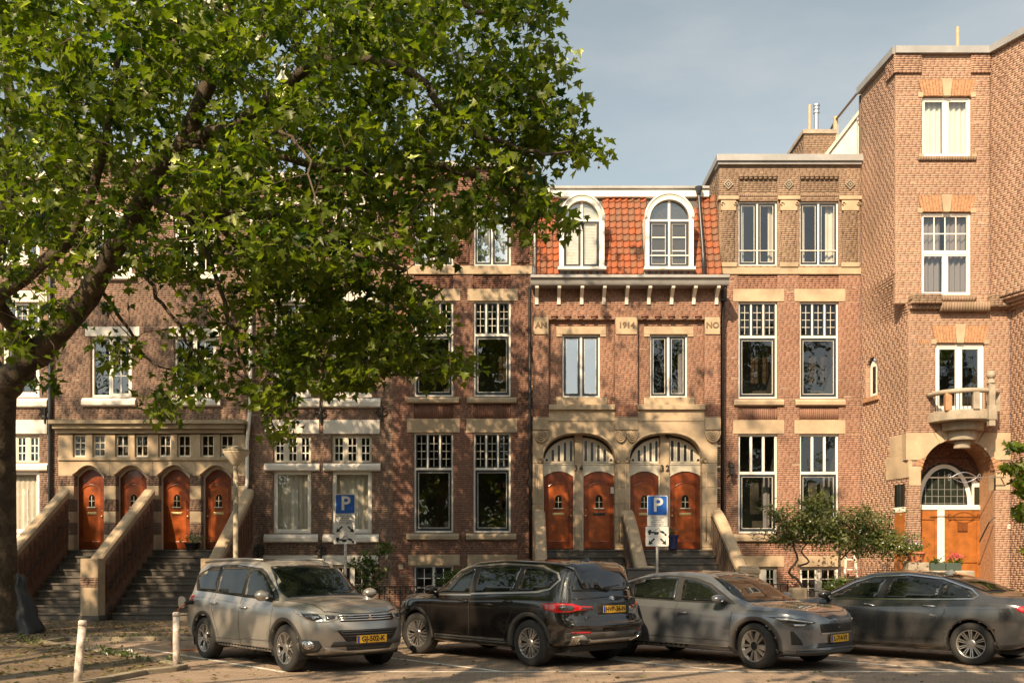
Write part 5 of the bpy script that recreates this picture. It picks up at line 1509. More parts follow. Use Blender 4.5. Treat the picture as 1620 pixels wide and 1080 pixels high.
for r2, z0, z1 in ((br * .99, Z(629), Z(622)),):
    pts = [(bc + r2 * math.cos(q), YG - r2 * .92 * math.sin(q)) for q in np.linspace(0, PI, 26)]
    mb.tube([(x, y, (z0 + z1) / 2) for x, y in pts], .07, 8)
mb.build('balcony_rail', 'weathered_stone', HG, smooth=True)
for k, q in enumerate(np.linspace(R(4), R(176), 27)):
    x, y = bc + br * .95 * math.cos(q), YG - br * .95 * .92 * math.sin(q)
    if k in (4, 20, 13): 
        MB().box(x - .09, x + .09, y - .08, y + .08, zsl1, Z(626)).build('balcony_pier', 'weathered_stone' if k != 20 else 'arch_brick', HG, bevel=.02); continue
    MB().tube([(x, y, zsl1), (x, y, Z(627))], .012, 5).build('baluster', 'black_iron', HG)
q = R(62); x, y = bc + br * 1.0 * math.cos(q), YG - br * .96 * math.sin(q)
mb = MB(); mb.box(x - .085, x + .085, y - .08, y + .08, zsl0 - .22, Z(615)); mb.box(x - .11, x + .11, y - .1, y + .1, zsl0 - .05, zsl1 + .10); mb.lathe([(.12, 0), (.08, .1), (.06, .14)], (x, y, Z(615)), 12); mb.build('finial_post', 'weathered_stone', HG, bevel=.015)
MB().ball((x, y, Z(615) + .23), .12, 14, 10).build('ball_finial', 'weathered_stone', HG, smooth=True)
# ------------------------------------------------------------------ cars
mat('tyre', (.022, .021, .02), .85, noise=(6, .3), bump=(60, .2))
mat('rubber_black', (.02, .02, .019), .7)
mat('plastic_grey', (.06, .056, .052), .65)
mat('chrome', (.75, .72, .68), .16, metal=1.0)
mat('satin_alu', (.5, .47, .43), .35, metal=.9)
mat('rim_silver', (.52, .49, .46), .30, metal=.85)
mat('rim_dark', (.03, .03, .03), .35, metal=.5)
mat('car_glass', (.008, .010, .008), .02, spec=.75)
mat('lamp_clear', (.55, .55, .53), .08, metal=.6, coat=1.0)
mat('lamp_dark', (.03, .03, .032), .08, coat=1.0)
mat('lamp_red', (.35, .008, .008), .10, coat=1.0)
mat('plate_yellow', (.78, .42, .02), .45)
mat('plate_blue', (.02, .06, .35), .45)
mat('plate_black', (.01, .01, .01), .5)
mat('mesh_black', (.012, .012, .012), .5)
mat('cable_orange', (.55, .14, .03), .5)
mat('seat_dark', (.03, .028, .026), .8)

def paint(name, col, metal=.6, rough=.28, dirt=.10):
    m = mat(name, col, rough, metal, noise=(2.2, dirt, 6), coat=1.0)
    b = m.node_tree.nodes['Principled BSDF']; b.inputs['Coat Roughness'].default_value = .04
    return m

def interp(pts, x):
    """smooth monotone curve through control points"""
    xs = [p[0] for p in pts]; ys = [p[1] for p in pts]; n = len(xs)
    if x <= xs[0]: return ys[0]
    if x >= xs[-1]: return ys[-1]
    d = [(ys[i + 1] - ys[i]) / (xs[i + 1] - xs[i]) for i in range(n - 1)]
    m = [d[0]] + [0 if d[i - 1] * d[i] <= 0 else 2 * d[i - 1] * d[i] / (d[i - 1] + d[i]) for i in range(1, n - 1)] + [d[-1]]
    i = max(k for k in range(n - 1) if xs[k] <= x)
    h = xs[i + 1] - xs[i]; t = (x - xs[i]) / h
    return (2 * t ** 3 - 3 * t * t + 1) * ys[i] + (t ** 3 - 2 * t * t + t) * h * m[i] + (-2 * t ** 3 + 3 * t * t) * ys[i + 1] + (t ** 3 - t * t) * h * m[i + 1]

def sstep(a, b, x):
    t = min(1, max(0, (x - a) / (b - a))); return t * t * (3 - 2 * t)

def catmull(P, m):
    """resample a polyline of key points as a smooth curve with m points"""
    P = [np.array(q, float) for q in P]; out = []
    n = len(P)
    for i in range(n - 1):
        p0 = P[i - 1] if i > 0 else 2 * P[0] - P[1]; p3 = P[i + 2] if i + 2 < n else 2 * P[-1] - P[-2]
        p1, p2 = P[i], P[i + 1]
        k = m[i]
        for j in range(k):
            t = j / k
            out.append(.5 * ((2 * p1) + (-p0 + p2) * t + (2 * p0 - 5 * p1 + 4 * p2 - p3) * t * t + (-p0 + 3 * p1 - 3 * p2 + p3) * t ** 3))
    out.append(P[-1]); return out

class Car:
    def __init__(s, name, label, spec, loc, rotz, paint_m):
        s.sp = spec; s.root = thing(name, label, 'car', loc, 'parked cars', world=False, rotz=rotz)
        s.paint = paint_m
        s.make_body()
    # ---- body shell
    def make_body(s):
        sp = s.sp; W = sp['W']; xf, xr = sp['xf'], sp['xr']; x0f, x0r = sp['x0f'], sp['x0r']; nf, nr = sp['nf'], sp['nr']
        st = []
        for k in range(34, 0, -1):
            ph = PI / 2 * k / 34
            st.append((x0r - (x0r - xr) * math.sin(ph) ** (2 / nr), W * max(.0, math.cos(ph)) ** (2 / nr)))
        nm = 96
        for k in range(nm + 1):
            x = x0r + (x0f - x0r) * k / nm
            st.append((x, W))
        for k in range(1, 35):
            ph = PI / 2 * k / 34
            st.append((x0f + (xf - x0f) * math.sin(ph) ** (2 / nf), W * max(.0, math.cos(ph)) ** (2 / nf)))
        V = []; m_cnt = [2, 4, 4, 6, 5, 4, 8, 5, 4]
        N = sum(m_cnt) + 1
        for (x, w) in st:
            wt = interp(sp['wtaper'], x) if 'wtaper' in sp else 1.0
            w *= wt
            zb = interp(sp['bottom'], x); zt = interp(sp['top'], x); ze = min(interp(sp['belt'], x), zt - .02)
            cab = sstep(.06, .42, zt - ze)
            rw = (1 - cab) * .80 + cab * sp.get('rail', .71)
            zr = (1 - cab) * (ze + (zt - ze) * .72) + cab * (zt - .075)
            h = ze - zb
            K = [(0, zb), (.80 * w, zb), (.955 * w, zb + .06), (.985 * w, zb + h * .22), (1.0 * w, zb + h * .58), (.985 * w, ze - .07 - .02 * cab), (.935 * w, ze), (rw * w, zr), (rw * w * .62, zt - .018 * (1 - cab) - .02 * cab), (0, zt)]
            sec = catmull(K, m_cnt)
            row = []
            for (y, z) in sec:
                y = max(0.0, y)
                xx = x
                if x > sp['xfa'] + .2: xx += sstep(sp['xfa'] + .2, xf, x) * interp(sp['fprof'], z)
                if x < sp['xra'] - .2: xx -= sstep(sp['xra'] - .2, xr, x) * interp(sp['rprof'], z)
                row.append((xx, y, z))
            V.append(row)
        s.st = st; ns = len(st)
        verts = []; idx = {}
        for i, row in enumerate(V):
            for j, q in enumerate(row):
                idx[(i, j, 1)] = len(verts); verts.append(q)
            for j, q in enumerate(row):
                if q[1] < 1e-6: idx[(i, j, -1)] = idx[(i, j, 1)]
                else: idx[(i, j, -1)] = len(verts); verts.append((q[0], -q[1], q[2]))
        faces = []
        for i in range(ns - 1):
            for j in range(N - 1):
                a, b, c, d = idx[(i, j, 1)], idx[(i + 1, j, 1)], idx[(i + 1, j + 1, 1)], idx[(i, j + 1, 1)]
                faces.append((a, b, c, d))
                a, b, c, d = idx[(i, j, -1)], idx[(i, j + 1, -1)], idx[(i + 1, j + 1, -1)], idx[(i + 1, j, -1)]
                faces.append((a, b, c, d))
        def clean(f):
            q = [];
            for v in f:
                if v not in q: q.append(v)
            return tuple(q)
        faces = [g for g in (clean(f) for f in faces) if len(g) >= 3]
        s.bvh = BVHTree.FromPolygons([Vector(v) for v in verts], faces)
        # cut the wheel arches
        vs = [list(v) for v in verts]; keep = []
        arches = [(sp['xfa'], sp['rz'], sp['Ra']), (sp['xra'], sp['rz'], sp['Ra'])]
        for v in vs:
            if abs(v[1]) < W * .55: continue
            for (ax, az, ar) in arches:
                dx, dz = v[0] - ax, v[2] - az; rr = math.hypot(dx, dz)
                if rr > 1e-6 and abs(rr - ar) < .024:
                    v[0] = ax + dx / rr * ar; v[2] = az + dz / rr * ar
        for f in faces:
            cx_ = sum(vs[i][0] for i in f) / len(f); cy_ = sum(vs[i][1] for i in f) / len(f); cz_ = sum(vs[i][2] for i in f) / len(f)
            if abs(cy_) > W * .55 and any(math.hypot(cx_ - ax, cz_ - az) < ar - .001 for ax, az, ar in arches): continue
            keep.append(f)
        me = bpy.data.meshes.new('body'); me.from_pydata([tuple(v) for v in vs], [], keep)
        me.materials.append(s.paint)
        s.body = link('body', me, s.root, smooth=True)
        fixn(me)
        # wheel housings
        for (ax, az, ar) in arches:
            for sg in (-1, 1):
                mb = MB(); n = 20
                for (yy) in (W * .97, W * .45):
                    for k in range(n + 1):
                        q = -.35 + (PI + .7) * k / n; mb.v.append((ax + (ar + .004) * math.cos(q), sg * yy, az + (ar + .004) * math.sin(q)))
                for k in range(n): mb.f.append((k, k + 1, k + n + 2, k + n + 1))
                mb.f.append(tuple(range(n + 1, 2 * n + 2)))
                mb.build('wheel_housing', 'rubber_black', s.root)
        mb = MB(); mb.box(xr + .35, xf - .35, -W * .72, W * .72, sp['bottom'][len(sp['bottom']) // 2][1] - .01, sp['bottom'][len(sp['bottom']) // 2][1] + .08); mb.build('underbody', 'rubber_black', s.root)
    # ---- surface patches
    def hit(s, o, d):
        r = s.bvh.ray_cast(Vector(o), Vector(d))
        if r[0] is None:
            q = s.bvh.find_nearest(Vector(o)); return q[0], q[1]
        n = r[1]
        if n.dot(Vector(d)) > 0: n = -n
        return r[0], n
    def cast(s, mode, a, b):
        W = s.sp['W']
        if mode == 'L': return s.hit((a, 3, b), (0, -1, 0))
        if mode == 'R': return s.hit((a, -3, b), (0, 1, 0))
        if mode == 'F': return s.hit((5, a, b), (-1, 0, 0))
        if mode == 'B': return s.hit((-5, a, b), (1, 0, 0))
        if mode == 'T': return s.hit((a, b, 3), (0, 0, -1))
        # wrapped round a corner: a is the plan angle in degrees, 90 = centre line, 0 = side
        sp = s.sp; fr = mode[0] == 'f'; sg = 1 if mode[1] == 'L' else -1
        n = sp['nf'] if fr else sp['nr']; xc = sp['x0f'] if fr else sp['x0r']; Lx = (sp['xf'] - xc) if fr else (sp['xr'] - xc)
        if a < 0: return s.hit((xc + a / 90.0 * abs(Lx) * (1 if fr else -1), sg * 3, b), (0, -sg, 0))
        q = R(min(a, 89.5)); cx_, sy_ = math.sin(q) ** (2 / n), math.cos(q) ** (2 / n)
        dn = Vector((math.sin(q) ** (2 - 2 / n) / abs(Lx) * (1 if Lx > 0 else -1), sg * math.cos(q) ** (2 - 2 / n) / W, 0)).normalized()
        o = Vector((xc + Lx * cx_, sg * W * sy_, b)) + dn * .6
        return s.hit(o, -dn)
    def patch(s, name, mode, poly, m, off=.004, step=.07, parent=None, skirt=.012, asp=1.0):
        """a panel laid on the body: outline poly in the 2-D coordinates of the given side"""
        out = []
        n = len(poly)
        for i in range(n):
            a, b = poly[i], poly[(i + 1) % n]
            L = math.hypot((b[0] - a[0]) * asp, b[1] - a[1]); k = max(1, int(L / step))
            out += [(a[0] + (b[0] - a[0]) * j / k, a[1] + (b[1] - a[1]) * j / k) for j in range(k)]
        no = len(out)
        x0, x1 = min(q[0] for q in out), max(q[0] for q in out); y0, y1 = min(q[1] for q in out), max(q[1] for q in out)
        def inside(x, y):
            c = False; j = no - 1
            for i in range(no):
                if (out[i][1] > y) != (out[j][1] > y) and x < (out[j][0] - out[i][0]) * (y - out[i][1]) / (out[j][1] - out[i][1]) + out[i][0]: c = not c
                j = i
            return c
        pts = [Vector(q) for q in out]
        sx = step / asp
        gx = x0 + sx / 2
        while gx < x1:
            gy = y0 + step / 2
            while gy < y1:
                if inside(gx, gy) and min(math.hypot((gx - q[0]) * asp, gy - q[1]) for q in out) > step * .4: pts.append(Vector((gx, gy)))
                gy += step
            gx += sx
        if asp != 1.0: pts2 = [Vector((q.x * asp, q.y)) for q in pts]
        else: pts2 = pts
        r = delaunay_2d_cdt(pts2, [(i, (i + 1) % no) for i in range(no)], [list(range(no))], 1, 1e-6)
        co, fs = r[0], [tuple(f) for f in r[2]]
        V3 = []; Nn = []
        for q in co:
            h, nn = s.cast(mode, q.x / asp, q.y); V3.append(h + nn * off); Nn.append(nn)
        mb = MB(); mb.v = [tuple(v) for v in V3]
        fs = [f for f in fs]
        if fs:
            f0 = fs[0]; a, b, c = (V3[i] for i in f0[:3])
            if (b - a).cross(c - a).dot(Nn[f0[0]]) < 0: fs = [f[::-1] for f in fs]
        mb.f = list(fs)
        # skirt so that the panel has an edge
        cnt = {}
        for f in fs:
            for i in range(len(f)):
                e = (f[i], f[(i + 1) % len(f)]); cnt[e] = cnt.get(e, 0) + 1
        bd = [e for e in cnt if (e[1], e[0]) not in cnt]
        low = {}
        for e in bd:
            for v in e:
                if v not in low: low[v] = len(mb.v); mb.v.append(tuple(V3[v] - Nn[v] * (off + skirt)))
        for a, b in bd: mb.f.append((b, a, low[a], low[b]))
        o = mb.build(name, m, parent or s.body)
        sm = [i < len(fs) for i in range(len(o.data.polygons))]; o.data.polygons.foreach_set('use_smooth', sm)
        return o
    def ribbon(s, name, mode, line, w, m, off=.003, parent=None, asp=1.0, step=.05, closed=False):
        """a narrow strip along a line on the body (trim or shut line)"""
        pts = []
        L = line + [line[0]] if closed else line
        for a, b in zip(L[:-1], L[1:]):
            k = max(1, int(math.hypot((b[0] - a[0]) * asp, b[1] - a[1]) / step)); pts += [(a[0] + (b[0] - a[0]) * j / k, a[1] + (b[1] - a[1]) * j / k) for j in range(k)]
        pts.append(L[-1]); mb = MB(); n = len(pts)
        for i, q in enumerate(pts):
            a, b = pts[max(0, i - 1)], pts[min(n - 1, i + 1)]
            dx, dy = (b[0] - a[0]) * asp, b[1] - a[1]; l = math.hypot(dx, dy) or 1
            nx, ny = -dy / l * w / 2 / asp, dx / l * w / 2
            for sg in (-1, 1):
                h, nn = s.cast(mode, q[0] + sg * nx, q[1] + sg * ny); mb.v.append(tuple(h + nn * off))
        for i in range(n - 1): mb.f.append((2 * i, 2 * i + 1, 2 * i + 3, 2 * i + 2))
        return mb.build(name, m, parent or s.body, smooth=True)
    def sides(s, fn):
        for m in ('L', 'R'): fn(m)
    # ---- wheels
    def wheels(s, r, w, spokes, rim_r, rm='rim_silver', face='rim_dark', steer=0.0, sides='LR', cap='rim_silver'):
        sp = s.sp
        proto = {}
        for sg in (1, -1):
            mb = MB(); n = 44
            prof = [(rim_r - .012, -w * .46), (rim_r, -w * .5), (rim_r + .03, -w * .52), (r - .035, -w * .5), (r - .008, -w * .40), (r, -w * .25), (r, w * .25), (r - .008, w * .40), (r - .035, w * .5), (rim_r + .03, w * .52), (rim_r, w * .5), (rim_r - .012, w * .46), (rim_r - .012, w * .3), (rim_r - .05, -.0), (.10, -.0)]
            mb.lathe([(a, b * sg) for a, b in prof], (0, 0, 0), n, 'y')
            tyre = bpy.data.meshes.new('tyre'); tyre.from_pydata(mb.v, [], mb.f); tyre.materials.append(MAT['tyre']); fixn(tyre)
            tyre.polygons.foreach_set('use_smooth', [True] * len(tyre.polygons))
            mb = MB(); mb.lathe([(rim_r - .022, .44 * w * sg), (rim_r + .004, .50 * w * sg), (rim_r + .004, .46 * w * sg), (rim_r - .03, .3 * w * sg)], (0, 0, 0), n, 'y'); mb.f = mb.f[:-2]
            rim = bpy.data.meshes.new('rim_ring'); rim.from_pydata(mb.v, [], mb.f); rim.materials.append(MAT[rm]); fixn(rim); rim.polygons.foreach_set('use_smooth', [True] * len(rim.polygons))
            mb = MB()
            for (a0, r0, w0, a1, r1, w1) in spokes(rim_r):
                for rep in (0,):
                    c0 = Vector((math.cos(a0) * r0, math.sin(a0) * r0)); c1 = Vector((math.cos(a1) * r1, math.sin(a1) * r1))
                    t = (c1 - c0).normalized(); nn = Vector((-t.y, t.x))
                    q = [c0 - nn * w0 / 2, c0 + nn * w0 / 2, c1 + nn * w1 / 2, c1 - nn * w1 / 2]
                    d0, d1 = .40 * w * sg, .46 * w * sg; dd = .16 * w * sg
                    mb.hexa([(q[0].x, dd, q[0].y), (q[1].x, dd, q[1].y), (q[2].x, dd, q[2].y), (q[3].x, dd, q[3].y), (q[0].x, d0, q[0].y), (q[1].x, d0, q[1].y), (q[2].x, d1, q[2].y), (q[3].x, d1, q[3].y)])
            spk = bpy.data.meshes.new('spokes'); spk.from_pydata(mb.v, [], mb.f); spk.materials.append(MAT[rm]); fixn(spk)
            mb = MB(); mb.lathe([(.07, .2 * w * sg), (.07, .40 * w * sg), (.055, .44 * w * sg), (.0, .45 * w * sg)], (0, 0, 0), 16, 'y')
            hub = bpy.data.meshes.new('hub_cap'); hub.from_pydata(mb.v, [], mb.f); hub.materials.append(MAT[cap]); fixn(hub)
            mb = MB(); mb.lathe([(.03, -.02 * sg), (.17, -.02 * sg), (.17, .07 * w * sg), (.03, .07 * w * sg)], (0, 0, 0), 28, 'y')
            disc = bpy.data.meshes.new('brake_disc'); disc.from_pydata(mb.v, [], mb.f); disc.materials.append(MAT['plastic_grey']); fixn(disc)
            proto[sg] = (tyre, rim, spk, hub, disc)
        for ax in ('xfa', 'xra'):
            for sg in (1, -1):
                e = bpy.data.objects.new('wheel', None); COL.objects.link(e); e.parent = s.root; e.empty_display_size = .1
                e.location = (sp[ax], sg * (sp['W'] - .015 - w * .5), r); e.rotation_euler = (0, rnd.uniform(0, 6), steer if ax == 'xfa' else 0)
                for nm, me in zip(('tyre', 'rim', 'spokes', 'hub_cap', 'brake_disc'), proto[sg]):
                    o = bpy.data.objects.new(nm, me); COL.objects.link(o); o.parent = e
    def arch_trim(s, m, w=.05, off=.006):
        sp = s.sp
        for ax in (sp['xfa'], sp['xra']):
            for sd, sg in (('L', 1), ('R', -1)):
                mb = MB(); n = 30; q0, q1 = R(-18), R(198)
                for k in range(n + 1):
                    q = q0 + (q1 - q0) * k / n
                    for rr in (sp['Ra'] - .004, sp['Ra'] + w):
                        x, z = ax + rr * math.cos(q), max(sp['rz'] + rr * math.sin(q), .2)
                        h, nn = s.cast(sd, x, z)
                        if abs(h.y) < sp['W'] * .8: h = Vector((x, sg * sp['W'] * .96, z)); nn = Vector((0, sg, 0))
                        mb.v.append(tuple(h + nn * off))
                    x, z = ax + (sp['Ra'] - .004) * math.cos(q), max(sp['rz'] + (sp['Ra'] - .004) * math.sin(q), .2)
                    mb.v.append((x, sg * (sp['W'] - .10), z))
                for k in range(n):
                    a = 3 * k
                    mb.f += [(a, a + 3, a + 4, a + 1), (a + 2, a + 5, a + 3, a)]
                mb.build('arch_trim', m, s.body, smooth=True)
    def plate(s, mode, yc, zc, text, w=.52, h=.11, off=.012):
        p3, nn = s.cast(mode, yc, zc); sg = 1 if mode == 'F' else -1
        x = p3.x + sg * off
        nx = sg
        mb = MB(); mb.box(min(x, x + sg * .008), max(x, x + sg * .008), yc - w / 2, yc + w / 2, zc - h / 2, zc + h / 2)
        o = mb.build('number_plate', 'plate_yellow', s.body, bevel=.002)
        yl = yc + (-sg) * (w / 2 - .025) * (1 if sg == 1 else 1)
        yl = yc - (w / 2 - .022) if mode == 'F' else yc + (w / 2 - .022)
        yl = -yl + 2 * yc if False else yl
        mb = MB(); mb.box(min(x + sg * .008, x + sg * .010), max(x + sg * .008, x + sg * .010), yl - .021, yl + .021, zc - h / 2 + .004, zc + h / 2 - .004); mb.build('country_strip', 'plate_blue', o)
        M = Matrix.Translation((x + sg * .0105, yc + (.02 if mode == 'F' else -.02), zc)) @ Matrix(((0, 0, sg, 0), (sg, 0, 0, 0), (0, 1, 0, 0), (0, 0, 0, 1)))
        text_part(text, .105, 'plate_black', o, M, .001, 'plate_lettering', spacing=1.02, bold=.0025)
    def handle(s, x, z, m, L=.2):
        for sd, sg in (('L', 1), ('R', -1)):
            pts = []
            for t, o_ in ((-.5, .004), (-.35, .035), (0, .042), (.35, .035), (.5, .004)):
                h, nn = s.cast(sd, x + L * t, z + .01 * t); pts.append(h + nn * o_)
            MB().tube(pts, .014, 6).build('door_handle', m, s.body, smooth=True)
    def mirror(s, x, z, m, size=(.10, .12, .075)):
        for sd, sg in (('L', 1), ('R', -1)):
            h, nn = s.cast(sd, x, z)
            c = h + Vector((-.03, sg * .15, .09))
            mb = MB(); mb.ball(c, 1.0, 14, 9, (size[0], size[1], size[2])); o = mb.build('door_mirror', m, s.body, smooth=True)
            mb = MB(); mb.tube([h + Vector((0, -sg * .02, .02)), c - Vector((0, 0, .04))], [.035, .03], 8); mb.build('mirror_arm', 'rubber_black', o, smooth=True)
            mb = MB(); mb.ball(c + Vector((-size[0] * .55, 0, 0)), 1.0, 12, 8, (size[0] * .5, size[1] * .88, size[2] * .86)); mb.build('mirror_glass', 'car_glass', o, smooth=True)
    def tube_on(s, name, mode, line, r, m, off=.01):
        pts = [];
        for a, b in line:
            h, nn = s.cast(mode, a, b); pts.append(h + nn * off)
        return MB().tube(pts, r, 6).build(name, m, s.body, smooth=True)

def rounded(poly, r, n=4):
    out = []; k = len(poly)
    for i in range(k):
        p0, p1, p2 = (Vector(poly[i - 1]), Vector(poly[i]), Vector(poly[(i + 1) % k]))
        a, b = (p0 - p1), (p2 - p1); ra = min(r, a.length * .45, b.length * .45)
        s, e = p1 + a.normalized() * ra, p1 + b.normalized() * ra
        for j in range(n + 1):
            t = j / n; q = s * (1 - t) ** 2 + p1 * 2 * t * (1 - t) + e * t * t; out.append((q.x, q.y))
    return out

def mul(poly, k=1.0, sx=1.0): return [(x * sx, y) for x, y in poly]

# ================================================================== 1 silver suv, nose to the right
TH = R(47)
spec = dict(W=.90, xf=2.27, xr=-2.385, x0f=1.30, x0r=-1.55, nf=2.7, nr=3.2, xfa=1.335, xra=-1.335, rz=.35, Ra=.405, rail=.72,
    bottom=[(-2.385, .42), (-1.9, .30), (-1.2, .24), (1.2, .24), (1.9, .26), (2.27, .30)],
    top=[(-2.385, 1.06), (-2.34, 1.16), (-2.22, 1.50), (-2.12, 1.585), (-1.7, 1.635), (-.6, 1.665), (-.05, 1.65), (.40, 1.57), (1.10, 1.12), (1.22, 1.085), (1.7, 1.045), (2.02, .985), (2.19, .90), (2.27, .80)],
    belt=[(-2.385, .98), (-1.9, 1.075), (-1.3, 1.075), (0, 1.02), (1.0, .985), (1.7, .955), (2.05, .90), (2.2, .82), (2.27, .74)],
    fprof=[(.2, -.16), (.32, -.05), (.42, .0), (.60, .01), (.72, -.01), (.85, -.07), (1.0, -.14)],
    rprof=[(.2, -.14), (.4, 0), (.62, .02), (.75, -.02), (1.0, -.06), (1.3, -.10), (1.6, -.08)])
C1 = Car('parked_car', 'silver suv with yellow plate, charging flap open, nose towards the street', spec, (-3.61, 15.51, 0), -TH, paint('silver_paint', (.35, .33, .30), .5, .28, .08))
dlo = [(1.04, 1.03), (.42, 1.46), (.25, 1.52), (-.6, 1.575), (-1.45, 1.54), (-1.93, 1.40), (-1.98, 1.34), (-1.72, 1.13), (-1.2, 1.115), (0, 1.06)]
for sd in ('L', 'R'):
    C1.patch('window_surround', sd, dlo, 'rubber_black', .002, .08)
    C1.patch('window_pane', sd, rounded([(.88, 1.07), (.40, 1.42), (.20, 1.49), (-.02, 1.51), (.0, 1.085)], .03), 'car_glass', .006)
    C1.patch('window_pane', sd, rounded([(-.11, 1.09), (-.11, 1.52), (-.6, 1.545), (-1.02, 1.53), (-.92, 1.13)], .03), 'car_glass', .006)
    C1.patch('window_pane', sd, rounded([(-1.0, 1.14), (-1.10, 1.525), (-1.45, 1.50), (-1.86, 1.37), (-1.66, 1.15)], .04), 'car_glass', .006)
    for ln in ([(1.0, .98), (.93, .60), (.90, .29)], [(-.06, 1.06), (-.07, .6), (-.02, .29)], [(-.98, 1.10), (-1.03, .88), (-.92, .68), (-.80, .45), (-.76, .29)], [(.90, .31), (-.76, .31)]):
        C1.ribbon('shut_line', sd, ln, .012, 'rubber_black', .0015)
    C1.ribbon('crease', sd, [(1.5, .83), (.3, .85), (-1.0, .89), (-1.9, .93)], .02, C1.paint, .006)
    C1.patch('sill_panel', sd, [(.90, .235), (.92, .315), (-.88, .315), (-.90, .235)], 'plastic_grey', .006, .1)
    q = 'f' + sd; b = 'r' + sd
    C1.patch('headlight', q, [(14, .905), (30, .885), (48, .86), (66, .835), (64, .775), (52, .745), (38, .74), (27, .79)], 'lamp_dark', .006, 2.5, asp=1.0) if False else None
    hl = C1.patch('headlight', q, [(10, .90), (30, .885), (50, .865), (63, .85), (63, .79), (52, .75), (38, .745), (26, .79)], 'lamp_clear', .008, .04, asp=.014)
    C1.patch('lamp_inner', q, [(20, .875), (40, .862), (46, .80), (36, .765), (27, .80)], 'lamp_dark', .013, .04, hl, asp=.014)
    C1.patch('lamp_inner', q, [(48, .85), (60, .84), (60, .80), (50, .775)], 'lamp_dark', .013, .04, hl, asp=.014)
    C1.patch('fog_surround', q, [(8, .36), (22, .50), (42, .49), (46, .40), (40, .33), (20, .28), (8, .30)], 'plastic_grey', .006, .05, asp=.014)
    fg = C1.patch('fog_light', q, [(29 + 8 * math.cos(t), .425 + .065 * math.sin(t)) for t in np.linspace(0, 2 * PI, 16, False)], 'chrome', .012, .05, asp=.014)
    C1.patch('fog_lens', q, [(29 + 5.5 * math.cos(t), .425 + .047 * math.sin(t)) for t in np.linspace(0, 2 * PI, 14, False)], 'lamp_clear', .017, .05, fg, asp=.014)
    C1.patch('tail_light', b, [(5, 1.05), (30, 1.04), (60, 1.0), (60, .86), (30, .88), (5, .95)], 'lamp_red', .008, .05, asp=.014)
    C1.tube_on('roof_rail', 'T', [(x, (1 if sd == 'L' else -1) * y) for x, y in ((.1, .56), (-.4, .58), (-1.0, .58), (-1.6, .56), (-1.95, .54))], .02, 'satin_alu', .03)
C1.patch('windscreen', 'T', rounded([(1.12, -.70), (.85, -.70), (.40, -.60), (.38, .0), (.40, .60), (.85, .70), (1.12, .70), (1.16, 0)], .03), 'car_glass', .005, .08)
C1.patch('rear_glass', 'B', rounded([(-.58, 1.16), (.58, 1.16), (.5, 1.5), (-.5, 1.5)], .05), 'car_glass', .005, .08)
C1.ribbon('bonnet_line', 'T', [(1.15, -.76), (1.6, -.74), (2.0, -.62), (2.12, -.4), (2.15, 0), (2.12, .4), (2.0, .62), (1.6, .74), (1.15, .76)], .012, 'rubber_black', .002)
C1.patch('grille', 'F', rounded([(-.46, .755), (.46, .755), (.50, .85), (-.50, .85)], .02), 'mesh_black', .005, .06)
for z in (.775, .805, .835): C1.tube_on('grille_bar', 'F', [(y, z) for y in np.linspace(-.47, .47, 9)], .011, 'chrome', .012)
C1.patch('lower_grille', 'F', rounded([(-.40, .475), (.40, .475), (.53, .64), (-.53, .64)], .03), 'mesh_black', .004, .06)
for z in (.585, .62, .55): C1.tube_on('grille_bar', 'F', [(y, z) for y in np.linspace(-.46, .46, 9)], .008, 'plastic_grey', .01)
C1.patch('bumper_band', 'F', rounded([(-.60, .40), (.60, .40), (.56, .475), (-.56, .475)], .02), 'plastic_grey', .006, .08)
C1.patch('skid_plate', 'F', rounded([(-.62, .29), (.62, .29), (.66, .40), (.36, .345), (-.36, .345), (-.66, .40)], .02), 'satin_alu', .012, .06)
C1.patch('lower_intake', 'F', rounded([(-.36, .35), (.36, .35), (.40, .405), (-.40, .405)], .01), 'mesh_black', .016, .06)
C1.plate('F', .0, .50, 'GJ-502-K', off=.02)
h, nn = C1.cast('F', 0, .80)
for q in (PI / 2, PI / 2 + 2 * PI / 3, PI / 2 + 4 * PI / 3):
    c = [(0, 0), (.022 * math.cos(q + .55) / math.cos(.55), .022 * math.sin(q + .55) / math.cos(.55)), (.05 * math.cos(q), .05 * math.sin(q)), (.022 * math.cos(q - .55) / math.cos(.55), .022 * math.sin(q - .55) / math.cos(.55))]
    mb = MB(); mb.add([(h.x + .035, y, h.z + z) for y, z in c] + [(h.x + .01, y, h.z + z) for y, z in c], [(0, 1, 2, 3), (0, 4, 5, 1), (1, 5, 6, 2), (2, 6, 7, 3), (3, 7, 4, 0)]); mb.build('diamond_emblem', 'chrome', C1.body)
C1.handle(.12, .90, 'chrome'); C1.handle(-.92, .94, 'chrome'); C1.mirror(.86, 1.02, 'silver_paint', (.10, .12, .085))
C1.arch_trim('plastic_grey', .05)
def sp_out(r):
    L = []
    for k in range(5):
        a = 2 * PI * k / 5
        for sg in (-1, 1):
            L.append((a + sg * .10, .05, .035, a + sg * .16, r * .55, .030)); L.append((a + sg * .16, r * .53, .028, a + sg * .42, r * .99, .026)); L.append((a + sg * .16, r * .5, .024, a + sg * .12, r * .99, .022))
    return L
C1.wheels(.35, .225, sp_out, .245, 'satin_alu')
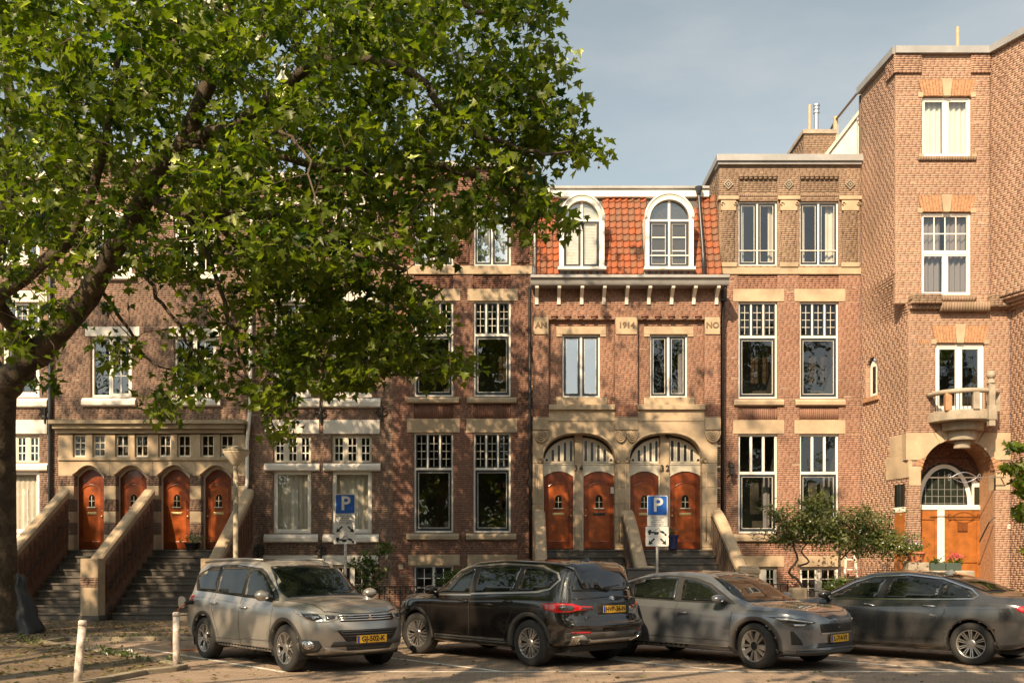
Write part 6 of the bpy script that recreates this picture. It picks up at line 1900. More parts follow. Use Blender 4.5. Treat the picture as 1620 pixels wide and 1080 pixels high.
# open charging flap on the rear wing and its cable
h, nn = C1.cast('R', -1.72, .93)
mb = MB(); c = h + nn * .02
n = 16
ring_ = [(c.x - .02 - .13 + .14 * math.copysign(abs(math.cos(t)) ** .7, math.cos(t)), c.z + .10 * math.copysign(abs(math.sin(t)) ** .7, math.sin(t))) for t in np.linspace(0, 2 * PI, n, False)]
mb.add([(x, c.y - .10, z) for x, z in ring_] + [(x, c.y - .12, z) for x, z in ring_], [tuple(range(n)), tuple(range(2 * n - 1, n - 1, -1))] + [(i, (i + 1) % n, (i + 1) % n + n, i + n) for i in range(n)])
mb.build('charging_flap', 'silver_paint', C1.body, bevel=.006)
MB().tube([h, c + Vector((0, -.06, 0)), c + Vector((0, -.12, -.02))], .035, 8).build('charging_plug', 'rubber_black', C1.body)

# ================================================================== 2 black suv, tail to the right
spec = dict(W=.945, xf=2.30, xr=-2.405, x0f=1.45, x0r=-1.55, nf=2.7, nr=3.3, xfa=1.432, xra=-1.432, rz=.365, Ra=.42, rail=.70,
    bottom=[(-2.405, .46), (-2.0, .34), (-1.2, .25), (1.2, .25), (1.9, .27), (2.30, .32)],
    top=[(-2.405, 1.02), (-2.36, 1.10), (-2.26, 1.36), (-2.14, 1.535), (-1.95, 1.60), (-1.4, 1.65), (-.5, 1.672), (.0, 1.655), (.42, 1.58), (1.15, 1.15), (1.28, 1.12), (1.8, 1.07), (2.1, 1.0), (2.24, .92), (2.30, .84)],
    belt=[(-2.405, .95), (-1.9, 1.09), (-1.3, 1.09), (0, 1.045), (1.1, 1.01), (1.8, .98), (2.1, .92), (2.25, .84), (2.30, .78)],
    fprof=[(.2, -.10), (.4, 0), (.8, .0), (.95, -.06)],
    rprof=[(.3, -.12), (.42, .0), (.60, .03), (.70, .01), (.82, -.05), (1.0, -.06), (1.3, -.12), (1.6, -.12)])
C2 = Car('parked_car', 'glossy black suv seen from behind with red tail lights, between the two silver cars', spec, (-.04, 16.32, 0), PI - TH, paint('black_paint', (.012, .010, .009), .0, .12, .2))
for sd in ('L', 'R'):
    sgn = 1 if sd == 'L' else -1
    out = [(1.10, 1.065), (.48, 1.47), (.25, 1.535), (-.6, 1.585), (-1.5, 1.55), (-1.86, 1.44), (-1.93, 1.34), (-1.80, 1.20), (-1.55, 1.15), (0, 1.09)]
    C2.patch('window_surround', sd, out, 'rubber_black', .002, .08)
    C2.patch('window_pane', sd, rounded([(.95, 1.10), (.46, 1.43), (.22, 1.50), (.05, 1.515), (.06, 1.115)], .03), 'car_glass', .006)
    C2.patch('window_pane', sd, rounded([(-.06, 1.12), (-.05, 1.525), (-.6, 1.555), (-1.05, 1.545), (-1.0, 1.155)], .03), 'car_glass', .006)
    C2.patch('window_pane', sd, rounded([(-1.10, 1.16), (-1.14, 1.54), (-1.5, 1.52), (-1.80, 1.42), (-1.86, 1.33), (-1.74, 1.22), (-1.5, 1.175)], .05), 'car_glass', .006)
    C2.ribbon('window_trim', sd, [(1.12, 1.05)] + out[1:] + [(0, 1.075), (1.12, 1.05)], .028, 'satin_alu', .009)
    for ln in ([(1.12, 1.0), (1.03, .62), (1.02, .30)], [(.0, 1.08), (-.02, .6), (.02, .30)], [(-1.0, 1.13), (-1.08, .90), (-.98, .70), (-.86, .46), (-.82, .30)]):
        C2.ribbon('shut_line', sd, ln, .012, 'rubber_black', .0015)
    C2.ribbon('crease', sd, [(1.3, .90), (.3, .925), (-1.0, .95), (-2.0, .97)], .018, C2.paint, .005)
    C2.patch('sill_panel', sd, [(.95, .245), (.97, .35), (-.93, .35), (-.95, .245)], 'plastic_grey', .006, .1)
    C2.ribbon('sill_trim', sd, [(.9, .385), (-.88, .385)], .03, 'satin_alu', .012)
    q, b = 'f' + sd, 'r' + sd
    C2.patch('headlight', q, [(15, .92), (45, .90), (62, .88), (60, .80), (40, .80), (20, .84)], 'lamp_clear', .008, .04, asp=.014)
    tl = C2.patch('tail_light', b, [(4, .985), (20, 1.0), (42, .99), (55, .955), (72, .945), (72, .90), (52, .885), (40, .86), (20, .85), (6, .89)], 'lamp_red', .010, .035, asp=.014)
    C2.patch('lamp_inner', b, [(27, .965), (42, .955), (46, .92), (42, .885), (28, .885), (22, .92)], 'lamp_dark', .016, .03, tl, asp=.014)
    C2.patch('lamp_inner', b, [(56, .935), (70, .93), (70, .912), (55, .905)], 'lamp_dark', .016, .03, tl, asp=.014)
    C2.patch('reflector', b, [(40, .575), (66, .575), (66, .545), (42, .545)], 'lamp_red', .008, .04, asp=.014)
C2.patch('windscreen', 'T', rounded([(1.14, -.72), (.85, -.72), (.42, -.62), (.40, 0), (.42, .62), (.85, .72), (1.14, .72), (1.18, 0)], .03), 'car_glass', .005, .08)
C2.patch('rear_glass', 'B', rounded([(-.70, 1.17), (.70, 1.17), (.64, 1.30), (.56, 1.47), (-.56, 1.47), (-.64, 1.30)], .05), 'car_glass', .006, .07)
C2.patch('rear_spoiler', 'T', rounded([(-2.02, -.60), (-1.90, -.64), (-1.90, .64), (-2.02, .60), (-2.20, .52), (-2.24, 0), (-2.20, -.52)], .03), C2.paint, .035, .08, skirt=.03)
C2.tube_on('tailgate_crease', 'B', [(y, 1.09 - .05 * abs(y)) for y in np.linspace(-.72, .72, 11)], .012, C2.paint, .004)
C2.patch('plate_recess', 'B', rounded([(-.36, .82), (.36, .82), (.40, .99), (-.40, .99)], .02), 'rubber_black', .003, .07)
C2.plate('B', 0, .895, 'HVP-36-N', off=.02)
C2.patch('bumper_shelf', 'B', rounded([(-.80, .62), (.80, .62), (.82, .70), (-.82, .70)], .02), C2.paint, .03, .08, skirt=.03)
C2.patch('bumper_lower', 'B', rounded([(-.82, .34), (.82, .34), (.86, .56), (-.86, .56)], .03), 'plastic_grey', .006, .08)
C2.patch('skid_plate', 'B', rounded([(-.74, .36), (.74, .36), (.80, .50), (.66, .53), (.56, .45), (-.56, .45), (-.66, .53), (-.80, .50)], .02), 'satin_alu', .018, .06)
for sg in (-1, 1):
    ep = C2.patch('exhaust_pipe', 'B', rounded([(sg * .50, .385), (sg * .70, .385), (sg * .72, .475), (sg * .54, .475)], .02), 'chrome', .03, .06, skirt=.03)
    C2.patch('exhaust_opening', 'B', rounded([(sg * .525, .40), (sg * .685, .40), (sg * .70, .462), (sg * .55, .462)], .02), 'mesh_black', .034, .06, ep)
h, nn = C2.cast('B', 0, 1.06)
mb = MB(); mb.v = []
for k in range(1):
    M = nn.to_track_quat('Z', 'Y').to_matrix()
    t = MB(); t.lathe([(.046, 0), (.046, .008), (.036, .01), (.0, .01)], (0, 0, 0), 20); t.v = [tuple(h + nn * .004 + M @ Vector(v)) for v in t.v]; em = t.build('round_emblem', 'chrome', C2.body)
    for qd in range(4):
        t = MB(); pts = [(0, 0)] + [(.031 * math.cos(a), .031 * math.sin(a)) for a in np.linspace(qd * PI / 2, qd * PI / 2 + PI / 2, 6)]
        t.add([tuple(h + nn * .0155 + M @ Vector((x, y, 0))) for x, y in pts], [tuple(range(7))]); t.build('emblem_quarter', mat('emblem_blue', (.05, .2, .55), .3) if qd % 2 else 'white_paint', em)
def on_rear(C, y, z):
    h, nn = C.cast('B', y, z); f = -nn
    return Matrix.Translation(h + nn * .006) @ Matrix(((0, 0, -1, 0), (-1, 0, 0, 0), (0, 1, 0, 0), (0, 0, 0, 1)))
text_part('X3', .085, 'chrome', C2.body, on_rear(C2, .56, .765), .004, 'badge_lettering', spacing=1.05, bold=.002)
mb = MB(); h, nn = C2.cast('T', -1.75, 0); mb.add([tuple(h + Vector(v)) for v in ((.10, -.02, 0), (.10, .02, 0), (-.10, .03, 0), (-.10, -.03, 0), (-.07, -.004, .07), (-.07, .004, .07))], [(0, 1, 5, 4), (2, 3, 4, 5), (0, 4, 3), (1, 2, 5), (0, 3, 2, 1)]); mb.build('roof_antenna', 'black_paint', C2.body)
h0, n0 = C2.cast('B', .1, 1.2); h1, _ = C2.cast('B', -.28, 1.24); MB().tube([h0 + n0 * .03, h1 + n0 * .03], [.02, .010], 6).build('rear_wiper', 'rubber_black', C2.body)
C2.handle(.12, .97, 'black_paint', .22); C2.handle(-.95, .995, 'black_paint', .22); C2.mirror(.95, 1.05, 'black_paint', (.10, .12, .08))
C2.arch_trim('plastic_grey', .06)
def sp_x3(r):
    L = []
    for k in range(5):
        a = 2 * PI * k / 5
        for sg in (-1, 1): L.append((a + sg * .30, .06, .026, a + sg * .15, r * .99, .034)); L.append((a + sg * .30, .06, .018, a + sg * .44, r * .99, .022))
    return L
C2.wheels(.365, .235, sp_x3, .245, 'rim_silver', steer=.18)
# charging plug in the front left wing
h, nn = C2.cast('L', 1.62, .80)
MB().lathe([(.07, 0), (.07, .02), (.05, .03)], (0, 0, 0), 14, 'y')
pl_ = [h, h + Vector((.0, .10, -.01)), h + Vector((-.02, .20, -.08))]
MB().tube(pl_, [.05, .045, .03], 10).build('charging_plug', 'rubber_black', C2.body, smooth=True)

# ================================================================== 3 grey fastback, nose to the right
spec = dict(W=.925, xf=2.24, xr=-2.366, x0f=1.40, x0r=-1.45, nf=3.0, nr=3.2, xfa=1.3675, xra=-1.3675, rz=.345, Ra=.40, rail=.70,
    bottom=[(-2.366, .42), (-1.9, .28), (-1.2, .22), (1.2, .22), (1.9, .23), (2.24, .26)],
    top=[(-2.366, .98), (-2.3, 1.04), (-2.1, 1.10), (-1.8, 1.20), (-1.3, 1.36), (-.7, 1.46), (-.2, 1.478), (.2, 1.455), (.55, 1.36), (1.15, 1.03), (1.30, .985), (1.8, .95), (2.1, .90), (2.2, .83), (2.24, .76)],
    belt=[(-2.366, .94), (-1.8, .98), (-1.2, .965), (0, .93), (1.0, .91), (1.8, .885), (2.1, .83), (2.2, .76), (2.24, .70)],
    fprof=[(.2, -.08), (.3, .02), (.42, .0), (.6, .0), (.75, -.01), (.9, -.05)],
    rprof=[(.3, -.1), (.45, 0), (.7, .0), (1.0, -.04)])
C3 = Car('parked_car', 'pale grey electric fastback with dark mesh grille, right of the black suv', spec, (3.38, 15.90, 0), -TH, paint('grey_paint', (.15, .16, .175), .5, .25, .06))
for sd in ('L', 'R'):
    sgn = 1 if sd == 'L' else -1
    out = [(.98, .965), (.45, 1.27), (.15, 1.36), (-.4, 1.40), (-.95, 1.355), (-1.5, 1.20), (-1.62, 1.12), (-1.5, 1.03), (-.9, 1.0), (0, .975)]
    C3.patch('window_surround', sd, out, 'rubber_black', .002, .08)
    C3.patch('window_pane', sd, rounded([(.82, .995), (.42, 1.235), (.12, 1.32), (-.08, 1.34), (-.04, 1.0)], .03), 'car_glass', .006)
    C3.patch('window_pane', sd, rounded([(-.16, 1.0), (-.19, 1.345), (-.5, 1.365), (-.95, 1.32), (-1.12, 1.26), (-1.02, 1.025)], .03), 'car_glass', .006)
    C3.patch('window_pane', sd, rounded([(-1.10, 1.03), (-1.20, 1.235), (-1.48, 1.15), (-1.54, 1.11), (-1.45, 1.045)], .03), 'car_glass', .006)
    for ln in ([(.98, .92), (.93, .55), (.92, .27)], [(-.10, .97), (-.13, .6), (-.10, .27)], [(-1.05, 1.0), (-1.12, .85), (-1.0, .62), (-.90, .27)]):
        C3.ribbon('shut_line', sd, ln, .012, 'rubber_black', .0015)
    C3.ribbon('crease', sd, [(1.9, .80), (1.0, .845), (0, .865), (-1.2, .885), (-2.0, .90)], .016, C3.paint, .005)
    C3.patch('sill_panel', sd, [(.95, .215), (.97, .30), (-.95, .30), (-.97, .215)], 'plastic_grey', .006, .1)
    C3.ribbon('sill_trim', sd, [(.9, .315), (-.9, .315)], .016, 'satin_alu', .008)
    q, b = 'f' + sd, 'r' + sd
    hl = C3.patch('headlight', q, [(6, .80), (26, .80), (62, .735), (63, .715), (52, .695), (40, .66), (30, .665), (24, .70), (18, .755)], 'lamp_dark', .008, .035, asp=.014)
    C3.patch('light_signature', q, [(12, .785), (26, .785), (60, .73), (58, .715), (28, .758), (20, .758)], 'lamp_clear', .013, .03, hl, asp=.014)
    C3.patch('lamp_inner', q, [(34, .70), (50, .70), (47, .675), (36, .675)], 'lamp_clear', .013, .03, hl, asp=.014)
    C3.patch('bumper_inlet', q, [(30, .60), (34, .60), (44, .46), (46, .40), (32, .40)], 'mesh_black', .006, .035, asp=.014)
    C3.patch('tail_light', b, [(10, .95), (70, .93), (70, .90), (30, .90), (24, .80), (16, .80)], 'lamp_red', .008, .04, asp=.014)
C3.patch('windscreen', 'T', rounded([(1.16, -.70), (.85, -.70), (.42, -.60), (.40, 0), (.42, .60), (.85, .70), (1.16, .70), (1.22, 0)], .03), 'car_glass', .005, .08)
C3.patch('rear_glass', 'T', rounded([(-.95, -.58), (-1.9, -.56), (-1.95, 0), (-1.9, .56), (-.95, .58)], .05), 'car_glass', .005, .08)
C3.ribbon('bonnet_line', 'T', [(1.22, -.74), (1.7, -.74), (2.0, -.64), (2.1, -.4), (2.12, 0), (2.1, .4), (2.0, .64), (1.7, .74), (1.22, .74)], .012, 'rubber_black', .002)
for sg in (-1, 1): C3.ribbon('bonnet_crease', 'T', [(1.3, sg * .45), (2.0, sg * .36)], .012, C3.paint, .006)
gr = C3.patch('grille', 'F', rounded([(-.44, .57), (.44, .57), (.47, .70), (-.47, .70)], .03), 'mesh_black', .008, .06)
mb = MB()
for y in np.linspace(-.42, .42, 22):
    for z in (.59, .62, .65, .68):
        h, nn = C3.cast('F', y, z); mb.box(h.x + .006, h.x + .016, y - .012, y + .012, z - .009, z + .009)
stuff(mb.build('grille_studs', 'rubber_black', gr))
h, nn = C3.cast('F', 0, .645)
for sg in (-1, 1):
    mb = MB(); mb.add([(h.x + .02, sg * .004, h.z - .025), (h.x + .02, sg * .035, h.z + .02), (h.x + .02, sg * .008, h.z + .006), (h.x + .024, sg * .008, h.z - .005)], [(0, 1, 2), (0, 3, 1)]); mb.build('star_emblem', 'chrome', C3.body)
C3.ribbon('grille_trim', 'F', [(-.45, .56), (.45, .56)], .02, 'satin_alu', .012)
C3.patch('lower_intake', 'F', rounded([(-.55, .33), (.55, .33), (.52, .42), (-.52, .42)], .02), 'mesh_black', .006, .06)
C3.patch('front_splitter', 'F', rounded([(-.76, .26), (.76, .26), (.78, .31), (-.78, .31)], .01), 'plastic_grey', .025, .06, skirt=.03)
C3.ribbon('bumper_blade', 'F', [(-.78, .335), (.78, .335)], .025, C3.paint, .02)
C3.plate('F', 0, .475, 'L-714-VS', off=.02)
C3.handle(.05, .80, 'grey_paint'); C3.handle(-.98, .82, 'grey_paint'); C3.mirror(.80, .955, 'grey_paint', (.10, .12, .07))
C3.arch_trim('plastic_grey', .055)
def sp_pol(r):
    L = []
    for k in range(5):
        a = 2 * PI * k / 5; L.append((a, .04, .05, a - .10, r * .99, .085))
        L.append((a + .45, .05, .016, a + .62, r * .99, .02)); L.append((a + .72, .05, .012, a + .72, r * .99, .014))
    return L
C3.wheels(.350, .245, sp_pol, .25, 'rim_silver', steer=-.18, cap='rim_dark')

# ================================================================== 4 dark grey saloon, nose to the left
spec = dict(W=.93, xf=2.36, xr=-2.58, x0f=1.50, x0r=-1.75, nf=2.7, nr=2.9, xfa=1.4875, xra=-1.4875, rz=.335, Ra=.385, rail=.69,
    bottom=[(-2.58, .40), (-2.1, .27), (-1.2, .20), (1.2, .20), (2.0, .22), (2.36, .26)],
    top=[(-2.58, .98), (-2.52, 1.06), (-2.35, 1.095), (-2.0, 1.115), (-1.75, 1.14), (-1.2, 1.34), (-.7, 1.445), (-.2, 1.478), (.2, 1.46), (.58, 1.36), (1.28, 1.02), (1.42, .985), (1.9, .93), (2.2, .87), (2.32, .78), (2.36, .70)],
    belt=[(-2.58, .92), (-2.0, 1.0), (-1.2, .985), (0, .95), (1.2, .925), (1.9, .885), (2.2, .81), (2.33, .72), (2.36, .66)],
    fprof=[(.2, -.08), (.35, 0), (.7, .0), (.85, -.06)],
    rprof=[(.3, -.1), (.45, 0), (.7, .0), (.85, -.03), (1.05, -.07)])
C4 = Car('parked_car', 'dark grey metallic saloon with tinted rear glass at the right edge', spec, (6.82, 16.53, 0), PI - TH, paint('graphite_paint', (.085, .084, .084), .55, .22, .10))
for sd in ('L', 'R'):
    out = [(1.10, .975), (.52, 1.27), (.2, 1.365), (-.4, 1.40), (-.95, 1.34), (-1.42, 1.18), (-1.56, 1.08), (-1.50, 1.035), (-.9, 1.015), (0, .995)]
    C4.patch('window_surround', sd, out, 'rubber_black', .002, .08)
    C4.patch('window_pane', sd, rounded([(.95, 1.0), (.50, 1.235), (.18, 1.325), (-.04, 1.345), (.08, 1.015)], .03), 'car_glass', .006)
    C4.patch('window_pane', sd, rounded([(-.04, 1.02), (-.16, 1.345), (-.45, 1.362), (-.88, 1.32), (-.98, 1.29), (-.92, 1.04)], .03), 'car_glass', .006)
    C4.patch('window_pane', sd, rounded([(-.97, 1.045), (-1.03, 1.27), (-1.38, 1.15), (-1.49, 1.07), (-1.44, 1.05)], .03), 'car_glass', .006)
    C4.ribbon('window_trim', sd, out + [out[0]], .018, 'chrome', .009)
    for ln in ([(1.12, .93), (1.02, .55), (1.0, .25)], [(.0, .985), (.04, .6), (.06, .25)], [(-.98, 1.0), (-1.10, .84), (-.98, .62), (-.82, .40), (-.76, .25)]):
        C4.ribbon('shut_line', sd, ln, .012, 'rubber_black', .0015)
    C4.ribbon('crease', sd, [(1.6, .80), (.6, .845), (-.6, .87), (-1.8, .90), (-2.4, .91)], .02, C4.paint, .007)
    C4.ribbon('lower_crease', sd, [(1.0, .34), (0, .36), (-.95, .42)], .03, C4.paint, .008)
    C4.patch('sill_panel', sd, [(1.02, .195), (1.02, .25), (-1.0, .25), (-1.02, .195)], 'plastic_grey', .004, .1)
    q, b = 'f' + sd, 'r' + sd
    C4.patch('headlight', q, [(10, .80), (40, .78), (62, .74), (60, .66), (38, .67), (20, .72)], 'lamp_clear', .008, .04, asp=.014)
    C4.patch('tail_light', b, [(19, .92), (28, .95), (60, .93), (66, .90), (60, .82), (30, .83), (22, .87)], 'lamp_red', .008, .04, asp=.014)
C4.patch('windscreen', 'T', rounded([(1.28, -.70), (1.0, -.70), (.50, -.60), (.48, 0), (.50, .60), (1.0, .70), (1.28, .70), (1.34, 0)], .03), 'car_glass', .005, .08)
C4.patch('rear_glass', 'T', rounded([(-.90, -.56), (-1.62, -.62), (-1.70, 0), (-1.62, .62), (-.90, .56)], .05), 'car_glass', .005, .08)
C4.plate('B', 0, .70, 'H-627-RT') if False else None
h, nn = C4.cast('T', -.78, 0); mb = MB(); mb.add([tuple(h + Vector(v)) for v in ((.14, -.03, -.01), (.14, .03, -.01), (-.12, .04, -.01), (-.12, -.04, -.01), (-.06, -.012, .06), (-.06, .012, .06))], [(0, 1, 5, 4), (2, 3, 4, 5), (0, 4, 3), (1, 2, 5), (0, 3, 2, 1)]); mb.build('roof_antenna', 'satin_alu', C4.body)
C4.handle(.16, .885, 'chrome', .22); C4.handle(-.85, .905, 'chrome', .22); C4.mirror(.98, .965, 'graphite_paint', (.11, .12, .075))
def sp_5(r):
    L = []
    for k in range(10):
        a = 2 * PI * k / 10
        for sg in (-1, 1): L.append((a + sg * .16, .06, .015, a + sg * .085, r * .99, .015))
    return L
C4.arch_trim(C4.paint, .03, .004)
C4.wheels(.335, .245, sp_5, .232, 'rim_silver')
# ------------------------------------------------------------------ trees
leaf_mat('plane_leaf', [(.022, .056, .007), (.048, .108, .010), (.090, .172, .013), (.150, .235, .018), (.25, .305, .03)], .54)
leaf_mat('shrub_leaf', [(.036, .064, .015), (.078, .122, .026), (.135, .185, .043), (.19, .21, .065)], .35)
leaf_mat('far_leaf', [(.025, .050, .009), (.06, .10, .016), (.12, .155, .025)], .45)
def bark_mat(name, cols, sc=3.0):
    m = bpy.data.materials.new(name); m.use_nodes = True
    n, l = m.node_tree.nodes, m.node_tree.links; b = n['Principled BSDF']; b.inputs['Roughness'].default_value = .9
    tc = n.new('ShaderNodeTexCoord'); t = n.new('ShaderNodeTexVoronoi'); t.inputs['Scale'].default_value = sc * 1.3
    ns = n.new('ShaderNodeTexNoise'); ns.inputs['Scale'].default_value = sc; ns.inputs['Detail'].default_value = 8
    l.new(tc.outputs['Object'], ns.inputs['Vector'])
    mp = n.new('ShaderNodeVectorMath'); mp.operation = 'MULTIPLY_ADD'; mp.inputs[1].default_value = (.6, .6, .6)
    l.new(ns.outputs['Color'], mp.inputs[0]); l.new(tc.outputs['Object'], mp.inputs[2]); l.new(mp.outputs[0], t.inputs['Vector'])
    cr = n.new('ShaderNodeValToRGB'); e = cr.color_ramp.elements
    e[0].color = (*cols[0], 1); e[1].color = (*cols[2], 1); k = e.new(.5); k.color = (*cols[1], 1)
    l.new(t.outputs['Color'], cr.inputs[0])
    mx = n.new('ShaderNodeMix'); mx.data_type = 'RGBA'; mx.blend_type = 'MULTIPLY'; mx.inputs[0].default_value = .7
    mr = n.new('ShaderNodeValToRGB'); mr.color_ramp.elements[0].position = .3; mr.color_ramp.elements[1].position = .7; mr.color_ramp.elements[0].color = (.5, .5, .5, 1)
    n2 = n.new('ShaderNodeTexNoise'); n2.inputs['Scale'].default_value = 14; n2.inputs['Detail'].default_value = 8; l.new(tc.outputs['Object'], n2.inputs['Vector'])
    l.new(n2.outputs[0], mr.inputs[0]); l.new(cr.outputs[0], mx.inputs[6]); l.new(mr.outputs[0], mx.inputs[7]); l.new(mx.outputs[2], b.inputs['Base Color'])
    bp = n.new('ShaderNodeBump'); bp.inputs['Strength'].default_value = .8; bp.inputs['Distance'].default_value = .03
    l.new(n2.outputs[0], bp.inputs['Height']); l.new(bp.outputs[0], b.inputs['Normal'])
    MAT[name] = m
bark_mat('plane_bark', [(.045, .033, .022), (.078, .057, .037), (.15, .113, .075)])
bark_mat('twig_bark', [(.06, .042, .028), (.09, .062, .040), (.12, .09, .06)])

# five-lobed plane leaf, base at the origin, tip along +y, unit size; a light fold along the midrib
LEAF5 = np.array([(0, 0, 0), (.16, .05, .03), (.50, .10, .06), (.33, .26, .05), (.52, .52, .08), (.24, .50, .04), (0, 1.0, -.04), (-.24, .50, .04), (-.52, .52, .08), (-.33, .26, .05), (-.50, .10, .06), (-.16, .05, .03), (0, .32, -.02)])
LEAF5[:, 2] *= 2.2
TRI5 = [(12, i, i + 1) for i in range(0, 11)] + [(12, 11, 0)]
LEAF2 = np.array([(0, 0, 0), (.28, .45, .05), (0, 1, 0), (-.28, .45, .05), (0, .5, -.03)]); TRI2 = [(4, 0, 1), (4, 1, 2), (4, 2, 3), (4, 3, 0)]
def leaves_mesh(name, pos, dirs, nrm, size, mname, parent, shape=5, col=None, seed=1):
    """one mesh of many leaves"""
    L, T = (LEAF5, TRI5) if shape == 5 else (LEAF2, TRI2)
    n = len(pos); k = len(L)
    y = dirs / np.linalg.norm(dirs, axis=1, keepdims=True)
    z = nrm - (nrm * y).sum(1, keepdims=True) * y; z /= np.linalg.norm(z, axis=1, keepdims=True) + 1e-9
    x = np.cross(y, z)
    s = size[:, None, None]
    V = pos[:, None, :] + s * (L[None, :, 0:1] * x[:, None, :] + L[None, :, 1:2] * y[:, None, :] + L[None, :, 2:3] * z[:, None, :])
    Fc = (np.arange(n)[:, None, None] * k + np.array(T)[None]).reshape(-1, 3)
    me = bpy.data.meshes.new(name)
    me.vertices.add(n * k); me.vertices.foreach_set('co', V.reshape(-1))
    me.loops.add(len(Fc) * 3); me.loops.foreach_set('vertex_index', Fc.reshape(-1).astype(np.int32))
    me.polygons.add(len(Fc)); me.polygons.foreach_set('loop_start', (np.arange(len(Fc)) * 3).astype(np.int32))
    me.update(calc_edges=True)
    rg = np.random.default_rng(seed)
    if col is None: col = rg.random(n)
    A = np.ones((n, k, 4)); A[:, :, :3] = np.asarray(col)[:, None, None]
    at = me.color_attributes.new('leaf_colour', 'FLOAT_COLOR', 'POINT'); at.data.foreach_set('color', A.reshape(-1))
    me.materials.append(MAT[mname]); me.polygons.foreach_set('use_smooth', [True] * len(Fc))
    return link(name, me, parent)

def grow(nodes, radii, clusters, rg, max_seg=.9):
    """join every leaf cluster to the nearest wood by a thin bent twig; returns twig polylines"""
    N = np.array(nodes); order = np.argsort([np.min(((N - c) ** 2).sum(1)) for c in clusters])
    buf = np.zeros((len(N) + 4 * len(clusters), 3)); buf[:len(N)] = N; cnt = len(N)
    tw = []
    for i in order:
        c = clusters[i]; d2 = ((buf[:cnt] - c) ** 2).sum(1); j = int(np.argmin(d2)); a = buf[j].copy()
        d = math.sqrt(d2[j])
        if d < .05: continue
        m = (a + c) / 2 + rg.normal(0, .08 * d, 3) + np.array([0, 0, .10 * d])
        tw.append((a, m, c, d))
        buf[cnt] = m; buf[cnt + 1] = c; buf[cnt + 2] = (m + c) / 2; cnt += 3
    return tw

def cluster_leaves(C, n_per, size, spread, rg, droop=.55, out=None):
    pos, dr, nm, sz, cl = [], [], [], [], []
    for c in C:
        k = rg.poisson(n_per) + 2
        tone = rg.normal(.44, .21)
        base = rg.normal(0, 1, 3); base[2] *= .4; base /= np.linalg.norm(base)
        for _ in range(k):
            o = rg.normal(0, spread, 3); o[2] *= .6
            d = rg.normal(0, .8, 3) + base * .5; d[2] -= droop
            n_ = rg.normal(0, .55, 3); n_[2] += 1.0
            n_ += np.array([SUN_TO.x, SUN_TO.y, SUN_TO.z]) * .5
            pos.append(c + o); dr.append(d); nm.append(n_); sz.append(size * rg.uniform(.65, 1.25)); cl.append(min(1, max(0, tone + rg.normal(0, .14))))
    return np.array(pos), np.array(dr), np.array(nm), np.array(sz), np.array(cl)

def inpoly(x, y, poly):
    c = False; j = len(poly) - 1
    for i in range(len(poly)):
        if (poly[i][1] > y) != (poly[j][1] > y) and x < (poly[j][0] - poly[i][0]) * (y - poly[i][1]) / (poly[j][1] - poly[i][1]) + poly[i][0]: c = not c
        j = i
    return c

# ---- the big plane tree at the left
rg = np.random.default_rng(21)
T1 = thing('plane_tree', 'big leafy plane tree at the left with a leaning limb over the street', 'tree', (-11.75, 21.5, .05), 'street trees')
trunk = [(-11.75, 21.5, -.1), (-11.75, 21.5, .25), (-11.78, 21.5, .9), (-11.76, 21.45, 2.2), (-11.70, 21.4, 3.6), (-11.62, 21.3, 4.8), (-11.5, 21.2, 5.7)]
limbs = []    # (points, start radius, end radius)
def limb(pts, r0, r1):
    P = [px(*q) for q in pts]; limbs.append((P, r0, r1)); return P
def smooth(P, k=4):
    return [Vector(q) for q in catmull([tuple(v) for v in P], [k] * (len(P) - 1))]
mb = MB(); mb.tube(smooth([Vector(v) for v in trunk], 3), [*np.linspace(.72, .50, 4)[:3], *np.linspace(.56, .52, 12), *np.linspace(.5, .46, 4)], 18)
# shorten or pad radii to the point count
P_ = smooth([Vector(v) for v in trunk], 3); rr = [interp([(0, .80), (.25, .66), (.9, .55), (3, .47), (5.7, .40)], max(0, v.z)) for v in P_]
mb = MB(); mb.tube(P_, rr, 20); mb.build('trunk', 'plane_bark', T1, smooth=True)
A = limb([(0, 615, 21.2), (45, 575, 21.0), (95, 520, 20.6), (150, 450, 20.1), (190, 380, 19.6), (235, 305, 19.0), (290, 225, 18.3), (335, 120, 17.8), (365, 0, 17.5), (390, -140, 17.5), (400, -260, 17.8)], .34, .08)
limb([(-10, 610, 21.3), (-30, 520, 21.6), (-20, 430, 22.0), (10, 330, 22.3), (20, 200, 22.6), (10, 60, 22.8), (0, -120, 23)], .34, .07)
limb([(60, 560, 20.9), (0, 480, 19.8), (40, 440, 19.2), (110, 385, 18.6), (150, 300, 18.0), (170, 200, 17.5), (190, 80, 17.0)], .20, .05)
limb([(235, 305, 19.0), (300, 345, 18.4), (380, 335, 17.6), (470, 355, 16.8), (560, 400, 16.2), (640, 430, 15.8)], .13, .03)
limb([(290, 225, 18.3), (380, 195, 17.6), (470, 120, 17.0), (540, 95, 16.5), (640, 110, 16.2), (700, 170, 16.1), (760, 215, 16.0), (830, 238, 16.0), (900, 240, 16.0)], .14, .02)
limb([(470, 120, 17.0), (560, 30, 16.8), (700, 0, 16.8), (800, 30, 17), (870, 20, 17)], .08, .02)
limb([(380, 195, 17.6), (480, 260, 17.0), (600, 265, 16.6), (700, 268, 16.4), (780, 295, 16.4), (850, 335, 16.5)], .09, .02)
limb([(330, 340, 18.2), (410, 430, 18.4), (470, 530, 18.6), (530, 585, 18.8), (640, 592, 18.8), (710, 585, 18.8)], .07, .015)
limb([(300, 345, 18.4), (340, 430, 18.0), (370, 530, 17.7), (400, 620, 17.5), (440, 680, 17.5)], .06, .015)
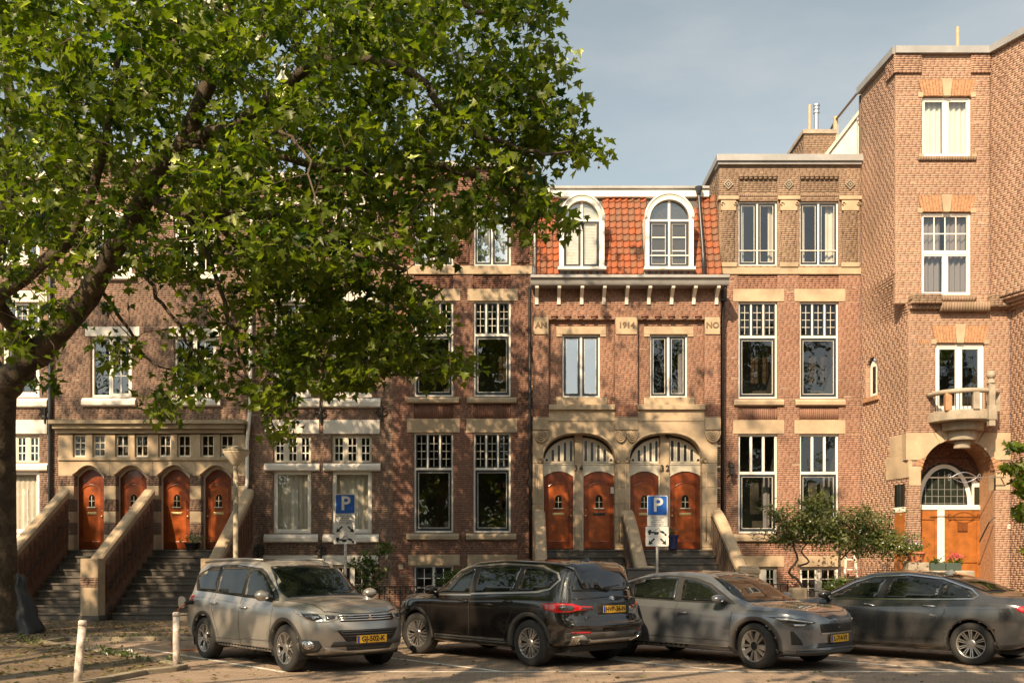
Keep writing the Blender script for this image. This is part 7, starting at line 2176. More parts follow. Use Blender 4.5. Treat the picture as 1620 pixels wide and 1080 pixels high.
limb([(190, 380, 19.6), (230, 440, 19.0), (270, 500, 18.4), (310, 560, 18.0), (345, 630, 17.8)], .06, .012)
limb([(150, 450, 20.1), (200, 520, 20.4), (240, 570, 20.6), (300, 590, 20.8)], .05, .012)
limb([(235, 305, 19.0), (150, 230, 20.0), (60, 180, 20.6), (-40, 150, 21)], .12, .03)
limb([(335, 120, 17.8), (250, 40, 18.6), (200, -80, 19)], .10, .03)
limb([(290, 225, 18.3), (350, 240, 16.5), (430, 210, 15.2), (480, 240, 14.3), (500, 320, 13.8)], .05, .012)
limb([(335, 120, 17.8), (450, 40, 18.8), (560, -60, 19.5), (660, -160, 20)], .10, .03)
nodes = []
for P, r0, r1 in limbs:
    S = smooth(P, 4); n = len(S)
    S = [v + Vector(rg.normal(0, .035 * min(1, i), 3)) for i, v in enumerate(S)]
    MB().tube(S, [r0 + (r1 - r0) * (i / (n - 1)) ** .8 for i in range(n)], 9).build('limb', 'plane_bark' if r0 > .1 else 'twig_bark', T1, smooth=True)
    nodes += [tuple(v) for v in S[2:]]
sil = [(-60, -60), (890, -60), (885, 15), (842, 45), (822, 18), (800, 60), (850, 90), (880, 60), (893, 120), (870, 150), (905, 160), (930, 150), (925, 190), (900, 205), (950, 225), (948, 245), (905, 265), (870, 262), (862, 300), (880, 330), (905, 335), (905, 360), (875, 372), (850, 350), (835, 395), (800, 350), (770, 330), (755, 360), (735, 345), (715, 400), (690, 420), (655, 405), (650, 430), (690, 470), (710, 560), (758, 575), (735, 588), (690, 600), (655, 580), (600, 590), (560, 618), (500, 615), (470, 600), (450, 640), (455, 700), (430, 690), (420, 640), (380, 650), (330, 600), (290, 650), (250, 660), (225, 648), (260, 615), (215, 575), (200, 600), (150, 560), (110, 580), (60, 620), (40, 600), (30, 560), (-60, 520)]
gaps = [(190, 465, 55), (250, 560, 38), (330, 545, 30), (110, 545, 30), (165, 400, 26), (300, 400, 18), (180, 140, 14), (560, 470, 16), (690, 330, 26), (600, 345, 18), (640, 520, 22), (780, 180, 16), (740, 120, 12), (60, 400, 22), (230, 510, 40), (280, 480, 40), (470, 470, 22), (520, 540, 18), (400, 560, 18), (350, 470, 18)]
wood = []      # keep the view of the big limbs open
for P, r0, r1 in limbs[:5]:
    S = smooth(P, 6)
    for i, v in enumerate(S):
        k = F_PX / v.y; wood.append((CX + v.x * k, HY - (v.z - EYE) * k, v.y, max(9, (r0 + (r1 - r0) * i / len(S)) * k * 1.15)))
C = []
tries = 0
while len(C) < 3800 and tries < 200000:
    tries += 1
    x, y = rg.uniform(-60, 950), rg.uniform(-60, 700)
    if not inpoly(x, y, sil): continue
    edge = max(0, (x - 520) / 430)
    lo = 14.0 + 2.0 * edge; hi = 23.0 - 5.5 * edge
    if y > 420: lo, hi = 16.0, 20.5
    Yd = rg.uniform(lo, hi)
    dens = 1.0
    for gx, gy, gr in gaps:
        if (x - gx) ** 2 + (y - gy) ** 2 < gr * gr: dens *= .08
    if y > 430 and x < 430: dens *= .48
    if y > 400 and 400 <= x < 640: dens *= 1.25
    if edge > .3: dens *= .8
    nz = math.sin(x * .021 + 1.3) * math.sin(y * .026 + .4) + .6 * math.sin(x * .047 + y * .031)
    dens *= .55 + .45 * max(-1, min(1, nz)) + .25
    if dens > 0 and any(Yd < q[2] + .4 and (x - q[0]) ** 2 + (y - q[1]) ** 2 < q[3] ** 2 for q in wood): dens *= .12
    if rg.random() > dens: continue
    C.append(np.array(px(x, y, Yd)))
n_seen = len(C)
# crown above the frame, it throws the shade on the fronts
while len(C) < n_seen + 420:
    q = rg.normal(0, 1, 3); q /= np.linalg.norm(q); q *= rg.random() ** .4
    c = np.array((-7.5, 18.5, 16.5)) + q * np.array((8.5, 6.0, 6.0))
    if c[2] < EYE + 905 * c[1] / F_PX: continue
    C.append(c)
C = np.array(C)
tw = grow(nodes, None, C, rg)
mb = MB()
for a, m, c, d in tw:
    mb.tube([a, m, c], [.006 + .008 * min(2.5, d), .005 + .004 * min(2.5, d), .004], 4, cap=False)
stuff(mb.build('twigs', 'twig_bark', T1))
pos, dr, nm, sz, cl = cluster_leaves(C, 7.0, .175, .16, rg)
stuff(leaves_mesh('crown', pos, dr, nm, sz, 'plane_leaf', T1, 5, cl))
# seed balls
mb = MB()
for c in C[rg.choice(n_seen, 90, False)]:
    q = c + rg.normal(0, .15, 3); mb.ball(q - np.array((0, 0, .12)), .022, 7, 5); mb.tube([q, q - np.array((0, 0, .1))], .003, 3, cap=False)
stuff(mb.build('seed_balls', 'twig_bark', T1))

# ---- trees around and behind the camera: they shade the street and stand in the window panes
def plain_tree(label, base, cen, rad, n_c, seed, size=.26, nper=6, spread=.22, lm='far_leaf', clip=None, group='street trees', r0=.38):
    rg = np.random.default_rng(seed)
    T = thing('plane_tree', label, 'tree', (base[0], base[1], 0), group)
    C = []
    lob = [(np.array(cen) + rg.normal(0, .5, 3) * np.array(rad) * .75, rg.uniform(.35, .6)) for _ in range(9)]
    while len(C) < n_c:
        q = rg.normal(0, 1, 3); q /= np.linalg.norm(q); q *= rg.random() ** .45
        b, s = lob[rg.integers(len(lob))]
        c = b + q * np.array(rad) * s
        if clip and clip(c): continue
        C.append(c)
    C = np.array(C)
    top = (cen[0], cen[1], cen[2] + rad[2] * .3)
    S = smooth([Vector((base[0], base[1], -.1)), Vector((base[0] + .1, base[1], 2.5)), Vector(((base[0] * 2 + cen[0]) / 3, (base[1] * 2 + cen[1]) / 3, cen[2] * .5)), Vector(top)], 4)
    MB().tube(S, list(np.linspace(r0, .08, len(S))), 10).build('trunk', 'plane_bark', T, smooth=True)
    nodes = [tuple(v) for v in S[5:]]
    for b, s in lob:
        a = S[rg.integers(5, len(S) - 2)]; L = smooth([a, (a + Vector(b)) / 2 + Vector((0, 0, .4)), Vector(b)], 4)
        MB().tube(L, list(np.linspace(.13, .03, len(L))), 6).build('limb', 'twig_bark', T, smooth=True); nodes += [tuple(v) for v in L]
    mb = MB()
    for a, m, c, d in grow(nodes, None, C, rg): mb.tube([a, m, c], [.02, .012, .006], 3, cap=False)
    stuff(mb.build('twigs', 'twig_bark', T))
    pos, dr, nm, sz, cl = cluster_leaves(C, nper, size, spread, rg)
    stuff(leaves_mesh('crown', pos, dr, nm, sz, lm, T, 5, cl))
    return T
def in_view(c, pad=40):
    if c[1] < .5: return False
    x = CX + c[0] * F_PX / c[1]; y = HY - (c[2] - EYE) * F_PX / c[1]
    return y > -pad and -80 < x < 1700
plain_tree('tall plane tree beside the camera that shades the cars in the middle', (-4.6, 5.2), (-3.2, 6.6, 16.5), (6.8, 6.2, 7.5), 150, 3, .25, 26, .27, clip=in_view)
plain_tree('plane tree left of the camera that shades the silver suv', (-11.5, 3.5), (-10.0, 5.5, 12.5), (6.0, 5.5, 5.5), 120, 4, .25, 26, .27, clip=in_view)
plain_tree('plane tree far left of the camera that shades the big trunk', (-19, 9), (-17.5, 11.0, 15), (6.0, 5.5, 8.0), 230, 6, .26, 24, .38, clip=in_view)
plain_tree('plane tree right of the camera that shades the dark saloon', (3.6, -2.5), (.4, 2.0, 11.2), (4.4, 4.2, 4.2), 70, 5, .25, 26, .27, clip=in_view)
for k, (x, y, h) in enumerate(((-24, -16, 17), (-14, -20, 20), (-5, -15, 18), (4.5, -19, 12), (13, -15, 17), (22, -20, 20), (33, -17, 19), (-34, -18, 18))):
    plain_tree(['park tree behind the camera, %s' % s for s in ('second from the left', 'third from the left', 'fourth from the left', 'fifth from the left', 'sixth from the left', 'second from the right', 'rightmost of the row', 'leftmost of the row')][k], (x, y), (x, y, h * .54), (6.4, 4.5, h * .5), 620, 30 + k, .5, 7, .35, group='park trees behind the camera', r0=.3)
# the far side of the park closes the view behind those trees
rg = np.random.default_rng(91); n = 7000
P = np.column_stack([rg.uniform(-75, 75, n), rg.uniform(-36, -30, n), 9.5 * rg.random(n) ** 1.1])
o = leaves_mesh('far_wood', P, rg.normal(0, 1, (n, 3)), rg.normal(0, .6, (n, 3)) + np.array((0, .6, .8)), rg.uniform(.8, 1.7, n), 'far_leaf', None, 5, rg.random(n))
stuff(o); o['label'] = 'dense green wood at the far side of the park'; o['category'] = 'wood'
# ------------------------------------------------------------------ small things
mat('sign_grey', (.50, .48, .45), .5, noise=(8, .12))
mat('sign_blue', (.010, .095, .42), .4)
mat('sign_white', (.72, .69, .64), .45, noise=(6, .10))
mat('pole_grey', (.42, .40, .37), .45, metal=.5, noise=(5, .15))
mat('peeling_white', (.55, .48, .42), .7, noise=(11, .7, 9))
mat('rust', (.22, .085, .04), .9, noise=(10, .4))
mat('lamp_glass', (.62, .54, .42), .35, noise=(4, .12))
mat('blue_glaze', (.02, .03, .10), .25)
mat('planter_green', (.05, .075, .06), .6)
mat('cushion_leaf', (.05, .09, .02), .7)
leaf_mat('bush_leaf', [(.03, .06, .012), (.07, .12, .02), (.13, .19, .03)], .4)
leaf_mat('flower_pink', [(.45, .02, .07), (.55, .05, .14), (.6, .15, .22)], .2)
leaf_mat('flower_lilac', [(.25, .15, .40), (.45, .35, .6), (.65, .6, .7)], .2)
leaf_mat('litter_leaf', [(.16, .10, .045), (.26, .18, .08), (.34, .25, .11), (.17, .17, .05), (.11, .13, .035)], .1)

def front_prism(mb, x0, z0, poly, y, t):
    n = len(poly)
    mb.add([(x0 + u, y, z0 + v) for u, v in poly] + [(x0 + u, y + t, z0 + v) for u, v in poly], [tuple(range(n)), tuple(range(2 * n - 1, n - 1, -1))] + [(i, i + n, (i + 1) % n + n, (i + 1) % n) for i in range(n)])
def rrect(w, h, r=.02): return rounded([(-w / 2, -h / 2), (w / 2, -h / 2), (w / 2, h / 2), (-w / 2, h / 2)], r, 4)
def parking_sign(x, Y, ytop, order, label):
    k = Y / F_PX; X = (x - CX) * k
    T = thing('parking_sign', label, 'sign', (X, Y, .05), 'parking signs')
    zt = EYE + (HY - ytop) * k
    MB().tube([(X, Y + .045, .0), (X, Y + .045, zt + .01)], .030, 10).build('pole', 'pole_grey', T, smooth=True)
    w = .42; z = zt
    MR = Matrix(((1, 0, 0, 0), (0, 0, -1, 0), (0, 1, 0, 0), (0, 0, 0, 1)))
    # P board
    mb = MB(); front_prism(mb, X, z - .22, rrect(.43, .43, .03), Y, .012); P = mb.build('parking_board', 'sign_white', T)
    mb = MB(); front_prism(mb, X, z - .22, rrect(.405, .405, .025), Y - .002, .003); mb.build('blue_field', 'sign_blue', P)
    text_part('P', .42, 'sign_white', P, Matrix.Translation((X + .01, Y - .0035, z - .215)) @ MR, .0006, 'parking_letter', bold=.008)
    z -= .445
    mb = MB(); front_prism(mb, X, z - .105, rrect(.43, .21, .012), Y, .012); B = mb.build('text_board', 'sign_white', T)
    text_part('alleen voor\nopladen\nelektrische\nvoertuigen', .062, 'plate_black', B, Matrix.Translation((X, Y - .002, z - .100)) @ MR, .0006, 'sign_lettering', line=.78)
    z -= .22
    for kind in order:
        h = .20 if kind == 'arrows' else .215; w = .45 if kind == 'arrows' else .49
        if order[0] == 'tow': w = .49
        mb = MB(); front_prism(mb, X - .005, z - h / 2, rrect(w, h, .025), Y - .001, .012); B = mb.build('%s_board' % ('arrow' if kind == 'arrows' else 'tow_truck'), 'sign_white', T)
        yy = Y - .0035
        if kind == 'arrows':
            for sg in (-1, 1):
                ang = R(-135) if sg < 0 else R(-45); c, s_ = math.cos(ang), math.sin(ang)
                ar = [(-.09, -.017), (.02, -.017), (.005, -.062), (.095, 0), (.005, .062), (.02, .017), (-.09, .017)]
                mb = MB(); front_prism(mb, X + sg * .125, z - h / 2, [(c * a - s_ * b, s_ * a + c * b) for a, b in ar], yy, .002); mb.build('arrow', 'plate_black', B)
        else:
            mb = MB(); q = -.12
            for po in ([(-.19, -.03), (-.12, -.03), (-.12, .035), (-.175, .035), (-.19, .0)], [(-.12, -.035), (.05, -.035), (.05, -.012), (-.12, .0)], [(-.10, -.012), (-.09, -.012), (.045, .075), (.035, .08)],
                       [(.055, .01), (.075, .02), (.20, -.05), (.195, -.065), (.10, -.03), (.06, -.005)], [(.09, .012), (.115, .018), (.165, -.01), (.155, -.025)], [(.036, .078), (.042, .08), (.068, .01), (.062, .008)]):
                front_prism(mb, X - .01, z - h / 2, po, yy, .002)
            for (u, v) in ((-.155, -.045), (-.035, -.045), (.01, -.045), (.185, -.068)):
                front_prism(mb, X - .01, z - h / 2, [(u + .024 * math.cos(t), v + .024 * math.sin(t)) for t in np.linspace(0, 2 * PI, 12, False)], yy - .001, .002)
            stuff(mb.build('tow_truck_symbol', 'plate_black', B))
        z -= h + .004
    mb = MB(); mb.box(X - .05, X + .05, Y + .012, Y + .08, zt - .24, zt - .20); mb.box(X - .05, X + .05, Y + .012, Y + .08, zt - .9, zt - .86); mb.build('clamp', 'pole_grey', T)
    return T
parking_sign(546, 20.6, 781, ('arrows', 'tow'), 'blue parking sign whose bottom plate shows the tow truck, in front of white-framed windows')
parking_sign(1040, 20.2, 783, ('tow', 'arrows'), 'blue parking sign whose bottom plate shows two arrows, in front of the red doors')

# street lamp with a cone head
Y = 21.8; X = (373 - CX) * Y / F_PX
T = thing('street_lamp', 'old street lamp with a flat cone head in front of the four doors', 'street lamp', (X, Y, .05))
zt = EYE + (HY - 737) * Y / F_PX
MB().lathe([(.11, 0), (.11, .7), (.085, .78), (.075, 1.4), (.06, 1.45), (.055, zt - .05)], (X, Y, .05), 14).build('lamp_post', mat('lamp_post_paint', (.40, .345, .25), .7, noise=(5, .3)), T, smooth=True)
MB().lathe([(.06, 0), (.09, .04), (.30, .30), (.305, .32), (.29, .34)], (X, Y, zt), 20).build('lamp_shade', 'lamp_glass', T, smooth=True)
MB().lathe([(.315, .335), (.315, .36), (.20, .43), (.06, .47), (.02, .48)], (X, Y, zt), 20).build('lamp_cap', 'lamp_post_paint', T, smooth=True)

# bollards
def bollard(x, y, h, tilt, label):
    T = thing('bollard', label, 'bollard', (x, y, .05), 'bollards')
    n = 14; a, b = tilt
    q0, q1 = Vector((x, y, 0)), Vector((x + a, y + b, h))
    pts = [q0.lerp(q1, t) for t in (0, .3, .6, .92, .985, 1.0)]
    MB().tube(pts[:4], [.052, .052, .051, .05], n).build('post', 'peeling_white', T, smooth=True)
    MB().tube(pts[3:], [.054, .052, .038], n).build('post_cap', 'peeling_white', T, smooth=True)
bollard(-5.62, 12.25, .86, (.075, .0), 'leaning rusty white bollard nearest the camera')
bollard(-5.08, 14.35, .86, (0, 0), 'upright white bollard beside the silver suv')

# refuse bag behind the trunk: dark tarpaulin leaning on the tree
bm_ = MB(); q = px(70, 1000, 21.2)
T = bm_
n = 26
prof = [(a * .72, b * .72, c * .85) for a, b, c in ((.30, .40, 0), (.33, .34, .12), (.29, .30, .4), (.25, .27, .7), (.20, .25, .95), (.17, .2, 1.2), (.13, .18, 1.4), (.09, .1, 1.52))]
for i, (rx, ry, z) in enumerate(prof):
    for k in range(n):
        t = 2 * PI * k / n; w = 1 + .16 * math.sin(4 * t + .5 * i) + .07 * math.sin(9 * t + 2 * i)
        bm_.v.append((q.x - .16 + rx * w * math.cos(t) - .20 * z + .04 * math.sin(2.3 * i), q.y - .25 + ry * w * math.sin(t), .05 + z + .04 * math.sin(3 * t + i) * (i > 0)))
for i in range(len(prof) - 1):
    for k in range(n): bm_.f.append((i * n + k, i * n + (k + 1) % n, (i + 1) * n + (k + 1) % n, (i + 1) * n + k))
bm_.f.append(tuple(7 * n + k for k in range(n)))
tag(bm_.build('tarpaulin', mat('tarp', (.018, .018, .02), .55, noise=(4, .3), bump=(9, .5)), smooth=True), 'black tarpaulin leaning against the plane tree trunk', 'tarpaulin')

# ---- shrubs
def shrub(name, label, stems, clusters, lm, leaf, spread, nper, seed, group=None, bark='twig_bark', cat='shrub', shape=2):
    rg = np.random.default_rng(seed)
    base = stems[0][0][0]
    T = thing(name, label, cat, (base[0], base[1], .05), group)
    nodes = []
    for P, r0, r1 in stems:
        S = smooth([Vector(v) for v in P], 3); MB().tube(S, list(np.linspace(r0, r1, len(S))), 7).build('stem', bark, T, smooth=True); nodes += [tuple(v) for v in S[1:]]
    C = np.array(clusters)
    mb = MB()
    for a, m, c, d in grow(nodes, None, C, rg): mb.tube([a, m, c], [.010, .007, .003], 4, cap=False)
    stuff(mb.build('twigs', bark, T))
    pos, dr, nm, sz, cl = cluster_leaves(C, nper, leaf, spread, rg, .1)
    stuff(leaves_mesh('foliage', pos, dr, nm, sz, lm, T, shape, cl))
    return T
def blob_clusters(blobs, seed):
    rg = np.random.default_rng(seed); out = []
    for (x, y, Y, rx, ry, n) in blobs:
        for _ in range(n):
            q = rg.normal(0, .5, 3); c = px(x + q[0] * rx, y + q[1] * ry, Y + q[2] * .45); out.append(np.array(c))
    return out
YS = 26.2
def PX(x, y, Y=YS): return tuple(px(x, y, Y))
shrub('small_tree', 'small ornamental tree with forked crooked stems in front of the basement windows', [
    ([PX(1275, 985), PX(1268, 925), PX(1248, 905), PX(1262, 885), PX(1255, 862), PX(1262, 840)], .045, .02),
    ([PX(1262, 895), PX(1280, 888), PX(1268, 872), PX(1280, 855), PX(1290, 835)], .03, .015),
    ([PX(1262, 845), PX(1245, 830), PX(1225, 815)], .018, .008), ([PX(1262, 845), PX(1285, 820), PX(1300, 800)], .018, .008)],
    blob_clusters([(1285, 812, YS, 30, 26, 110), (1255, 832, YS, 38, 22, 140), (1290, 842, YS, 36, 24, 140), (1225, 812, YS, 18, 14, 30), (1240, 850, YS, 32, 14, 60), (1300, 795, YS, 20, 12, 34)], 5), 'shrub_leaf', .10, .09, 7, 8, 'front garden trees')
shrub('small_tree', 'small ornamental tree with one straight stem beside the white stepladder', [
    ([PX(1327, 985, 25.8), PX(1328, 925, 25.8), PX(1328, 880, 25.8), PX(1330, 850, 25.8), PX(1345, 820, 25.8)], .05, .015),
    ([PX(1330, 885, 25.8), PX(1350, 865, 25.8), PX(1380, 850, 25.8), PX(1410, 840, 25.8)], .025, .008), ([PX(1330, 880, 25.8), PX(1312, 860, 25.8), PX(1300, 845, 25.8)], .02, .008)],
    blob_clusters([(1345, 835, 25.8, 48, 28, 190), (1385, 845, 25.6, 44, 28, 190), (1420, 862, 25.5, 34, 20, 100), (1360, 862, 25.7, 44, 18, 90), (1370, 808, 25.8, 22, 14, 24), (1325, 850, 25.9, 20, 18, 30), (1440, 872, 25.4, 14, 12, 20)], 6), 'shrub_leaf', .10, .09, 7, 9, 'front garden trees')
shrub('bush', 'low green bush at the foot of the straight small tree', [([PX(1330, 975, 25.2), PX(1330, 935, 25.2), PX(1335, 925, 25.2)], .02, .01)], blob_clusters([(1335, 925, 25.2, 26, 10, 46), (1318, 935, 25.2, 14, 8, 18)], 7), 'bush_leaf', .11, .07, 6, 10)
shrub('bush', 'tall leafy bush between the silver suv and the brick wall', [([PX(588, 985, 26.5), PX(590, 930, 26.5), PX(596, 890, 26.5), PX(610, 868, 26.5)], .02, .008), ([PX(588, 950, 26.5), PX(576, 905, 26.5), PX(565, 885, 26.5)], .014, .006)],
      blob_clusters([(588, 905, 26.5, 18, 12, 24), (580, 885, 26.5, 14, 10, 12), (608, 868, 26.5, 16, 6, 14), (562, 888, 26.5, 8, 8, 6), (590, 925, 26.5, 16, 10, 14)], 8), 'bush_leaf', .15, .08, 5, 11)
shrub('bush', 'round bright green bush behind the bonnet of the black suv', [([PX(718, 985, 26.8), PX(718, 925, 26.8), PX(720, 910, 26.8)], .02, .01)], blob_clusters([(720, 912, 26.8, 16, 11, 60), (706, 922, 26.8, 12, 8, 20)], 9), 'bush_leaf', .09, .06, 7, 12)
# branches reaching in from the right edge
shrub('young_tree', 'young maple with bright green and dark red leaves at the right edge', [([PX(1700, 985, 20.5), PX(1690, 850, 20.5), PX(1665, 760, 20.5), PX(1640, 715, 20.5), PX(1600, 735, 20.5)], .05, .008), ([PX(1680, 840, 20.5), PX(1640, 790, 20.5), PX(1612, 775, 20.5)], .02, .006), ([PX(1680, 880, 20.5), PX(1640, 850, 20.5), PX(1618, 835, 20.5)], .02, .006)],
      blob_clusters([(1610, 708, 20.5, 16, 5, 12), (1598, 742, 20.5, 20, 6, 16), (1616, 770, 20.4, 10, 14, 16), (1618, 815, 20.5, 9, 24, 22), (1625, 870, 20.5, 9, 12, 8), (1660, 760, 20.5, 40, 60, 90)], 10), 'plane_leaf', .14, .06, 5, 13, cat='tree', shape=5)

# stepladder
T = thing('stepladder', 'white wooden stepladder leaning at the tower house wall', 'stepladder', PX(1346, 975, 27.6))
a0, a1, b0_, b1_ = px(1333, 975, 27.4), px(1338, 878, 28.2), px(1362, 975, 27.4), px(1352, 878, 28.2)
for u, v in ((a0, a1), (b0_, b1_)): MB().tube([(u.x, u.y, .05), tuple(v)], .035, 4).build('stile', 'white_paint', T)
for k in range(6):
    t = (k + .6) / 6; u = Vector((a0.x, a0.y, .05)).lerp(a1, t); v = Vector((b0_.x, b0_.y, .05)).lerp(b1_, t)
    MB().box(u.x, v.x, u.y - .07, u.y + .07, u.z - .018, u.z + .018).build('rung', 'white_paint', T)

# front garden stones, pots, railings
def pot(name, label, x, y, Y, r, h, m, leaves, lm, seed, cat='plant pot', z0=None):
    q = px(x, y, Y); z = q.z if z0 is None else z0
    T = thing(name, label, cat, (q.x, q.y, z))
    MB().lathe([(r * .7, 0), (r * .95, h * .8), (r * 1.08, h * .82), (r * 1.08, h), (r * .9, h), (r * .85, h * .9)], (q.x, q.y, z), 16).build('pot', m, T, smooth=False)
    rg = np.random.default_rng(seed); C = np.array([(q.x, q.y, z + h)]) + rg.normal(0, 1, (leaves, 3)) * np.array((r * .7, r * .7, r * .35)) + np.array((0, 0, r * .55))
    p_, d_, n_, s_, c_ = cluster_leaves(C, 4, .07, .05, rg, -.2)
    stuff(leaves_mesh('leaves', p_, d_, n_, s_, 'bush_leaf', T, 2, c_))
    C2_ = C[: max(4, leaves // 2)] + np.array((0, 0, r * .35)); p_, d_, n_, s_, c_ = cluster_leaves(C2_, 3, .05, .04, rg, -.5)
    stuff(leaves_mesh('flowers', p_, d_, n_, s_, lm, T, 2, c_))
    return T
mb = MB(); q = px(1449, 985, 25.3); mb.box(q.x - .28, q.x + .28, q.y - .2, q.y + .2, .05, 1.62); o = mb.build('garden_pier', 'weathered_stone', None, bevel=.03); tag(o, 'mossy stone pier carrying a terracotta flower pot', 'pier')
pot('flower_pot', 'terracotta pot of lilac flowers on the stone pier', 1449, 878, 25.3, .24, .28, 'terracotta', 16, 'flower_lilac', 1, z0=1.62)
mb = MB(); q = px(1494, 985, 25.2); mb.box(q.x - .72, q.x + .72, q.y - .2, q.y + .2, .05, 1.40); o = mb.build('garden_wall', 'weathered_stone', None, bevel=.03); tag(o, 'low stone garden wall below two green planters', 'wall')
for k, (x, lab, fl) in enumerate(((1481, 'green planter of grey leaves on the garden wall', 'bush_leaf'), (1506, 'green planter of pink flowers on the garden wall', 'flower_pink'))):
    q = px(x, 900, 25.2)
    T = thing('planter', lab, 'planter', (q.x, q.y, 1.40), 'green planters')
    MB().box(q.x - .20, q.x + .20, q.y - .12, q.y + .12, 1.40, 1.60).build('planter_box', 'planter_green', T, bevel=.015)
    rg = np.random.default_rng(40 + k); C = np.array([(q.x, q.y, 1.62)]) + rg.uniform(-1, 1, (22, 3)) * np.array((.2, .1, .05))
    p_, d_, n_, s_, c_ = cluster_leaves(C, 4, .08, .04, rg, -.8); stuff(leaves_mesh('leaves', p_, d_, n_, s_, 'bush_leaf', T, 2, c_))
    if k:
        C = C + np.array((0, 0, .16)); p_, d_, n_, s_, c_ = cluster_leaves(C, 4, .06, .06, rg, -.3); stuff(leaves_mesh('flowers', p_, d_, n_, s_, fl, T, 2, c_))
pot('flower_pot', 'blue glazed pot with a plant between the red doors', 1064, 866, 28.2, .17, .42, 'blue_glaze', 14, 'flower_pink', 2, z0=2.01)
pot('flower_pot', 'dark bowl of foliage by the doors of the double stairs', 304, 862, 28.5, .22, .2, 'black_iron', 26, 'bush_leaf', 3, z0=2.01)
q = px(1262, 975, 25.0); mb = MB(); mb.box(q.x - .20, q.x + .20, q.y - .2, q.y + .2, .05, .95); o = mb.build('gate_post', 'sandstone_dark', None, bevel=.05); tag(o, 'squat stone gate post by the iron railing on the right', 'post')
def railing(label, x0, x1, Y, top, n, ytop=None, scroll=False):
    a, b = px(x0, 900, Y), px(x1, 900, Y)
    T = thing('iron_railing', label, 'railing', (a.x, Y, .05), 'garden railings')
    for z in (top, .18): MB().tube([(a.x, Y, z), (b.x, Y, z)], .016, 6).build('rail', 'black_iron', T)
    for k in range(n + 1):
        x = a.x + (b.x - a.x) * k / n; MB().tube([(x, Y, .05), (x, Y, top)], .011 if 0 < k < n else .02, 5).build('baluster', 'black_iron', T)
        if scroll and k < n:
            xm = x + (b.x - a.x) / n / 2; r_ = abs(b.x - a.x) / n / 2 * .8
            MB().tube([(xm + r_ * math.cos(t), Y, top - .14 + r_ * math.sin(t)) for t in np.linspace(0, 2 * PI, 12)], .009, 4).build('ring', 'black_iron', T)
railing('black iron railing in front of the basement window beside the fastback', 1180, 1246, 25.6, 1.02, 6)
railing('scrolled black iron railing between the silver and black suvs', 600, 700, 24.9, .98, 12, scroll=True)
railing('black iron railing between the stone gate post and the saloon', 1275, 1330, 25.3, .85, 8)
# grey cabinet behind the fastback
q = px(1017, 985, 24.6); mb = MB(); mb.box(q.x - .42, q.x + .42, q.y - .2, q.y + .2, .05, 1.42); mb.box(q.x - .45, q.x + .45, q.y - .23, q.y + .23, 1.42, 1.47)
o = mb.build('utility_cabinet', mat('cabinet', (.09, .085, .08), .6), None, bevel=.015); tag(o, 'dark grey utility cabinet at the foot of the stairs behind the parking sign', 'cabinet')

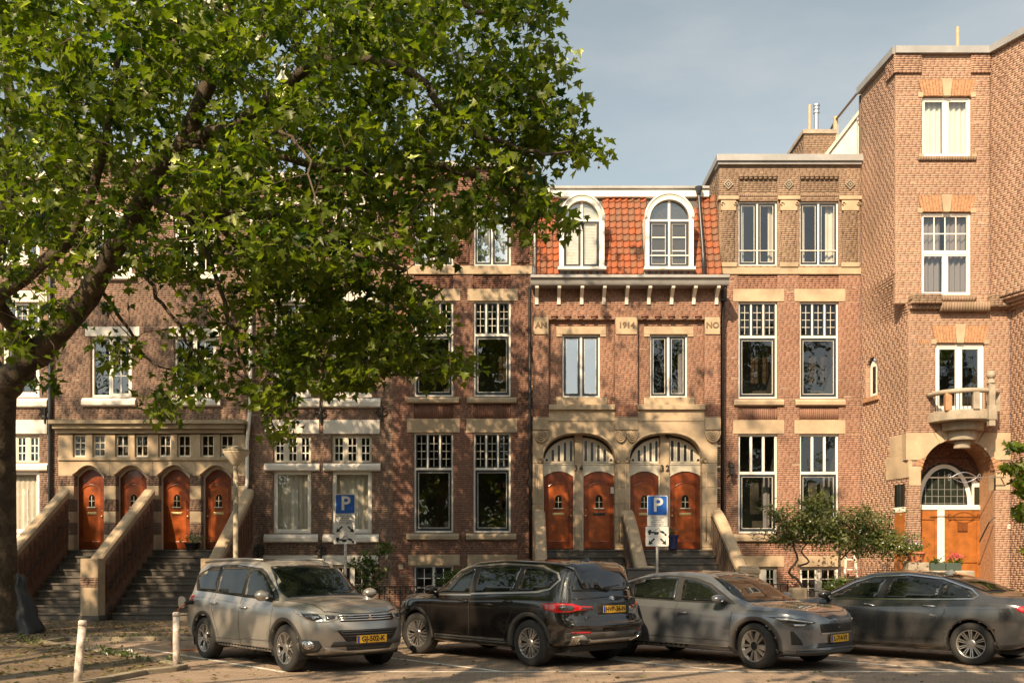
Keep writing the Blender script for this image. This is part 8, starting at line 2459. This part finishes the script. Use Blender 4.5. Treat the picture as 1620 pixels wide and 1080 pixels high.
# charging cables, running off behind the cars
q = Vector((-2.55, 18.2, 0))
def cable(label, pts, m, r=.012):
    S = smooth([Vector(v) for v in pts], 6); o = MB().tube(S, r, 7).build('charging_cable', m, None, smooth=True); tag(o, label, 'cable', 'charging cables')
f = Vector((math.cos(TH), -math.sin(TH), 0))
def carpt(C, x, y, z):
    r = C.root; c, s_ = math.cos(r.rotation_euler.z), math.sin(r.rotation_euler.z)
    return (r.location.x + c * x - s_ * y, r.location.y + s_ * x + c * y, z)
cable('orange charging cable hanging from the flap of the silver suv', [carpt(C1, -1.72, -1.02, .91), carpt(C1, -1.80, -1.12, .80), carpt(C1, -2.05, -1.10, .45), carpt(C1, -2.3, -1.0, .12), carpt(C1, -2.7, -.6, .03), (-4.6, 18.6, .03), tuple(q)], 'cable_orange')
cable('black charging cable looping down from the wing of the black suv', [carpt(C2, 1.60, 1.12, .72), carpt(C2, 1.75, 1.25, .74), carpt(C2, 1.95, 1.3, .55), carpt(C2, 2.0, 1.25, .2), carpt(C2, 1.8, 1.25, .03), carpt(C2, 2.5, 1.0, .03), (-2.5, 18.1, .05)], 'rubber_black')

# ---- leaf litter on the ground
rg = np.random.default_rng(77)
def litter(name, n, fx, fy, dens, size, seed, z):
    P = []
    while len(P) < n:
        x, y = rg.uniform(*fx), rg.uniform(*fy)
        if rg.random() < dens(x, y): P.append((x, y, z(x, y) + rg.uniform(.004, .02)))
    P = np.array(P); m = len(P); d = rg.normal(0, 1, (m, 3)); d[:, 2] *= .15; nr = rg.normal(0, .3, (m, 3)); nr[:, 2] += 1
    o = leaves_mesh(name, P, d, nr, size * rg.uniform(.5, 1.4, m), 'litter_leaf', None, 2, rg.random(m))
    stuff(o); o['label'] = 'dry fallen leaves scattered over the pavement'; o['category'] = 'leaf litter'; return o
def edge_in(x, y): return inpoly(x, y, poly_pave)
poly_pave = poly
litter('leaf_litter', 8500, (-16, -4.0), (11.5, 25), lambda x, y: (1.0 if edge_in(x, y) else .16) * (.35 + .65 * (math.sin(x * 1.9 + 1) * math.sin(y * 1.4) > -.15)), .085, 1, lambda x, y: .05 if edge_in(x, y) else .0)
litter('leaf_litter', 900, (-5, 14), (12, 19.5), lambda x, y: .35 + .65 * (abs(math.sin(x * .8 + y)) > .75), .07, 2, lambda x, y: .0)
# weeds at the pavement edge
C = []
for _ in range(26):
    t = rg.random(); a, b = Vector(EDGE[5]), Vector(EDGE[7]); v = a.lerp(b, t * .6); C.append((v.x - .15 + rg.normal(0, .12), v.y + rg.normal(0, .12), .08))
for _ in range(30): C.append((rg.uniform(-13, -7.5), rg.uniform(17, 20), .08))
p_, d_, n_, s_, c_ = cluster_leaves(np.array(C), 5, .07, .05, rg, -.9)
o = leaves_mesh('weeds', p_, d_, n_, s_, 'bush_leaf', None, 2, c_); stuff(o); o['label'] = 'low green weeds along the pavement edge'; o['category'] = 'weeds'
